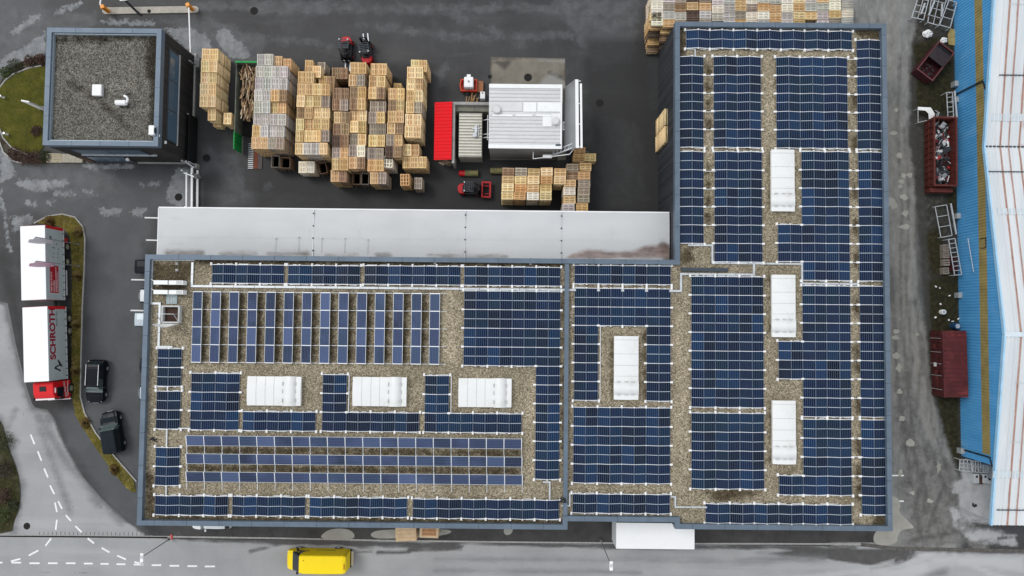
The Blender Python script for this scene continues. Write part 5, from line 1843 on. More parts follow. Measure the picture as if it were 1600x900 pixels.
# green skip full of broken wood
x, y = at(383, 160, 1.2)
xl, yn_, ys_ = at(367.5, 150, 2.25)[0], at(383, 97, 2.25)[1], at(375, 205, 2.25)[1]
Wh, Lh = 1.15, (yn_ - ys_) / 2
t = thing('green_skip', 'open green roll-off skip with broken wood between two pallet blocks', 'skip', (xl + Wh, (yn_ + ys_) / 2, 0))
M_GREEN = plain('bright_green_paint', (0.015, 0.30, 0.065), 0.5, var=0.2, scale=2, dirt=(0.03, 0.09, 0.04))
M_SKIPIN = plain('worn_skip_inside', (0.15, 0.165, 0.135), 0.8, var=0.4, scale=1.2, dirt=(0.025, 0.025, 0.02), dirt_amt=.9)
MB().bx(-Wh, -Wh + .07, -Lh, Lh, .25, 2.25).build('side_wall', M_SKIPIN, t)
MB().bx(Wh - .07, Wh, -Lh, Lh, .25, 2.25).build('side_wall', M_SKIPIN, t)
MB().bx(-Wh + .08, Wh - .08, Lh - .08, Lh, .25, 2.2).build('end_wall', M_SKIPIN, t)
MB().bx(-Wh - .05, Wh + .05, Lh - .10, Lh + .08, 2.26, 2.38).build('end_rim', M_GREEN, t)
MB().bx(-Wh + .08, Wh - .08, -Lh, Lh - .1, .2, .3).build('floor', plain('shaded_skip_floor', (.018, .017, .016), .9, var=.4), t)  # near-black colour stands in for the shadow inside the skip
dr_ = MB().bx(-Wh - .06, -Wh + .02, -Lh - 1.85, -Lh - .03, .25, 2.25)
for i in range(5):
    dr_.bx(-Wh + .02, -Wh + .07, -Lh - 1.75 + i * .40, -Lh - 1.62 + i * .40, .3, 2.2)
dr_.build('door', M_GREEN, t)
q = random.Random(5)
mats = [plain('scrap_wood_' + nme, c, 0.9, var=0.3, scale=5) for nme, c in (('tan', (0.42, 0.29, 0.16)), ('brown', (0.22, 0.13, 0.075)), ('pale', (0.58, 0.47, 0.33)))]
mb = MB()
mi = []
for kk, cnt in ((0, 90), (1, 90), (2, 40)):
    for i in range(cnt):
        yy = q.choice((q.uniform(1.9, 3.3), q.uniform(-1.9, -.4), q.uniform(-.1, 1.6)))
        a = q.gauss(R(90), .5) if yy > 1.4 else q.gauss(R(88), .15)
        L_ = q.uniform(.5, 1.2)
        mb.box((q.uniform(-.7, .9), yy, q.uniform(.9, 2.2)), (L_, .09, .03), rz=a, ry=q.uniform(-.35, .35), rx=q.uniform(-.6, .6))
        mi += [kk] * 6
bo = mb.build('broken_boards', mats[0], None, loc=(t.location.x, t.location.y, 0))
bo.data.materials.append(mats[1])
bo.data.materials.append(mats[2])
bo.data.polygons.foreach_set('material_index', mi)
tag(bo, 'jumble of broken pallet boards heaped in the green skip', None, None, 'stuff')
# ------------------------------------------------------------------ vehicles
def paint(name, c, rough=0.3, coat=0.15, metal=0.0):
    k = Mat(name, rough, metal, 0.25)
    k.color(k.mix(k.rng(k.noise(1.5, 6, 0.7), 0.5, 0.8, 0, 0.25), c, tuple(x * .6 + .02 for x in c)))
    k.b.inputs['Coat Weight'].default_value = coat
    k.b.inputs['Coat Roughness'].default_value = 0.08
    return k.m


M_CARBLACK = paint('black_car_paint', (0.007, 0.008, 0.013), .3, 0)
M_CARSLATE = paint('dark_slate_car_paint', (0.010, 0.015, 0.020), .3, 0)
for m_ in (M_CARBLACK, M_CARSLATE):
    m_.node_tree.nodes['Principled BSDF'].inputs['Specular IOR Level'].default_value = 0.12
M_CARWHITE = paint('white_car_paint', (0.72, 0.74, 0.75))
M_CARSILVER = paint('pale_silver_car_paint', (0.50, 0.56, 0.60), .3, .2, .2)
M_YELLOW = paint('yellow_van_paint', (0.92, 0.68, 0.008), .5, 0)
M_RED = paint('red_lorry_paint', (0.66, 0.012, 0.016), .35)
M_REDF = paint('red_machine_paint', (0.48, 0.014, 0.018), .45, .2)
M_WSCR = Mat('windscreen_glass', 0.05, 0, 1.0).color((0.085, 0.115, 0.115)).m  # base colour lightened to stand for sky reflected in the windscreen
M_CHROME = plain('bright_trim', (0.75, 0.76, 0.78), 0.2, 0.8, var=0.05)
M_LAMP = Mat('headlamp_glass', 0.08, 0, 0.8).color((0.6, 0.62, 0.62)).m
M_TAIL = Mat('tail_lamp', 0.2, 0, 0.6).color((0.35, 0.01, 0.012)).m
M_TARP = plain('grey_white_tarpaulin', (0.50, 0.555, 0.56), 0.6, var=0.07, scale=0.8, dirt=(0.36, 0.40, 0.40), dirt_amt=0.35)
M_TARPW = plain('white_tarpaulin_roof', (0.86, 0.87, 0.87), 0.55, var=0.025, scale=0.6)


def wheel(parent, x, y, r, wd, axis='Y', rim=None):
    """tyre with a rim as its sub-part; centre at x, y, r"""
    d = (0, wd / 2, 0) if axis == 'Y' else (wd / 2, 0, 0)
    w = MB().cyl((-d[0], -d[1], 0), d, r, r, 20).build('wheel', M_RUBBER, parent, loc=(x, y, r))
    m = MB().cyl((-d[0] * 1.04, -d[1] * 1.04, 0), (d[0] * 1.04, d[1] * 1.04, 0), r * .62, r * .62, 16)
    m.cyl((-d[0] * 1.10, -d[1] * 1.10, 0), (d[0] * 1.10, d[1] * 1.10, 0), r * .18, r * .18, 10)
    m.build('rim', rim or M_CHROME, w)
    return w


def car(name, label, cat, loc, heading, L, W, H, prof, mat, group=None, rails=False, wheel_r=.33, rear_lamps=True):
    """prof: stations (x/L from rear -0.5 to front 0.5, half-width factor, belt z, top z, top half-width factor, kind)
    kind: 'h' bonnet or boot, 'c' cabin"""
    t = thing(name, label, cat, (loc[0], loc[1], 0), heading, group)
    S_ = []
    dense = []
    n_ = len(prof)
    for i in range(n_ - 1):                 # spline through the stations, so the body runs in curves
        p0, p1, p2, p3 = (prof[max(0, i - 1)], prof[i], prof[i + 1], prof[min(n_ - 1, i + 2)])
        kd = p1[5] if p1[5] == p2[5] else ('F' if p1[5] == 'c' else 'R')
        for s in range(4):
            f = s / 4.0
            vals = []
            for q in range(5):
                a, b, c, d = p0[q], p1[q], p2[q], p3[q]
                lin = b + (c - b) * f
                cr = 0.5 * (2 * b + (c - a) * f + (2 * a - 5 * b + 4 * c - d) * f * f + (3 * b - a - 3 * c + d) * f ** 3)
                vals.append(lin if q == 0 else min(max(cr, min(b, c) - .015), max(b, c) + .015))
            dense.append((*vals, kd))
    dense.append((*prof[-1][:5], prof[-1][5]))
    for (u, wf, zb, zt, tf, kd) in dense:
        w_ = W / 2 * wf
        wt = W / 2 * tf
        half = [(w_ * .90, .22), (w_, .42), (w_, zb - .16), (w_ * .965, zb), (wt, zt - .05), (wt * .82, zt), (0, zt + .025)]
        ringp = [(y, z) for y, z in half] + [(-y, z) for y, z in half[-2::-1]]
        S_.append((u * L, ringp, kd, zt))
    parts = {'body': MB(), 'windscreen': MB(), 'rear_window': MB(), 'side_window': MB(), 'side_window_2': MB()}
    n = len(S_[0][1])
    for i in range(len(S_) - 1):
        a, b = S_[i], S_[i + 1]
        for j in range(n - 1):
            key = 'body'
            jj = j if j < n // 2 else n - 2 - j
            if a[2] == 'c' and jj == 3:
                key = 'side_window' if j == jj else 'side_window_2'
            elif a[2] in 'FR' and jj >= 3:
                key = 'windscreen' if a[2] == 'F' else 'rear_window'
            vs = [(a[0], *a[1][j]), (b[0], *b[1][j]), (b[0], *b[1][j + 1]), (a[0], *a[1][j + 1])]
            parts[key].add(vs, [(0, 1, 2, 3)], key == 'body')
    for s, rev in ((S_[0], False), (S_[-1], True)):
        vs = [(s[0], y, z) for y, z in s[1]]
        f = tuple(range(n))
        parts['body'].add(vs, [f if rev else f[::-1]])
    parts['body'].bx(-L * .44, L * .44, -W * .44, W * .44, .20, .30)
    for kname, mb in parts.items():
        if mb.v:
            mb.build(kname.replace('_2', ''), mat if kname == 'body' else M_WSCR if kname == 'windscreen' else M_GLASS, t)
    for sx in (-.30, .31):
        for sy in (-1, 1):
            wheel(t, sx * L, sy * (W / 2 - .08), wheel_r, .2)
    zb = prof[-1][2]
    for sy in (-1, 1):
        MB().box((L * .452, sy * W * .36, zb + .165), (.14, .17, .05), rz=sy * -.6).build('headlight', M_LAMP, t)
        MB().box((-L * .472, sy * W * .385, prof[0][2] + .02), (.07, .14, .16), rz=sy * .5).build('tail_lamp', M_TAIL, t)
        MB().box((L * .13, sy * (W / 2 + .09), prof[0][2] + .08), (.14, .22, .15)).build('mirror', mat, t)
    if rails:
        for sy in (-1, 1):
            MB().bar((-L * .40, sy * W * .355, H - .0), (L * .08, sy * W * .355, H + .0), .05, .06).build('roof_rail', M_CHROME, t)
    MB().bx(L * .496, L * .506, -W * .15, W * .15, .40, .52).build('number_plate', M_CARWHITE, t)
    return t


ESTATE = [(-.5, .62, .80, .86, .50, 'h'), (-.475, .88, .95, 1.00, .72, 'h'), (-.40, .97, .98, 1.44, .70, 'c'), (-.2, 1, .97, 1.50, .72, 'c'), (.06, 1, .95, 1.49, .70, 'c'), (.12, 1, .95, 1.44, .68, 'c'), (.25, 1, .93, .96, .80, 'h'), (.38, .98, .84, .90, .78, 'h'), (.455, .88, .76, .80, .64, 'h'), (.487, .70, .66, .70, .48, 'h'), (.5, .46, .54, .57, .30, 'h')]
VANCAR = [(-.5, .66, .95, 1.0, .55, 'h'), (-.482, .88, 1.02, 1.08, .74, 'h'), (-.46, .96, 1.03, 1.66, .76, 'c'), (-.2, 1, 1.02, 1.72, .78, 'c'), (.02, 1, 1.0, 1.70, .76, 'c'), (.07, 1, 1.0, 1.66, .74, 'c'), (.20, 1, .98, 1.02, .84, 'h'), (.37, .98, .92, .97, .80, 'h'), (.455, .87, .82, .86, .64, 'h'), (.487, .68, .70, .74, .46, 'h'), (.5, .44, .56, .60, .28, 'h')]
x, y = at(147, 596, .8)
car('estate_car', 'black estate car with silver roof rails parked along the grass strip', 'car', (x + .15, y), R(-91), 4.45, 1.80, 1.5, ESTATE, M_CARBLACK, rails=True)
x, y = at(172, 676, .9)
car('van_car', 'dark slate boxy car parked askew behind the black estate car', 'car', (x + .1, y), R(90 + 11), 4.35, 1.84, 1.72, VANCAR, M_CARSLATE)
G_NOSE = 'cars parked nose-in under the west eave'
for (px, py, prof, mt, H, lb) in ((214, 417, VANCAR, M_CARBLACK, 1.7, 'black car at the north end of the row under the west eave'), (217, 462, ESTATE, M_CARWHITE, 1.5, 'upper white car peeping out beyond the west eave'),
                                  (214, 499, VANCAR, M_CARSILVER, 1.7, 'pale silver car protruding farthest between two bay lines at the west eave'), (217.5, 571, ESTATE, M_CARBLACK, 1.5, 'small black car tail showing under the west eave beside the estate car'),
                                  (216.5, 613, ESTATE, M_CARSILVER, 1.5, 'southernmost pale car tail showing beyond the west eave')):
    x, y = at(px, py, .9)
    car('parked_car', lb, 'car', (x + 2.12, y), 0.0, 4.25, 1.72, H, prof, mt, G_NOSE)
x, y = at(331, 826, .6)
car('parked_car', 'white car tucked against the south wall, mostly under the eave', 'car', (x, y + .85), R(180), 4.1, 1.74, 1.5, ESTATE, M_CARWHITE)

# ---- yellow delivery van
VAN = [(-.5, .84, 1.15, 2.40, .76, 'b'), (-.485, .92, 1.2, 2.52, .84, 'b'), (-.45, .97, 1.2, 2.60, .89, 'b'), (-.1, 1, 1.2, 2.64, .91, 'b'), (.17, 1, 1.2, 2.60, .90, 'b'), (.235, .995, 1.2, 2.50, .84, 'c'), (.385, .98, 1.2, 1.42, .84, 'h'), (.455, .95, 1.08, 1.18, .82, 'h'), (.485, .88, .92, 1.0, .70, 'h'), (.5, .72, .74, .8, .58, 'h')]


def van(label, loc, heading, L, W, mat):
    t = thing('delivery_van', label, 'van', (loc[0], loc[1], 0), heading)
    body, ws, sw = MB(), MB(), MB()
    S_ = []
    for (u, wf, zb, zt, tf, kd) in VAN:
        w_, wt = W / 2 * wf, W / 2 * tf
        half = [(w_ * .92, .28), (w_, .5), (w_, zb), (w_ * .97, zb + (zt - zb) * .55), (wt, zt - .06), (wt * .9, zt), (0, zt + .03)]
        S_.append((u * L, [(a, b) for a, b in half] + [(-a, b) for a, b in half[-2::-1]], kd))
    n = len(S_[0][1])
    for i in range(len(S_) - 1):
        a, b = S_[i], S_[i + 1]
        for j in range(n - 1):
            jj = j if j < n // 2 else n - 2 - j
            tgt = body
            if a[2] == 'c' and b[2] == 'h' and jj >= 3:
                tgt = ws
            vs = [(a[0], *a[1][j]), (b[0], *b[1][j]), (b[0], *b[1][j + 1]), (a[0], *a[1][j + 1])]
            tgt.add(vs, [(0, 1, 2, 3)], tgt is body)
    for s, rev in ((S_[0], False), (S_[-1], True)):
        f = tuple(range(n))
        body.add([(s[0], p, q) for p, q in s[1]], [f if rev else f[::-1]])
    body.build('body', mat, t)
    ws.build('windscreen', M_GLASS, t)
    for sy in (-1, 1):
        MB().add([(L * .12, sy * W * .489, 1.32), (L * .30, sy * W * .492, 1.32), (L * .24, sy * W * .468, 2.1), (L * .12, sy * W * .468, 2.1)], [(0, 1, 2, 3)]).build('side_window', M_GLASS, t).location = (0, sy * .02, 0)
        MB().box((L * .30, sy * (W / 2 + .14), 1.55), (.16, .24, .34)).build('mirror', M_BLACK, t)
        MB().box((L * .452, sy * W * .36, 1.0), (.30, .28, .10), rz=sy * -.4).build('headlight', M_LAMP, t)
        for sx in (-.30, .33):
            wheel(t, sx * L, sy * (W / 2 - .12), .36, .24)
    MB().bx(-L * .5 - .32, -L * .5 - .10, -W * .36, W * .36, .52, .60).build('rear_step', plain('pale_step', (0.55, 0.50, 0.42), 0.6), t)
    MB().bx(-L * .5 - .1, -L * .5 - .0, -W * .45, W * .45, .35, .62).build('bumper', M_BLACK, t)
    MB().box((-L * .475, .15, 2.60), (.07, .55, .04)).build('brake_lamp', M_TAIL, t)
    MB().cyl((L * .16, -W * .22, 2.62), (L * .16, -W * .22, 2.74), .04, .02, 8).build('aerial', M_BLACK, t)
    MB().box((L * .44, .3, 1.14), (.05, .4, .05)).box((L * .44, -.3, 1.14), (.05, .4, .05)).build('bonnet_grille', M_BLACK, t)
    for sy in (1, -1):
        MB().bx(-L * .28, L * .02, sy * W * .5 - .006, sy * W * .5 + .012, 1.05, 1.2).build('side_stripe', plain('green_stripe', (0.03, 0.16, 0.04), 0.5) if sy < 0 else M_REDF, t)
    return t


x, y = at(495.2, 876.4, 1.4)
van('yellow delivery van driving along the main road', (x, y), R(180), 6.4, 2.0, M_YELLOW)

# ---- lorry and drawbar trailer with tarpaulin bodies
TA = R(3.6)


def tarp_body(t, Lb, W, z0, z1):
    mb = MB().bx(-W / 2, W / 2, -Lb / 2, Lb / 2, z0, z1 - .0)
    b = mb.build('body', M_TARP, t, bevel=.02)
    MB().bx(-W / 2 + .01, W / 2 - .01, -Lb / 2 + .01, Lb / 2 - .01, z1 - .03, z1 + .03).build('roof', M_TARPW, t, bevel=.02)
    MB().bx(-W / 2 - .015, W / 2 + .015, Lb / 2 - .26, Lb / 2 + .02, z0 - .02, z1 - .06).build('rear_frame', M_RED, t)
    MB().bx(-W / 2 - .02, W / 2 + .02, -Lb / 2, Lb / 2, z0 - .12, z0).build('side_rail', M_ALU, t)
    for sx in (-1, 1):
        for i in range(10):
            y_ = -Lb / 2 + .35 + i * (Lb - .9) / 9
            MB().bx(sx * W / 2 - .02, sx * W / 2 + .03, y_ - .03, y_ + .03, z0 - .22, z0 + .20).build('strap', M_BLACK, t)
    return b


M_TXTRED = Mat('crimson_lettering', 0.5).color((0.33, 0.012, 0.035)).m
M_TXTDARK = Mat('dark_lettering', 0.5).color((0.035, 0.03, 0.035)).m
M_TXTGREY = Mat('grey_lettering', 0.5).color((0.17, 0.18, 0.18)).m
M_TXTWHITE = Mat('white_lettering', 0.5).color((0.80, 0.72, 0.72)).m
Wt, Lt, Z0, Z1 = 2.48, 7.42, 1.18, 4.0
lorry = thing('lorry', 'lorry with red cab and white tarpaulin body lettered in crimson', 'lorry', (-47.16, -3.12, 0), TA)
tarp_body(lorry, Lt, Wt, Z0, Z1)
SIDE = (R(90), 0, R(90))         # lettering that faces east and reads from south to north
text_part('lettering', 'SCHROTH', M_TXTRED, lorry, (Wt / 2 + .006, -1.62, 2.93), SIDE, 1.16, .003, .045, 0.96)
text_part('lettering', 'PALETTEN', M_TXTDARK, lorry, (Wt / 2 + .006, 1.72, 2.52), SIDE, .34, .003, 0, 0.95)


def side_shape(pp, t, X):
    n = len(pp)
    mb = MB()
    vs = [(X, y, z) for y, z in pp] + [(X + .006, y, z) for y, z in pp]
    mb.add(vs, [tuple(range(n)), tuple(range(2 * n - 1, n - 1, -1))] + [(i, (i + 1) % n, n + (i + 1) % n, n + i) for i in range(n)])
    return mb


def emb(pp):
    out = []
    for X_, Y_ in pp:
        px, py = 72 + X_ / 30.0, 560 + Y_ / 30.0
        out.append((-(py - 538.2) / 15.72, Z1 - (px - 76.4) / 26.0 * 2.85))
    return out


mb = side_shape(emb([(500, 120), (560, 165), (620, 270), (650, 340), (725, 470), (685, 492), (600, 430), (545, 390), (560, 330), (510, 210)]), lorry, Wt / 2 + .002)
e2 = side_shape(emb([(545, 385), (600, 430), (540, 445), (440, 490), (470, 540), (560, 590), (640, 640), (590, 715), (520, 640), (430, 590), (360, 555), (365, 480), (420, 430)]), lorry, Wt / 2 + .004)
mb.add(e2.v, e2.f)
mb.build('emblem', M_TXTDARK, lorry)
mb = MB()
for sx in (-1, 1):
    mb.bx(sx * .45 - .06, sx * .45 + .06, -Lt / 2 - 1.9, Lt / 2, .8, 1.05)
mb.build('chassis', M_BLACK, lorry)
for yy in (-4.75, 1.2, 2.5):
    for sx in (-1, 1):
        wheel(lorry, sx * 1.05, yy, .5, .34, 'X')
for sx in (-1, 1):
    MB().bx(sx * 1.0 - .18, sx * 1.0 + .18, -2.7, -.6, .45, 1.0).build('side_box', M_BLACK, lorry)
# cab
cb = MB()
prof = [(-Lt / 2 - .12, .55), (-Lt / 2 - .12, 3.02), (-Lt / 2 - .35, 3.12), (-Lt / 2 - 1.35, 3.06), (-Lt / 2 - 1.75, 2.85), (-Lt / 2 - 1.98, 1.75), (-Lt / 2 - 2.02, .55)]
n = len(prof)
vs = []
for sx, k_ in ((-1, 1), (1, 1)):
    for y_, z_ in prof:
        w_ = 1.19 if z_ < 2.2 else 1.02
        vs.append((sx * w_, y_, z_))
cb.add(vs, [tuple(range(n)), tuple(range(2 * n - 1, n - 1, -1))] + [(i, n + i, n + (i + 1) % n, (i + 1) % n) for i in range(n)])
cab = cb.build('cab', M_RED, lorry, bevel=.09)
MB().add([(-.98, -Lt / 2 - 1.80, 2.78), (.98, -Lt / 2 - 1.80, 2.78), (1.1, -Lt / 2 - 2.015, 1.8), (-1.1, -Lt / 2 - 2.015, 1.8)], [(0, 1, 2, 3)]).build('windscreen', M_GLASS, cab)
MB().bx(-.34, .30, -Lt / 2 - 1.05, -Lt / 2 - .55, 3.085, 3.135).build('roof_hatch', M_BLACK, cab)
for sx in (-1, 1):
    MB().add([(sx * 1.205, -Lt / 2 - 1.75, 1.75), (sx * 1.205, -Lt / 2 - .75, 1.75), (sx * 1.075, -Lt / 2 - .75, 2.62), (sx * 1.075, -Lt / 2 - 1.60, 2.62)], [(0, 1, 2, 3)]).build('side_window', M_GLASS, cab).location = (sx * .02, 0, 0)
    MB().box((sx * 1.36, -Lt / 2 - 1.85, 2.25), (.14, .22, .6)).build('mirror', M_BLACK, cab)
    MB().bx(sx * .85 - .22, sx * .85 + .22, -Lt / 2 - 2.06, -Lt / 2 - 1.98, .75, .95).build('headlight', M_LAMP, cab)
    MB().bx(sx * 1.20 - .01, sx * 1.20 + .015, -Lt / 2 - 1.75, -Lt / 2 - .2, 1.02, 1.08).build('side_stripe', M_TXTWHITE, cab)
MB().bx(-1.15, 1.15, -Lt / 2 - 2.16, -Lt / 2 - 2.02, .45, .62).build('bumper', M_ALU, cab)
MB().bar((-.95, -Lt / 2 - 1.86, 2.80), (.95, -Lt / 2 - 1.86, 2.80), .16, .06).build('sun_visor', M_TXTWHITE, cab)
MB().box((1.07, -Lt / 2 - 1.0, 2.84), (.10, .5, .10)).build('side_lamp', M_TXTWHITE, cab)
text_part('lettering', 'SCHROTH', M_TXTWHITE, cab, (1.215, -Lt / 2 - 1.80, 1.22), (R(90), R(-12), R(90)), .36, .003, .006, 0.97)

trailer = thing('lorry_trailer', 'white tarpaulin drawbar trailer with a red sign behind the lorry', 'trailer', (-47.72, 4.98, 0), R(3.3))
tarp_body(trailer, Lt, Wt, Z0, Z1)
zz = lambda px: Z1 - (px - 72.0) / 27.0 * 2.85
yy_ = lambda py: -(py - 410.5) / 15.72
sg = MB().bx(Wt / 2 + .002, Wt / 2 + .02, yy_(458), yy_(414.5), zz(90), zz(77.5)).build('sign_panel', Mat('red_sign', 0.5).color((0.46, 0.010, 0.025)).m, trailer)
mb = MB()
q = random.Random(11)
for px, a, b, hgt in ((86.2, 456, 417, .13), (88.6, 456, 424, .08)):      # illegible small print as broken bars
    y0 = a
    while y0 > b:
        wl = q.uniform(1.0, 3.4)
        y1 = max(b, y0 - wl)
        mb.bx(Wt / 2 + .021, Wt / 2 + .026, yy_(y0), yy_(y1), zz(px) - hgt / 2, zz(px) + hgt / 2)
        y0 = y1 - .8
merge(sg, mb, M_TXTWHITE)
text_part('lettering', 'MIETEN STATT', M_TXTWHITE, sg, (Wt / 2 + .021, yy_(456), zz(80.6)), SIDE, .33, .003, .006, 0.92)
text_part('lettering', 'KAUFEN', M_TXTWHITE, sg, (Wt / 2 + .021, yy_(456), zz(84.4)), SIDE, .33, .003, .006, 0.92)
for px, py, dz, dy in ((79, 370, .28, .3), (81, 371, .1, .3), (86.5, 373, .35, .12), (83.5, 386, .45, .10), (82.5, 401, .4, .06), (90.5, 387, .12, .25), (90, 394, .10, .3), (84, 394.5, .14, .12), (88.5, 379, .12, .22), (89.5, 401, .10, .2)):
    MB().bx(Wt / 2 + .002, Wt / 2 + .012, yy_(py) - dy / 2, yy_(py) + dy / 2, zz(px) - dz / 2, zz(px) + dz / 2).build('small_print', M_TXTGREY, trailer)
mb = MB()
for sx in (-1, 1):
    mb.bx(sx * .45 - .06, sx * .45 + .06, -Lt / 2, Lt / 2, .8, 1.05)
mb.bar((0, -Lt / 2 - .6, .7), (0, -Lt / 2 + 2, .8), .14)
mb.build('chassis', M_BLACK, trailer)
for yy in (1.0, -.55):
    for sx in (-1, 1):
        wheel(trailer, sx * 1.05, yy + .9, .46, .34, 'X')
MB().bx(.95, 1.2, 2.2, 2.8, .4, .8).build('side_box', M_REDF, trailer)
for sx in (-1, 1):
    MB().bx(sx * 1.15 - .03, sx * 1.15 + .03, -3.2, -.6, .55, .72).build('side_guard', M_ALU, trailer)

# ---- white box body at the dock
x0, y0 = at(963, 857, 4.0)
x1, y1 = at(1085, 857, 4.0)
t = thing('box_trailer', 'plain white box trailer backed along the recessed south dock', 'trailer', ((x0 + x1) / 2, y0 + 1.25, 0))
Lx = x1 - x0
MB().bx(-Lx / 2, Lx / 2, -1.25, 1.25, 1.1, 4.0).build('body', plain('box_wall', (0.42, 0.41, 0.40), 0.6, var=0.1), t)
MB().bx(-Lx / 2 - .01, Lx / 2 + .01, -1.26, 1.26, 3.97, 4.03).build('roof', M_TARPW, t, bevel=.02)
MB().bx(-Lx / 2 - .02, -Lx / 2 + .08, -1.27, 1.27, 1.05, 4.0).build('end_frame', M_ALU, t)
MB().bx(-Lx / 2, Lx / 2, -.9, .9, .8, 1.09).build('chassis', M_BLACK, t)
for sx in (.15, .32):
    for sy in (-1, 1):
        wheel(t, sx * Lx, sy * 1.02, .46, .32)
for sx in (-.35,):
    for sy in (-1, 1):
        MB().bx(sx * Lx - .06, sx * Lx + .06, sy * .8 - .06, sy * .8 + .06, 0, 1.0).build('landing_leg', M_GALV, t)

# ---- forklifts
def forklift(label, px, py, heading, attachment=False, arm=False):
    x, y = at(px, py, 1.3)
    t = thing('forklift', label, 'forklift', (x, y, 0), heading, 'red and black forklifts in the yard')
    # +x is the fork side
    cw = MB()
    pl = [(-.62, -.58), (-1.12, -.50), (-1.32, -.28), (-1.36, 0), (-1.32, .28), (-1.12, .50), (-.62, .58)]
    cw.prism(pl, .25, 1.02)
    cw.build('counterweight', M_REDF, t, bevel=.06)
    MB().bx(-.62, .78, -.56, .56, .28, .80).build('chassis', M_BLACK, t, bevel=.04)
    MB().bx(-.85, -.15, -.38, .38, .80, 1.06).build('engine_hood', M_BLACK, t, bevel=.05)
    s = MB().bx(-.5, -.02, -.26, .26, 1.06, 1.2).box((-.52, 0, 1.45), (.12, .5, .55), ry=-.15)
    s.build('seat', plain('grey_seat', (0.06, 0.06, 0.065), .7), t, bevel=.03)
    g = MB()
    for sy in (-1, 1):
        g.bar((-.72, sy * .5, 1.0), (-.55, sy * .48, 2.15), .07).bar((.62, sy * .5, .8), (.32, sy * .48, 2.15), .07).bar((-.6, sy * .48, 2.15), (.36, sy * .48, 2.15), .07)
    for i in range(6):
        u = -.57 + i * .18
        g.bar((u, -.48, 2.16), (u, .48, 2.16), .055, .05)
    g.build('overhead_guard', plain('dark_grey_steel', (0.055, 0.065, 0.075), .4, .3), t)
    MB().cyl((.30, 0, 1.05), (.42, 0, 1.25), .17, .17, 14).build('steering_wheel', M_BLACK, t)
    mst = MB()
    for sy in (-1, 1):
        mst.bar((.92, sy * .32, .15), (.90, sy * .32, 2.2), .10, .14).bar((1.0, sy * .24, .2), (.98, sy * .24, 2.15), .07, .1)
    for z_ in (.35, 1.2, 2.15):
        mst.bar((.93, -.34, z_), (.93, .34, z_), .08)
    mst.cyl((.90, 0, .3), (.90, 0, 1.9), .05)
    mst.build('mast', M_BLACK, t)
    MB().bx(1.03, 1.09, -.5, .5, .2, .65).build('fork_carriage', M_BLACK, t)
    for sy in (-.24, .24) if not attachment else (-.55, -.25, .25, .55):
        f = MB().bx(1.09, 1.14, sy - .06, sy + .06, .08, .7).bx(1.09, 2.2, sy - .06, sy + .06, .06, .11)
        f.build('fork', M_GALV if not attachment else M_BLACK, t)
    if attachment:
        a = MB().bx(1.14, 1.28, -.85, .85, .35, .9).bx(1.28, 2.1, -.85, -.68, .45, .75).bx(1.28, 2.1, .68, .85, .45, .75).bx(1.95, 2.12, -.85, .85, .45, .72).bx(1.4, 1.95, -.45, -.38, .5, .6).bx(1.4, 1.95, .38, .45, .5, .6)
        a.build('clamp_frame', M_REDF, t)
    for sx, r in ((.62, .34), (-.85, .28)):
        for sy in (-1, 1):
            wheel(t, sx, sy * .52, r, .24, rim=M_REDF)
    for sy in (-1, 1):
        MB().box((-.58, sy * .44, 2.2), (.1, .14, .1)).build('work_lamp', M_LAMP, t)
    return t


forklift('left forklift with forks pointing at the pallets, red tail to the north', 539.5, 75, R(-90))
forklift('right forklift turned slightly, forks pointing north into the open yard', 570.5, 77, R(97))
forklift('forklift carrying a red clamp frame beside the honey-coloured pallets', 735, 294, R(-1), True)
# ------------------------------------------------------------------ drying kiln with its lifting door
KX0, KX1, KY0, KY1, KZ = -2.42, 4.70, 16.76, 23.10, 5.0
kcx, kcy = (KX0 + KX1) / 2, (KY0 + KY1) / 2
kiln = thing('drying_kiln', 'silver metal timber drying kiln with ribbed roof and raised grey door', 'kiln', (kcx, kcy, 0))
M_KWALL = plain('kiln_wall', (0.30, 0.295, 0.285), 0.45, 0.2, var=0.15, scale=0.8)
M_KROOF = plain('kiln_roof_sheet', (0.63, 0.635, 0.63), 0.4, 0.15, var=0.06, scale=0.7, dirt=(0.47, 0.47, 0.46), dirt_amt=0.4)
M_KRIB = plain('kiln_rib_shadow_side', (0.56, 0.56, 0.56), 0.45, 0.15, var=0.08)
MB().bx(KX0, KX1, KY0, KY1, 0, KZ - .06).build('wall', M_KWALL, kiln, True)
MB().bx(KX0 - .04, KX1 + .04, KY0 - .04, KY1 + .04, KZ - .06, KZ).build('roof', M_KROOF, kiln, True)
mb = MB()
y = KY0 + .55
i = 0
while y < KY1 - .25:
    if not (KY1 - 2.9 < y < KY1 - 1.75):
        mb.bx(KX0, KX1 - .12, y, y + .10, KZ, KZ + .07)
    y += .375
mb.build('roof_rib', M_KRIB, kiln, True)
MB().bx(KX0 - .05, KX1 + .02, KY0 - .05, KY0 + .32, KZ, KZ + .09).build('edge_flashing', M_WHITE, kiln, True)
MB().bx(KX0 - .05, KX1 + .02, KY1 - .35, KY1 + .05, KZ, KZ + .09).build('edge_flashing', M_WHITE, kiln, True)
MB().bx(KX1 - .10, KX1 + .08, KY0 - .05, KY1 + .05, KZ + .01, KZ + .11).build('edge_flashing', M_WHITE, kiln, True)
for (a, b, c, d) in ((840, 160, 876, 175), (818, 160, 838, 175), (848, 180, 862, 198), (862, 178, 875, 195), (767, 160, 816, 174)):
    (xa, ya), (xb, yb) = at(a, b, KZ), at(c, d, KZ)
    MB().bx(xa, xb, yb, ya, KZ, KZ + .09).build('roof_patch', M_WHITE if a != 767 else M_KROOF, kiln, True)
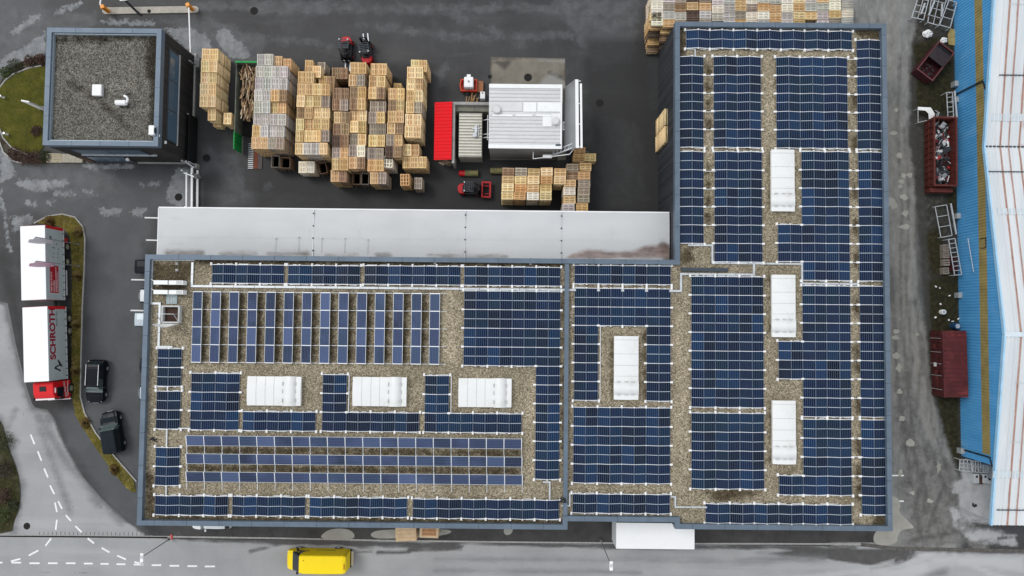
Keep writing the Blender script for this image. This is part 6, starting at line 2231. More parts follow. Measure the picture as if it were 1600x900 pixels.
for px, py, r in ((776, 171, .42), (868, 189, .4)):
    x, y = at(px, py, KZ + .3)
    v = MB().cyl((x, y, KZ), (x, y, KZ + .32), r * .75, r * .7, 20).cyl((x, y, KZ + .32), (x, y, KZ + .42), r, r * .8, 20)
    v.build('roof_fan', M_KROOF, kiln, True)
mb = MB()
for a, b in ((770, 801), (806, 832), (838, 862)):
    (xa, ya), (xb, yb) = at(a, 181, KZ), at(b, 177, KZ)
    mb.bx(xa, xb, ya - .07, ya + .12, KZ + .02, KZ + .13)
mb.build('vent_slot', M_WHITE, kiln, True)
x, y = at(872, 227, KZ)
MB().box((x, y, KZ + .12), (.5, .16, .07)).build('marker_plate', M_SEAM, kiln, True)
# raised door leaning out over the east side
c = [(*at(879, 138, 4.3), 4.3), (*at(877, 237, 4.3), 4.3), (*at(899.5, 231, 6.1), 6.1), (*at(898.5, 124, 6.1), 6.1)]
c[0] = (4.93, c[0][1], 4.3)
c[1] = (4.93, c[1][1], 4.3)
nrm = (Vector(c[1]) - Vector(c[0])).cross(Vector(c[3]) - Vector(c[0])).normalized()
if nrm.x > 0:
    nrm = -nrm
th = [tuple(Vector(p) - nrm * .18) for p in c]
dr = MB().add(c + th, [(0, 1, 2, 3), (7, 6, 5, 4), (0, 4, 5, 1), (1, 5, 6, 2), (2, 6, 7, 3), (3, 7, 4, 0)]).build('door', plain('kiln_door_sheet', (0.30, 0.31, 0.32), 0.35, 0.4, var=0.08, scale=0.5), kiln, True)
koff = (-kcx, -kcy, 0)
mb = MB()
mb.bar(th[2], th[3], .34, .16).bar(tuple(Vector(th[2]) + Vector((.42, 0, .0))), tuple(Vector(th[3]) + Vector((.42, -.4, .0))), .2, .14)
for f in (.02, .35, .65, .98):
    p = Vector(th[2]).lerp(Vector(th[3]), f)
    mb.bar(p, p + Vector((.42, 0, 0)), .06)
mb.build('door_frame', M_WHITE, dr).location = koff
p = Vector(c[0]).lerp(Vector(c[1]), .55).lerp(Vector(c[2]), .12) + nrm * .02
MB().bar(p + Vector((0, -.42, 0)), p + Vector((0, .42, 0)), .34, .04).build('door_plate', M_WHITE, dr).location = koff
mb = MB()
for i in range(5):
    a = p + nrm * .03 + Vector((0, -.28 + i * .13, 0))
    mb.bar(a, a + Vector((0, .08, 0)), .2, .02)
mb.build('plate_print', M_SEAM, dr).location = koff
A_ = Vector((*at(833, 248, 3.4), 3.4))
mb = MB()
mb.tube([(A_.x, KY0 - .02, 3.6), tuple(A_), (*at(862, 244.5, 3.9), 3.9), (*at(890, 241, 4.6), 4.6), (*at(897, 232, 5.4), 5.4)], .05, 8)
mb.build('support_pipe', M_ALU, kiln, True)
mb = MB()
a, b = Vector((*at(863, 243, 3.6), 3.6)), Vector((*at(900, 229, 5.9), 5.9))
mb.bar(a, b, .12).bar(a + Vector((0, .42, 0)), b + Vector((0, .42, 0)), .12)
for i in range(6):
    p0 = a.lerp(b, i / 6)
    mb.bar(p0, a.lerp(b, (i + .5) / 6) + Vector((0, .42, 0)), .05)
mb.build('lattice_arm', M_GALV, kiln, True)
x, y = at(855, 245, 3.6)
MB().box((x, y, 3.7), (.9, .30, .3)).build('hoist', M_WHITE, kiln, True)
# concrete apron north of it
k = Mat('stained_concrete', 0.8, 0, .3)
c_ = k.ramp(k.noise(.5, 8, .65), [(.3, (.140, .125, .098)), (.7, (.235, .215, .175))])
c_, _ = stain(k, c_, 'pale', (.27, .265, .25), .4, .6, .3, .9)
c_, _ = stain(k, c_, 'dark', (.055, .05, .044), .3, .9, .25, .8)
k.color(c_)
o = sheet('concrete_apron', pts((766, 89), (883, 91), (884, 250), (766, 250)), .006, .25, k.m, {'pale': [pts((840, 132), (860, 112), (872, 116), (884, 126), (884, 140), (840, 140)), ('line', pts((835, 92), (884, 95)), .12)], 'dark': [('line', pts((858, 113), (884, 124)), .18), ('line', pts((766, 90), (766, 130)), .1), ('line', pts((766, 90), (883, 91)), .06), ('line', pts((883, 91), (884, 130)), .06), pts((770, 95), (800, 95), (790, 110))]})
tag(o, kind='structure')
for px, py, r, lb, z in ((825, 121, .42, 'round iron manhole cover in the concrete apron by the kiln', .006), (397, 17, .42, 'round dark manhole cover in the yard north of the silvery pallets', .0), (323, 247, .4, 'round dark manhole cover by the black gate', .0), (937, 161, .42, 'round dark manhole cover east of the kiln door', .0),
                         (765.5, 120, .22, 'small round iron cover at the west edge of the concrete apron', .012), (279, 308, .4, 'round manhole cover on the pale patch beside the white gate beams', .0), (42, 822, .35, 'oval iron drain cover in the side road', .004)):
    x, y = at(px, py)
    t = MB().cyl((x, y, z + .001), (x, y, z + .012), r, r, 24)
    o = t.build('manhole_cover', M_DRAIN)
    tag(o, lb, 'manhole cover')

# ------------------------------------------------------------------ red shed, concrete bay, beige plant container
M_REDROOF = plain('red_roof_sheet', (0.70, 0.010, 0.016), 0.55, var=0.08, scale=.8, spec=0.1)
x0, y0, x1, y1 = -8.12, 16.02, -6.30, 21.98
t = thing('red_shed', 'small shed with a bright red ribbed metal roof', 'shed', ((x0 + x1) / 2, (y0 + y1) / 2, 0))
MB().bx(x0 + .25, x1 - .1, y0 + .45, y1 - .15, 0, 2.5).build('wall', M_CONC, t, True)
rf = MB().add([(x0, y0, 2.65), (x1, y0, 2.95), (x1, y1, 2.95), (x0, y1, 2.65), (x0, y0, 2.58), (x1, y0, 2.88), (x1, y1, 2.88), (x0, y1, 2.58)], [(0, 1, 2, 3), (7, 6, 5, 4), (0, 4, 5, 1), (1, 5, 6, 2), (2, 6, 7, 3), (3, 7, 4, 0)]).build('roof', M_REDROOF, t, True)
mb = MB()
for i in range(17):
    y = y0 + .18 + i * .35
    mb.bar((x0 + .01, y, 2.675), (x1 - .01, y, 2.975), .06, .05)
mb.build('roof_rib', M_REDROOF, rf).location = (-t.location.x, -t.location.y, 0)
mb = MB()
q = random.Random(3)
for i in range(26):
    mb.box((x0 + .55 + q.uniform(0, 1.1), y0 + q.uniform(.0, .45), q.uniform(.1, 1.1)), (q.uniform(.15, .6), .12, .06), rz=q.uniform(-1, 1), rx=q.uniform(-.6, .6))
o = mb.build('firewood', plain('pale_offcuts', (.34, .25, .17), .9, var=.4, scale=6), t, True)
t = thing('concrete_bay', 'grey L-shaped concrete wall between red shed and beige container', 'wall', (-4.4, 21.6, 0))
MB().bx(-6.28, -6.02, 15.7, 21.75, 0, 2.72).build('wall', M_CONC, t, True)
MB().bx(-6.28, -2.46, 21.76, 22.05, 0, 2.7).build('wall', M_CONC, t, True)
MB().bx(-6.02, -2.46, 21.2, 21.755, 0, 2.25).build('ledge', plain('mossy_concrete', (.20, .20, .165), .9, var=.3, scale=2), t, True)
x0, y0, x1, y1 = -5.60, 16.38, -3.24, 20.95
t = thing('plant_container', 'beige ribbed plant container with stained roof beside the silver kiln', 'container', ((x0 + x1) / 2, (y0 + y1) / 2, 0))
M_BEIGE = plain('cream_container_paint', (0.60, 0.58, 0.50), 0.5, var=.08, scale=1.2, dirt=(.27, .25, .16), dirt_amt=.75)
M_BEIGED = plain('greyed_container_paint', (0.33, 0.32, 0.28), 0.55, var=.15, scale=1.2, dirt=(.15, .14, .09), dirt_amt=.7)
MB().bx(x0, x1, y0, y1, .1, 2.55).build('body', M_BEIGED, t, True)
mb = MB()
for i in range(14):
    y = y0 + .14 + i * (y1 - y0 - .2) / 14
    mb.bx(x0 + .02, x1 - .02, y, y + .2, 2.55, 2.65)
mb.build('roof_rib', M_BEIGE, t, True)
x, y = at(742, 205, 2.9)
mb = MB().cyl((x, y - .4, 2.65), (x, y - .4, 3.0), .22, .22, 14).box((x + .1, y + .2, 2.8), (.25, .8, .25)).bar((x - .3, y + .3, 2.8), (x + .5, y + .3, 2.8), .09).bar((x + .35, y - .5, 2.75), (x + .35, y + .8, 2.75), .07)
mb.build('valve_unit', M_GALV, t, True)
mb = MB()
for yy in (18.55, 18.9, 20.4):
    mb.tube([(x1, yy, 1.9), (x1 + .45, yy, 2.1), (KX0, yy - .05, 2.1)], .055, 8)
mb.bar((x1 + .55, 18.3, 2.0), (x1 + .55, 20.9, 2.0), .07)
mb.build('pipe', M_WHITE, t, True)

# sweeper tray with white tank, cabinet, lying cylinders
x, y = at(737, 133, .7)
t = thing('water_cart', 'red tray cart carrying a white plastic water tank', 'cart', (x, y, 0))
M_RORANGE = paint('orange_red_machine_paint', (0.55, 0.05, 0.015), .5, .2)
mb = MB()
ring(mb, [(-1.15, -.65), (.55, -.65), (.55, .62), (-1.15, .62), (-1.28, 0)], .12, .2, .75)
mb.bx(-1.1, .5, -.6, .6, .15, .25)
mb.build('tray', M_RORANGE, t)
MB().bx(.56, 1.2, -.62, .55, .2, .42).build('drawbar_deck', plain('rusty_orange_deck', (.30, .13, .06), .7, var=.4, scale=4), t)
for sy in (-1, 1):
    wheel(t, -.5, sy * .75, .28, .16)
tk = MB().box((-.28, .1, .95), (.98, 1.12, .95)).build('tank', M_FOOT, t, bevel=.10)
MB().cyl((-.28, .15, 1.42), (-.28, .15, 1.5), .10, .10, 14).build('cap', plain('grey_cap', (.3, .3, .3), .6), tk)
MB().box((-.28, .80, 1.2), (.42, .28, .3)).build('spout', M_FOOT, tk, bevel=.05)
mb = MB()
for i in range(5):
    mb.bar((-.7 + i * .21, -.55, .5), (-.7 + i * .21, -.35, 1.40), .05)
mb.build('cage_bar', M_GALV, tk)
x, y = at(754, 149, .8)
t = thing('white_cabinet', 'small white cabinet with a black button north of the concrete bay', 'cabinet', (x, y, 0))
MB().box((0, 0, .45), (.5, .75, .9)).build('casing', M_FOOT, t, bevel=.04)
MB().box((0, .22, .91), (.16, .12, .02)).build('button', M_BLACK, t)
mb = MB()
q = random.Random(9)
x, y = at(737, 155, .3)
for i in range(14):
    mb.box((x + q.uniform(-.7, .7), y + q.uniform(-.2, .3), q.uniform(.1, .5)), (.08, q.uniform(.5, .9), .05), rz=q.uniform(-.5, .5), rx=q.uniform(-.4, .4))
tag(mb.build('loose_slats', plain('loose_slat_wood', (.38, .24, .11), .9, var=.3)), 'few orange-brown slats leaning on the concrete bay', 'slats')
M_MOSSY = plain('mossy_cover', (.17, .16, .075), .9, var=.35, scale=4, dirt=(.07, .07, .03))
for (pa, pb, lb, cap) in (((719, 271), (747, 270.5), 'mossy roll with a red end lying behind the clamp forklift', True), ((766, 267), (785, 267), 'shorter mossy roll lying below the kiln wall', False)):
    a, b = at(*pa, .35), at(*pb, .35)
    t = thing('mossy_roll', lb, 'roll', ((a[0] + b[0]) / 2, (a[1] + b[1]) / 2, 0))
    h = (b[0] - a[0]) / 2
    MB().cyl((-h + (.5 if cap else 0), 0, .33), (h, 0, .33), .33, .33, 16).build('roll', M_MOSSY, t)
    if cap:
        MB().cyl((-h, 0, .33), (-h + .5, 0, .33), .30, .34, 16).ellipsoid((-h, 0, .33), (.18, .29, .29)).build('end_cap', M_REDF, t)

# ------------------------------------------------------------------ the two stacks by the south kerb
M_PLY = plain('packed_boards', (.60, .44, .27), .8, var=.18, scale=3, dirt=(.36, .24, .13))
for (pa, pb, lb, rz, inner_c) in (((618, 823), (650, 845), 'larger pale board pack beside the south wall', .06, False), ((656, 824), (685, 840), 'smaller board pack with an orange-brown top by the south wall', -.02, True)):
    z = 1.5
    (xa, ya), (xb, yb) = at(*pa, z), at(*pb, z)
    W_, L_ = xb - xa, ya - yb + .5
    t = thing('board_pack', lb, 'board pack', ((xa + xb) / 2, (ya + yb) / 2 + .2, 0), rz)
    mb = MB()
    for i in range(9):
        mb.bx(-W_ / 2, W_ / 2, -L_ / 2, L_ / 2, .12 + i * .155, .12 + i * .155 + .13)
    mb.build('boards', M_PLY, t)
    MB().bx(-W_ / 2, W_ / 2, -.5, -.38, 0, .12).bx(-W_ / 2, W_ / 2, .38, .5, 0, .12).build('bearer', M_CRATE, t)
    mb = MB()
    if inner_c:
        for i in range(4):
            mb.bx(-W_ / 2 + .25, W_ / 2 - .25, -L_ / 2 + .25 + i * .34, -L_ / 2 + .52 + i * .34, 1.495, 1.53)
        mb.build('top_board', plain('orange_top_board', (.38, .19, .09), .8, var=.3, scale=4), t)
    else:
        for i in range(5):
            mb.bx(-W_ / 2 + .01, W_ / 2 - .01, -L_ / 2 + .02 + i * L_ / 5, -L_ / 2 + (i + .93) * L_ / 5, 1.495, 1.52)
        mb.build('top_board', M_PLY, t)

# ------------------------------------------------------------------ skips in the eastern lane
M_RUSTR = plain('rust_red_skip_paint', (0.115, 0.030, 0.024), .6, var=.25, scale=1.2, dirt=(.075, .028, .020), dirt_amt=.7)
M_MAROON = plain('maroon_container_paint', (0.085, 0.020, 0.021), .55, var=.3, scale=1.0, dirt=(.24, .05, .045), dirt_amt=.7)
M_SCRAP = [plain('scrap_' + n_, c_, .4, mt_, var=.3, scale=5) for n_, c_, mt_ in (('silver', (.42, .44, .46), .5), ('dark', (.05, .055, .06), .4), ('white', (.66, .67, .68), 0), ('red', (.26, .02, .02), 0))]
xw, xe = at(1459.5, 240, 1.9)[0], at(1495, 240, 1.9)[0]
yn, ys = at(1475, 183, 1.9)[1], at(1475, 290, 1.9)[1]
W_, L_ = (xe - xw) / 2, (yn - ys) / 2
t = thing('scrap_skip', 'open rust-red roll-off skip full of silver scrap metal', 'skip', ((xw + xe) / 2, (yn + ys) / 2, 0), R(-.6))
mb = MB()
ring(mb, [(-W_, -L_), (W_, -L_), (W_, L_), (-W_, L_)], .10, .25, 1.85)
mb.bx(-W_ + .05, W_ - .05, -L_ + .05, L_ - .05, .2, .3)
mb.build('body', M_RUSTR, t)
mb = MB()
ring(mb, [(-W_ - .05, -L_ - .05), (W_ + .05, -L_ - .05), (W_ + .05, L_ + .05), (-W_ - .05, L_ + .05)], .16, 1.85, 1.95)
mb.build('rim', M_RUSTR, t)
mb = MB()
for i in range(11):
    y_ = -L_ + .25 + i * (2 * L_ - .5) / 10
    mb.bx(-W_ - .10, -W_, y_ - .06, y_ + .06, .3, 1.84).bx(W_, W_ + .10, y_ - .06, y_ + .06, .3, 1.84).bx(W_ - .14, W_ - .10, y_ - .05, y_ + .05, .3, 1.84)
mb.bx(-W_ - .09, -W_ - .01, -L_ + .05, L_ - .05, 1.0, 1.1)
mb.build('side_rib', M_RUSTR, t)
MB().bx(-W_ - .02, W_ + .02, -L_ - .55, -L_ - .10, .25, 1.2).build('end_box', M_RUSTR, t)
mb, mi = MB(), []
q = random.Random(21)
for i in range(260):
    ty = q.random()
    x_, y_, z_ = q.uniform(-W_ + .3, W_ - .35), q.uniform(-L_ + .4, L_ - .3), q.uniform(.5, 1.35)
    f0 = len(mb.f)
    if ty < .45:
        mb.bar((x_, y_, z_), (max(-W_ + .2, min(W_ - .25, x_ + q.uniform(-.7, .7))), y_ + q.uniform(-1.0, 1.0), z_ + q.uniform(-.3, .3)), q.uniform(.04, .10))
    elif ty < .75:
        mb.box((x_, y_, z_), (q.uniform(.2, .8), q.uniform(.2, .7), .03), rz=q.uniform(0, 3), rx=q.uniform(-.6, .6), ry=q.uniform(-.6, .6))
    else:
        mb.box((x_, y_, z_), (q.uniform(.1, .35), q.uniform(.1, .4), q.uniform(.1, .3)), rz=q.uniform(0, 3), rx=q.uniform(-.6, .6))
    mi += [q.choice((0, 0, 1, 1, 1, 1, 1, 1, 1, 2, 3))] * (len(mb.f) - f0)
so_ = mb.build('scrap_metal', M_SCRAP[0], None, loc=tuple(t.location), rot=(0, 0, R(-.6)))
for m_ in M_SCRAP[1:]:
    so_.data.materials.append(m_)
so_.data.polygons.foreach_set('material_index', mi)
tag(so_, 'tangle of silver, white and dark scrap metal inside the rust-red skip', None, None, 'stuff')

xw, xe = at(1474.5, 570, 2.3)[0], at(1512, 570, 2.3)[0]
yn, ys = at(1492, 517, 2.3)[1], at(1492, 621, 2.3)[1]
W_, L_ = (xe - xw) / 2, (yn - ys) / 2
t = thing('closed_container', 'closed maroon steel container with ribbed faded roof by the blue wall', 'container', ((xw + xe) / 2, (yn + ys) / 2, 0), R(.8))
MB().bx(-W_, W_, -L_, L_, .2, 2.25).build('body', M_MAROON, t)
mb = MB()
for i in range(15):
    y_ = -L_ + .2 + i * (2 * L_ - .4) / 14
    mb.bx(-W_ + .12, W_ - .02, y_ - .09, y_ + .09, 2.26, 2.32)
mb.build('roof_rib', M_MAROON, t)
MB().bx(-W_ + .01, W_ - .01, -L_ + .01, L_ - .01, 2.25, 2.265).build('roof', plain('faded_maroon_roof', (.10, .022, .024), .6, var=.35, scale=.9, dirt=(.30, .055, .05), dirt_amt=.8), t)
MB().bx(-W_ - .06, -W_ + .06, -L_, L_, 2.2, 2.34).build('roof_rail', M_MAROON, t)
mb = MB()
for i in range(9):
    y_ = -L_ + .3 + i * (2 * L_ - .6) / 8
    mb.bx(-W_ - .12, -W_ - .001, y_ - .07, y_ + .07, .25, 2.18)
mb.bx(-W_ - .14, -W_ - .10, -L_ + .1, L_ - .1, 1.25, 1.33)
mb.build('side_rib', M_MAROON, t)
for i, y_ in enumerate((1.8, -.1, -.9, -1.4)):
    MB().bx(-W_ - .17, -W_ - .12, y_ - .2, y_ + .2, .8 + .1 * i, 1.2 + .1 * i).build('door_plate', M_FOOT if i == 1 else M_RUSTR, t)
mb = MB()
for y_ in (-2.6, -1.2, 0, 1.2, 2.6):
    mb.cyl((-W_ - .16, y_, .4), (-W_ - .16, y_, 2.1), .03, .03, 6)
mb.build('lock_bar', M_GALV, t)

a, b = Vector((*at(1446.5, 113, 1.4), 0)), Vector((*at(1478, 73, 1.4), 0))
ang = math.atan2(b.y - a.y, b.x - a.x)
c_ = (a + b) / 2
M_MAROOND = plain('dark_maroon_paint', (0.060, 0.016, 0.020), .6, var=.3, scale=1.0, dirt=(.11, .03, .03), dirt_amt=.5)
t = thing('half_covered_skip', 'small maroon skip standing askew, its rear half under a dark lid', 'skip', (c_.x + .0, c_.y - .15, 0), ang)
L_, W_ = (b - a).length / 2 + .15, 1.0
mb = MB()
ring(mb, [(-L_, -W_), (L_, -W_), (L_, W_), (-L_, W_)], .09, .15, 1.4)
mb.bx(-L_ + .05, L_ - .05, -W_ + .05, W_ - .05, .1, .2)
mb.build('body', M_MAROOND, t)
MB().bx(-.1, L_ - .62, -W_ + .03, W_ - .03, 1.41, 1.47).build('lid', plain('dark_lid', (.035, .027, .030), .6, var=.2), t)
MB().add([(L_ - .60, -W_ + .03, 1.46), (L_ - .60, W_ - .03, 1.46), (L_ + .02, W_ - .03, 1.15), (L_ + .02, -W_ + .03, 1.15), (L_ - .60, -W_ + .03, 1.40), (L_ - .60, W_ - .03, 1.40), (L_ + .02, W_ - .03, 1.09), (L_ + .02, -W_ + .03, 1.09)], [(3, 2, 1, 0), (4, 5, 6, 7), (0, 1, 5, 4), (1, 2, 6, 5), (2, 3, 7, 6), (3, 0, 4, 7)]).build('flap', M_BLACK, t)
mb = MB()
ring(mb, [(-L_ - .04, -W_ - .04), (L_ + .04, -W_ - .04), (L_ + .04, W_ + .04), (-L_ - .04, W_ + .04)], .13, 1.36, 1.42)
mb.build('rim', plain('dusty_pink_rim', (.13, .045, .048), .6, var=.3), t)
mb = MB()
q = random.Random(4)
for i in range(26):
    mb.box((q.uniform(-L_ + .3, -.3), q.uniform(-.7, .7), q.uniform(.3, .8)), (q.uniform(.08, .35), .08, .05), rz=q.uniform(0, 3), rx=q.uniform(-.7, .7))
tag(mb.build('rubble', M_SCRAP[1], None, loc=(t.location.x, t.location.y, 0), rot=(0, 0, ang)), 'dark odds and ends lying in the small maroon skip', None, None, 'stuff')

# ------------------------------------------------------------------ galvanised frames and oddments along the blue wall
M_FRAMEW = plain('pale_frame_steel', (.52, .54, .55), .5, .2, var=.15)


def frame(label, corners, nx, ny, z=.5, r=.07, legs=True, extra=()):
    """rectangular tube frame: corners in pixels, nx / ny inner bars across each way"""
    q = [Vector((*at(a, b, z), z)) for a, b in corners]
    c_ = sum(q, Vector()) / 4
    t = thing('steel_rack', label, 'steel rack', (c_.x, c_.y, 0), 0, 'galvanised racks standing about the lane')
    mb = MB()
    for i in range(4):
        mb.bar(q[i], q[(i + 1) % 4], r)
    mb.build('outer_frame', M_FRAMEW, t, True)
    mb = MB()
    for i in range(1, nx + 1):
        f = i / (nx + 1)
        MB().bar(q[0].lerp(q[1], f), q[3].lerp(q[2], f), r * .8).build('cross_bar', M_FRAMEW, t, True)
    for i in range(1, ny + 1):
        f = i / (ny + 1)
        MB().bar(q[0].lerp(q[3], f), q[1].lerp(q[2], f), r * .8).build('cross_bar', M_FRAMEW, t, True)
    for p in q:
        MB().bar(p - Vector((0, 0, z)), p, r).build('leg', M_FRAMEW, t, True)
    return t


frame('westernmost of the leaning pale frames at the top of the lane', [(1437, -12), (1453, -9), (1443, 31), (1424.5, 27)], 1, 3, .7)
frame('middle pale frame at the top of the lane, with a wide cross bar', [(1457, -12), (1480, -6), (1467, 40), (1449.5, 35)], 1, 3, .6)
frame('easternmost pale frame at the top of the lane beside the blue wall', [(1483, 0), (1495, 4), (1484.5, 43.5), (1468, 39)], 0, 2, .8)
frame('small ladder-like frame standing behind the scrap skip', [(1479, 144.5), (1488, 144), (1490, 182), (1481, 183)], 0, 4, 1.0)
frame('lone pale frame with two cross bars on the moss below the scrap skip', [(1461, 323), (1479, 320), (1487.5, 368), (1470, 371)], 0, 2, .5)
frame('long ladder-like frame leaning beside the crates at the blue wall', [(1482, 374), (1492, 372.5), (1502.5, 429), (1491.5, 430)], 0, 7, 1.0)
for (pa, pb, lb, z) in (((1485.5, 318), (1494, 366), 'long pale bar lying beside the two-bar frame', .35), ((1491.5, 142), (1495, 184), 'long pale bar standing behind the scrap skip at the blue wall', 1.0), ((1460, 2), (1451, 24), 'short pale beam resting on the middle northern frame', .78), ((1445, 5), (1439, 22), 'short pale beam resting on the westernmost northern frame', .88), ((1472, 6), (1471, 26), 'short pale bar leaning between the two northern frames', .8)):
    a, b = Vector((*at(*pa, z), z)), Vector((*at(*pb, z), z))
    c_ = (a + b) / 2
    t = thing('steel_beam', lb, 'steel beam', (c_.x, c_.y, 0))
    MB().bar(a, b, .14, .12).build('bar', M_FRAMEW, t, True)
    MB().bar(a - Vector((0, 0, z - .0)), a - Vector((0, 0, .06)), .08).bar(b - Vector((0, 0, z)), b - Vector((0, 0, .06)), .08).build('block', M_CRATE, t, True)
x, y = at(1450, 178, .8)
t = thing('tube_stand', 'white folded sheet on a bent tube stand north of the scrap skip', 'stand', (x, y, 0), R(-8))
W2 = MB()
W2.add([(-1.2, .55, .9), (.1, .65, 1.0), (.65, .1, .9), (.75, -.55, .7), (.2, -.6, .75), (.0, .0, .9), (-.4, .25, .95), (-1.1, .25, .85)], [(0, 7, 6, 1), (1, 6, 5, 2), (2, 5, 4, 3)])
o = W2.build('sheet', M_FOOT, t)
so2 = o.modifiers.new('thickness', 'SOLIDIFY')
so2.thickness = .03
MB().tube([(-1.15, .4, .85), (-.75, -.95, .5), (.2, -.6, .7)], .04, 6).tube([(.7, .5, .8), (1.15, .3, .8), (.95, -.55, .7), (.7, -.4, .7)], .04, 6).bar((1.0, .35, .8), (.85, -.5, .7), .04).tube([(-.75, -.95, .5), (-.75, -.95, 0)], .04, 6).tube([(.2, -.6, .7), (.2, -.6, 0)], .04, 6).tube([(1.15, .3, .8), (1.15, .3, 0)], .04, 6).tube([(-1.15, .4, .85), (-1.15, .4, 0)], .04, 6).build('tube_frame', M_FRAMEW, t)
for i, (px, py) in enumerate(((1478, 387), (1478.5, 398), (1479, 410), (1478, 423), (1488, 405), (1492, 418))):
    x, y = at(px, py, .6)
    t = thing('slatted_crate', ['northernmost grey slatted crate beside the ladder frame', 'second grey slatted crate beside the ladder frame', 'third grey slatted crate beside the ladder frame', 'southernmost slatted crate with white bits beside the ladder frame', 'maroon crate under the middle of the ladder frame', 'maroon crate under the lower end of the ladder frame'][i], 'crate', (x, y, 0), R(2))
    mb = MB()
    ring(mb, [(-.32, -.35), (.32, -.35), (.32, .35), (-.32, .35)], .05, .05, .6)
    mb.bx(-.3, .3, -.33, .33, 0, .06)
    mb.build('box', M_CRATEG if i < 4 else M_MAROON, t)
    mb = MB()
    for j in range(3):
        mb.bx(-.33, .33, -.3 + j * .22, -.2 + j * .22, .6, .63)
    mb.build('slat', M_CRATEG if i < 4 else M_MAROON, t)
# big bags, board, drums
for (px, py, r, lb) in ((1450.5, 52, .5, 'larger crumpled white big bag in the lane below the frames'), (1476.5, 62, .34, 'smaller crumpled white sack right of the larger bag')):
    x, y = at(px, py, .4)
    q = random.Random(px)
    mb = MB().ellipsoid((0, 0, r * .6), (r, r * .85, r * .65), 16, 10)
    mb.v = [(a * (1 + q.uniform(-.22, .22)), b * (1 + q.uniform(-.22, .22)), max(0, c_ * (1 + q.uniform(-.25, .25)))) for a, b, c_ in mb.v]
    mb.smooth = [False] * len(mb.f)
    tag(mb.build('big_bag', M_FOOT, None, loc=(x, y, 0)), lb, 'bag')
x, y = at(1487, 58, .1)
o = MB().prism([(-.35, -.8), (.3, -.9), (.42, -.2), (.36, .8), (-.1, .95), (-.4, .3)], .05, .12).build('yellow_board', plain('yellow_foam_board', (.34, .26, .10), .8, var=.25, scale=2), None, loc=(x, y, 0))
tag(o, 'pale yellow board lying at the foot of the blue wall', 'board')
for (px, py, r, h, m_, lb) in ((1475, 487.5, .25, .5, M_FOOT, 'small round white tub standing on the moss'), (1496.5, 509.5, .33, .9, plain('blue_drum', (.02, .07, .16), .5), 'blue drum with pale lid behind the closed maroon container')):
    x, y = at(px, py, h)
    t = thing('drum', lb, 'drum', (x, y, 0))
    MB().cyl((0, 0, 0), (0, 0, h), r, r, 18).cyl((0, 0, h * .5 - .02), (0, 0, h * .5 + .02), r + .02, r + .02, 18).build('body', m_, t)
    MB().cyl((0, 0, h), (0, 0, h + .03), r * .72, r * .72, 18).build('lid', M_GALV, t)
q = random.Random(31)
mb = MB()
for px, py in ((1461, 447), (1483, 462), (1469, 475), (1461, 496), (1482, 500), (1488, 502), (1497, 498), (1462, 448), (1468, 450)):
    x, y = at(px, py)
    mb.box((x, y, .06), (q.uniform(.1, .25), q.uniform(.08, .2), .06), rz=q.uniform(0, 3))
tag(mb.build('litter', M_FOOT), 'scattered white scraps on the mossy strip by the blue wall', None, None, 'stuff')
# racks and appliances in the open south bay of the warehouse
for (pp_, lb, ny) in (([(1500, 718), (1517, 719), (1519, 738), (1499, 735)], 'first pale rack in the open warehouse bay, nearest the lane', 2), ([(1520, 720), (1532, 722), (1533, 738), (1520, 737)], 'second pale rack in the open warehouse bay', 1), ([(1533, 727), (1544, 728), (1544, 738), (1533, 738)], 'low pale rack deepest in the open warehouse bay', 2)):
    f_ = frame(lb, pp_, 2, ny, .9, .07)
for i, (px, py, w_, d_, h, m_, lb) in enumerate(((1526, 748, .55, .95, .9, M_FRAMEW, 'white appliance with a dark dial under the warehouse bay'), (1533.5, 750, .4, .9, .7, plain('brown_cabinet', (.07, .035, .025), .6), 'narrow dark brown cabinet between two white appliances'), (1539.5, 748, .5, .9, .8, M_FRAMEW, 'second white appliance under the warehouse bay'), (1546, 752, .4, .5, .6, M_FRAMEW, 'small white box deepest under the warehouse bay'))):
    x, y = at(px, py, h)
    t = thing('appliance', lb, 'appliance', (x, y, 0))
    MB().box((0, 0, h / 2), (w_, d_, h)).build('casing', m_, t, bevel=.03)
    MB().cyl((.02, .2, h), (.02, .2, h + .03), .12, .12, 14).build('dial', M_BLACK, t)
x, y = at(1523, 790)
tag(MB().box((x, y, .06), (.35, .22, .1), rz=.4).box((x - .2, y + .1, .05), (.15, .3, .06)).build('rag', M_BLACK), 'small dark rag on the pale concrete of the warehouse bay', 'rag')

# ------------------------------------------------------------------ entrance island, barriers, gate, fence
isl = thing('traffic_island', 'narrow kerbed concrete island with rounded ends at the yard entrance', 'island', (*at(235, 16), 0))
(xa, ya), (xb, yb) = at(161, 17.5), at(311, 15.5)
pl = []
for k_ in range(9):
    a = math.pi / 2 + math.pi * k_ / 8
    pl.append((xa + .35 + .36 * math.cos(a), ya + .36 * math.sin(a)))
for k_ in range(9):
    a = -math.pi / 2 + math.pi * k_ / 8
    pl.append((xb - .35 + .36 * math.cos(a), yb + .36 * math.sin(a)))
MB().prism(pl, 0, .16).build('slab', plain('island_concrete', (.40, .375, .325), .85, var=.15, scale=1.5, dirt=(.2, .19, .165)), isl, True)
MB().cyl((*at(233, 17.5, .16), .155), (*at(233, 17.5, .16), .172), .2, .2, 18).build('cover', M_DRAIN, isl, True)
M_ORANGE = paint('orange_post_paint', (.72, .26, .012), .5, .2)
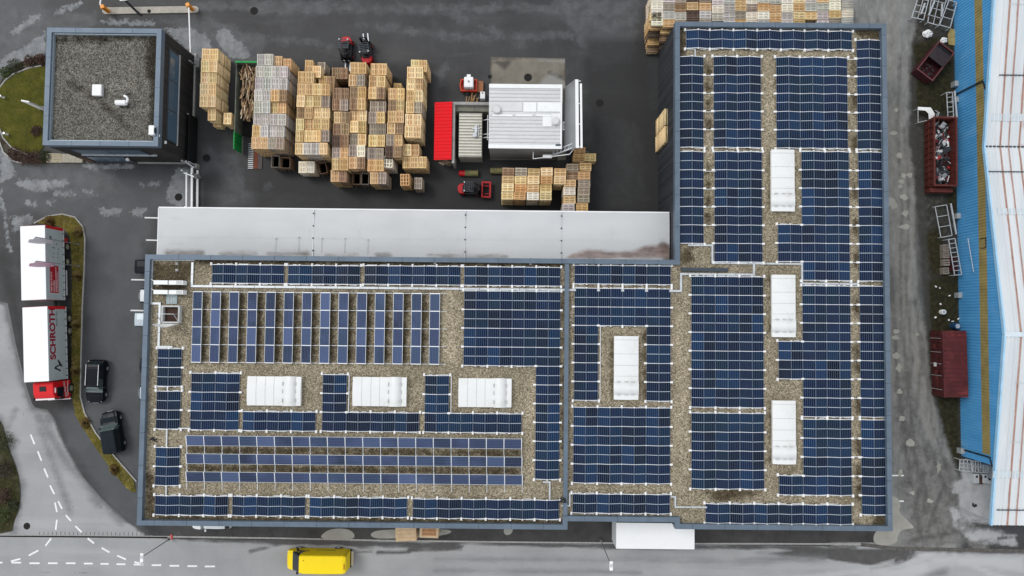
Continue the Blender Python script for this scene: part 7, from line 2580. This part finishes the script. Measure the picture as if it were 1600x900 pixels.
for (px, py, lb, tip, boom) in ((166, 15, 'western orange barrier post with raised boom on the island', (-.1, 2.2), False), (298, 12, 'eastern orange barrier post whose white boom spans to the gate', None, True)):
    x, y = at(px, py, .6)
    t = thing('barrier', lb, 'barrier', (x, y, 0))
    MB().box((0, 0, .66), (.34, .34, 1.05), rz=.35).build('post', M_ORANGE, t, bevel=.04)
    MB().box((0, 0, 1.28), (.42, .42, .22), rz=.35).build('head', M_ORANGE, t, bevel=.05)
    bm = MB()
    if boom:
        X, Y = at(297.5, 82, 1.15)
        bm.bar((.05, -.1, 1.15), (X - x, Y - y, 1.15), .11, .10)
        bm.bar((X - x, Y - y + .05, 0), (X - x, Y - y + .05, 1.1), .1)
    else:
        X, Y = at(159, -8, 1.3)
        bm.bar((-.35, .35, 1.15), (X - x, Y - y, 1.3), .11, .10)
        bm.bar((-.35, .35, 1.15), (0, 0, 1.15), .11, .1)
    bm.build('boom', M_FOOT, t)
x, y = at(204, 9, .8)
t = thing('card_reader', 'slanted black reader column with white top on the traffic island', 'card reader', (x + .5, y - .45, .16))
MB().bar((.15, -.2, 0), (-.75, .75, 1.15), .22, .16).build('column', M_BLACK, t)
MB().box((-.95, .85, 1.2), (.75, .24, .14), rz=.1).build('head', M_FOOT, t)
# gate: white cantilever beams and black panel, grey fence footing
xg = at(303, 200)[0]
yg0, yg1 = at(303, 326)[1], at(303, 84)[1]
t = thing('fence', 'black mesh fence on a pale footing east of the office', 'fence', (xg, (yg0 + yg1) / 2, 0))
MB().bx(xg - .09, xg + .09, at(303, 258)[1], yg1, 0, .22).build('footing', plain('pale_footing', (.42, .41, .39), .85, var=.2), t, True)
mb = MB()
y_ = at(303, 186)[1]
mb.bx(xg + .35, xg + .42, at(303, 262)[1], y_, .05, 2.0)
mb.build('mesh_panel', plain('black_mesh', (.012, .012, .013), .7), t, True)
for py in (105, 186, 258):
    y_ = at(303, py)[1]
    MB().box((xg + .22, y_, 1.0), (.12, .12, 2.0)).build('post', M_GALV, t, True)
x, y = at(309, 98, 1.2)
o = MB().box((x, y, .65), (.36, .95, 1.3)).build('switch_cabinet', plain('grey_cabinet', (.22, .23, .23), .6, var=.15))
tag(o, 'slim grey switch cabinet between office and pale pallet block', 'cabinet')
t = thing('sliding_gate', 'white cantilever gate beams beside the canopy corner', 'gate', (*at(296, 295), 0))
for px, y0_, y1_, w_ in ((291.5, 269, 325, .14), (300, 262, 326, .2)):
    (xa, ya), (xb, yb) = at(px, y0_, 1.5), at(px - .3, y1_, 1.5)
    MB().bar((xa, ya, 1.5), (xb, yb, 1.5), w_, .14).bar((xa, ya, .2), (xb, yb, .2), w_, .14).build('beam', M_FOOT, t, True)
mb = MB()
for px, py in ((290, 254), (290, 269), (301, 256), (305, 274), (291, 324), (300, 325)):
    x, y = at(px, py, 1.2)
    MB().bar((x, y, 0), (x, y, 2.1 if py < 300 else 1.5), .14).build('guide_post', M_GALV, t, True)
mb = MB()
(xa, ya), (xb, yb) = at(289, 252, 2.1), at(303, 262, 2.1)
MB().bar((xa, ya, 2.1), (xb, yb, 2.1), .10).build('cross_beam', M_GALV, t, True)
MB().bar((*at(287, 270, 2.0), 2.0), (*at(303, 276, 2.0), 2.0), .10).build('cross_beam', M_GALV, t, True)
for px, py in ((305, 259), (306, 275)):
    x, y = at(px, py, .6)
    MB().box((x, y, .35), (.38, .45, .7)).build('motor_box', M_CONC, t, True)
# flagpoles
def flagpole(base, top, label, cloth, print_, seed):
    x, y = at(*base)
    t = thing('flagpole', label, 'flagpole', (x, y, 0), 0, None)
    Ht = 7.0
    MB().cyl((0, 0, 0), (0, 0, Ht), .045, .03, 10).cyl((0, 0, 0), (0, 0, .35), .09, .09, 10).build('pole', plain('grey_pole', (.30, .31, .32), .4, .4), t)
    q = random.Random(seed)
    nu, nv = 16, 10
    vs, fs = [], []
    for j in range(nv + 1):
        v = j / nv
        z = Ht - .05 - v * 3.0
        for i in range(nu + 1):
            u = i / nu
            out = u * (1.15 - .55 * v)
            a = math.radians(203 + 10 * math.sin(u * 6 + v * 3)) 
            fold = .10 * math.sin(u * 9 + v * 2.5) * u
            vs.append((math.cos(a) * out - math.sin(a) * fold, math.sin(a) * out + math.cos(a) * fold - .05 * u, z - .55 * u * u))
    for j in range(nv):
        for i in range(nu):
            fs.append((j * (nu + 1) + i, j * (nu + 1) + i + 1, (j + 1) * (nu + 1) + i + 1, (j + 1) * (nu + 1) + i))
    fl = MB().add(vs, fs, True).build('flag', cloth, t)
    sm = fl.modifiers.new('thickness', 'SOLIDIFY')
    sm.thickness = .008
    return t


def cloth(name, c, c2):
    k = Mat(name, .8, 0, .2)
    k.color(k.mix(k.rng(k.noise(1.8, 4, .5), .5, .6, 0, .8), c, c2))
    k.b.inputs['Transmission Weight'].default_value = 0.0
    k.b.inputs['Alpha'].default_value = 0.80
    return k.m


flagpole((125, 382), (53, 372), 'northern flagpole with a limp off-white flag over the trailer', cloth('off_white_flag', (.66, .64, .67), (.60, .54, .58)), None, 1)
flagpole((126, 416), (53, 408), 'southern flagpole with a limp pink flag over the trailer', cloth('pink_flag', (.70, .50, .58), (.66, .36, .46)), None, 2)

# street lamps, sign post, lawn bollards
for (base, head, Hh, lb) in (((267, 841), (222, 871), 6.0, 'street lamp leaning out over the road near the dashed lines'), ((938, 842), (955, 884), 8.0, 'street lamp beside the white box trailer on the south kerb')):
    x, y = at(*base)
    hx, hy = at(head[0], head[1], Hh)
    t = thing('street_lamp', lb, 'street lamp', (x, y, 0))
    MB().cyl((0, 0, 0), (0, 0, Hh - .6), .055, .04, 10).tube([(0, 0, Hh - .6), ((hx - x) * .5, (hy - y) * .5, Hh - .1), (hx - x, hy - y, Hh)], .03, 8).cyl((0, 0, 0), (0, 0, .8), .11, .11, 10).build('pole', plain('grey_lamp_pole', (.24, .25, .255), .5, .3), t)
    MB().box((hx - x, hy - y, Hh + .03), (.32, .85, .14)).build('lamp_head', M_FOOT, t, bevel=.05)
    MB().box((hx - x, hy - y + .05, Hh + .11), (.26, .30, .05)).build('driver_box', M_GALV, t)
x, y = at(268.5, 839, 1.8)
t = thing('traffic_sign', 'small red and white round sign on the kerb by the street lamp', 'traffic sign', (x, y, 0))
MB().cyl((0, 0, 0), (0, 0, 2.1), .03, .03, 8).build('post', M_GALV, t)
sg = MB().cyl((-.03, 0, 1.8), (-.055, .0, 1.83), .28, .28, 20).build('sign_plate', plain('sign_red', (.45, .05, .05), .4), t)
sg.rotation_euler = (0, 0, 0)
MB().box((-.075, 0, 1.83), (.012, .36, .09)).build('white_bar', M_FOOT, sg)
for (px, py, lb) in ((3, 151, 'white lamp bollard at the west rim of the round lawn'), (9, 209, 'white lamp bollard at the south-west rim of the round lawn')):
    x, y = at(px, py, .4)
    t = thing('lamp_bollard', lb, 'bollard', (x, y, 0))
    MB().cyl((0, 0, 0), (0, 0, .62), .11, .11, 14).build('post', M_FOOT, t)
    MB().cyl((0, 0, .62), (0, 0, .72), .14, .12, 14).build('cap', M_GALV, t)
x, y = at(50, 164, 2.0)
t = thing('sign_stele', 'white upright sign panel on the lawn beside the office wall', 'sign', (*at(64, 169), 0), R(-10))
MB().box((0, 0, 1.25), (.85, .16, 2.4)).build('panel', M_FOOT, t, bevel=.02)
MB().box((0, 0, .05), (1.0, .4, .1)).build('base', M_CONC, t)
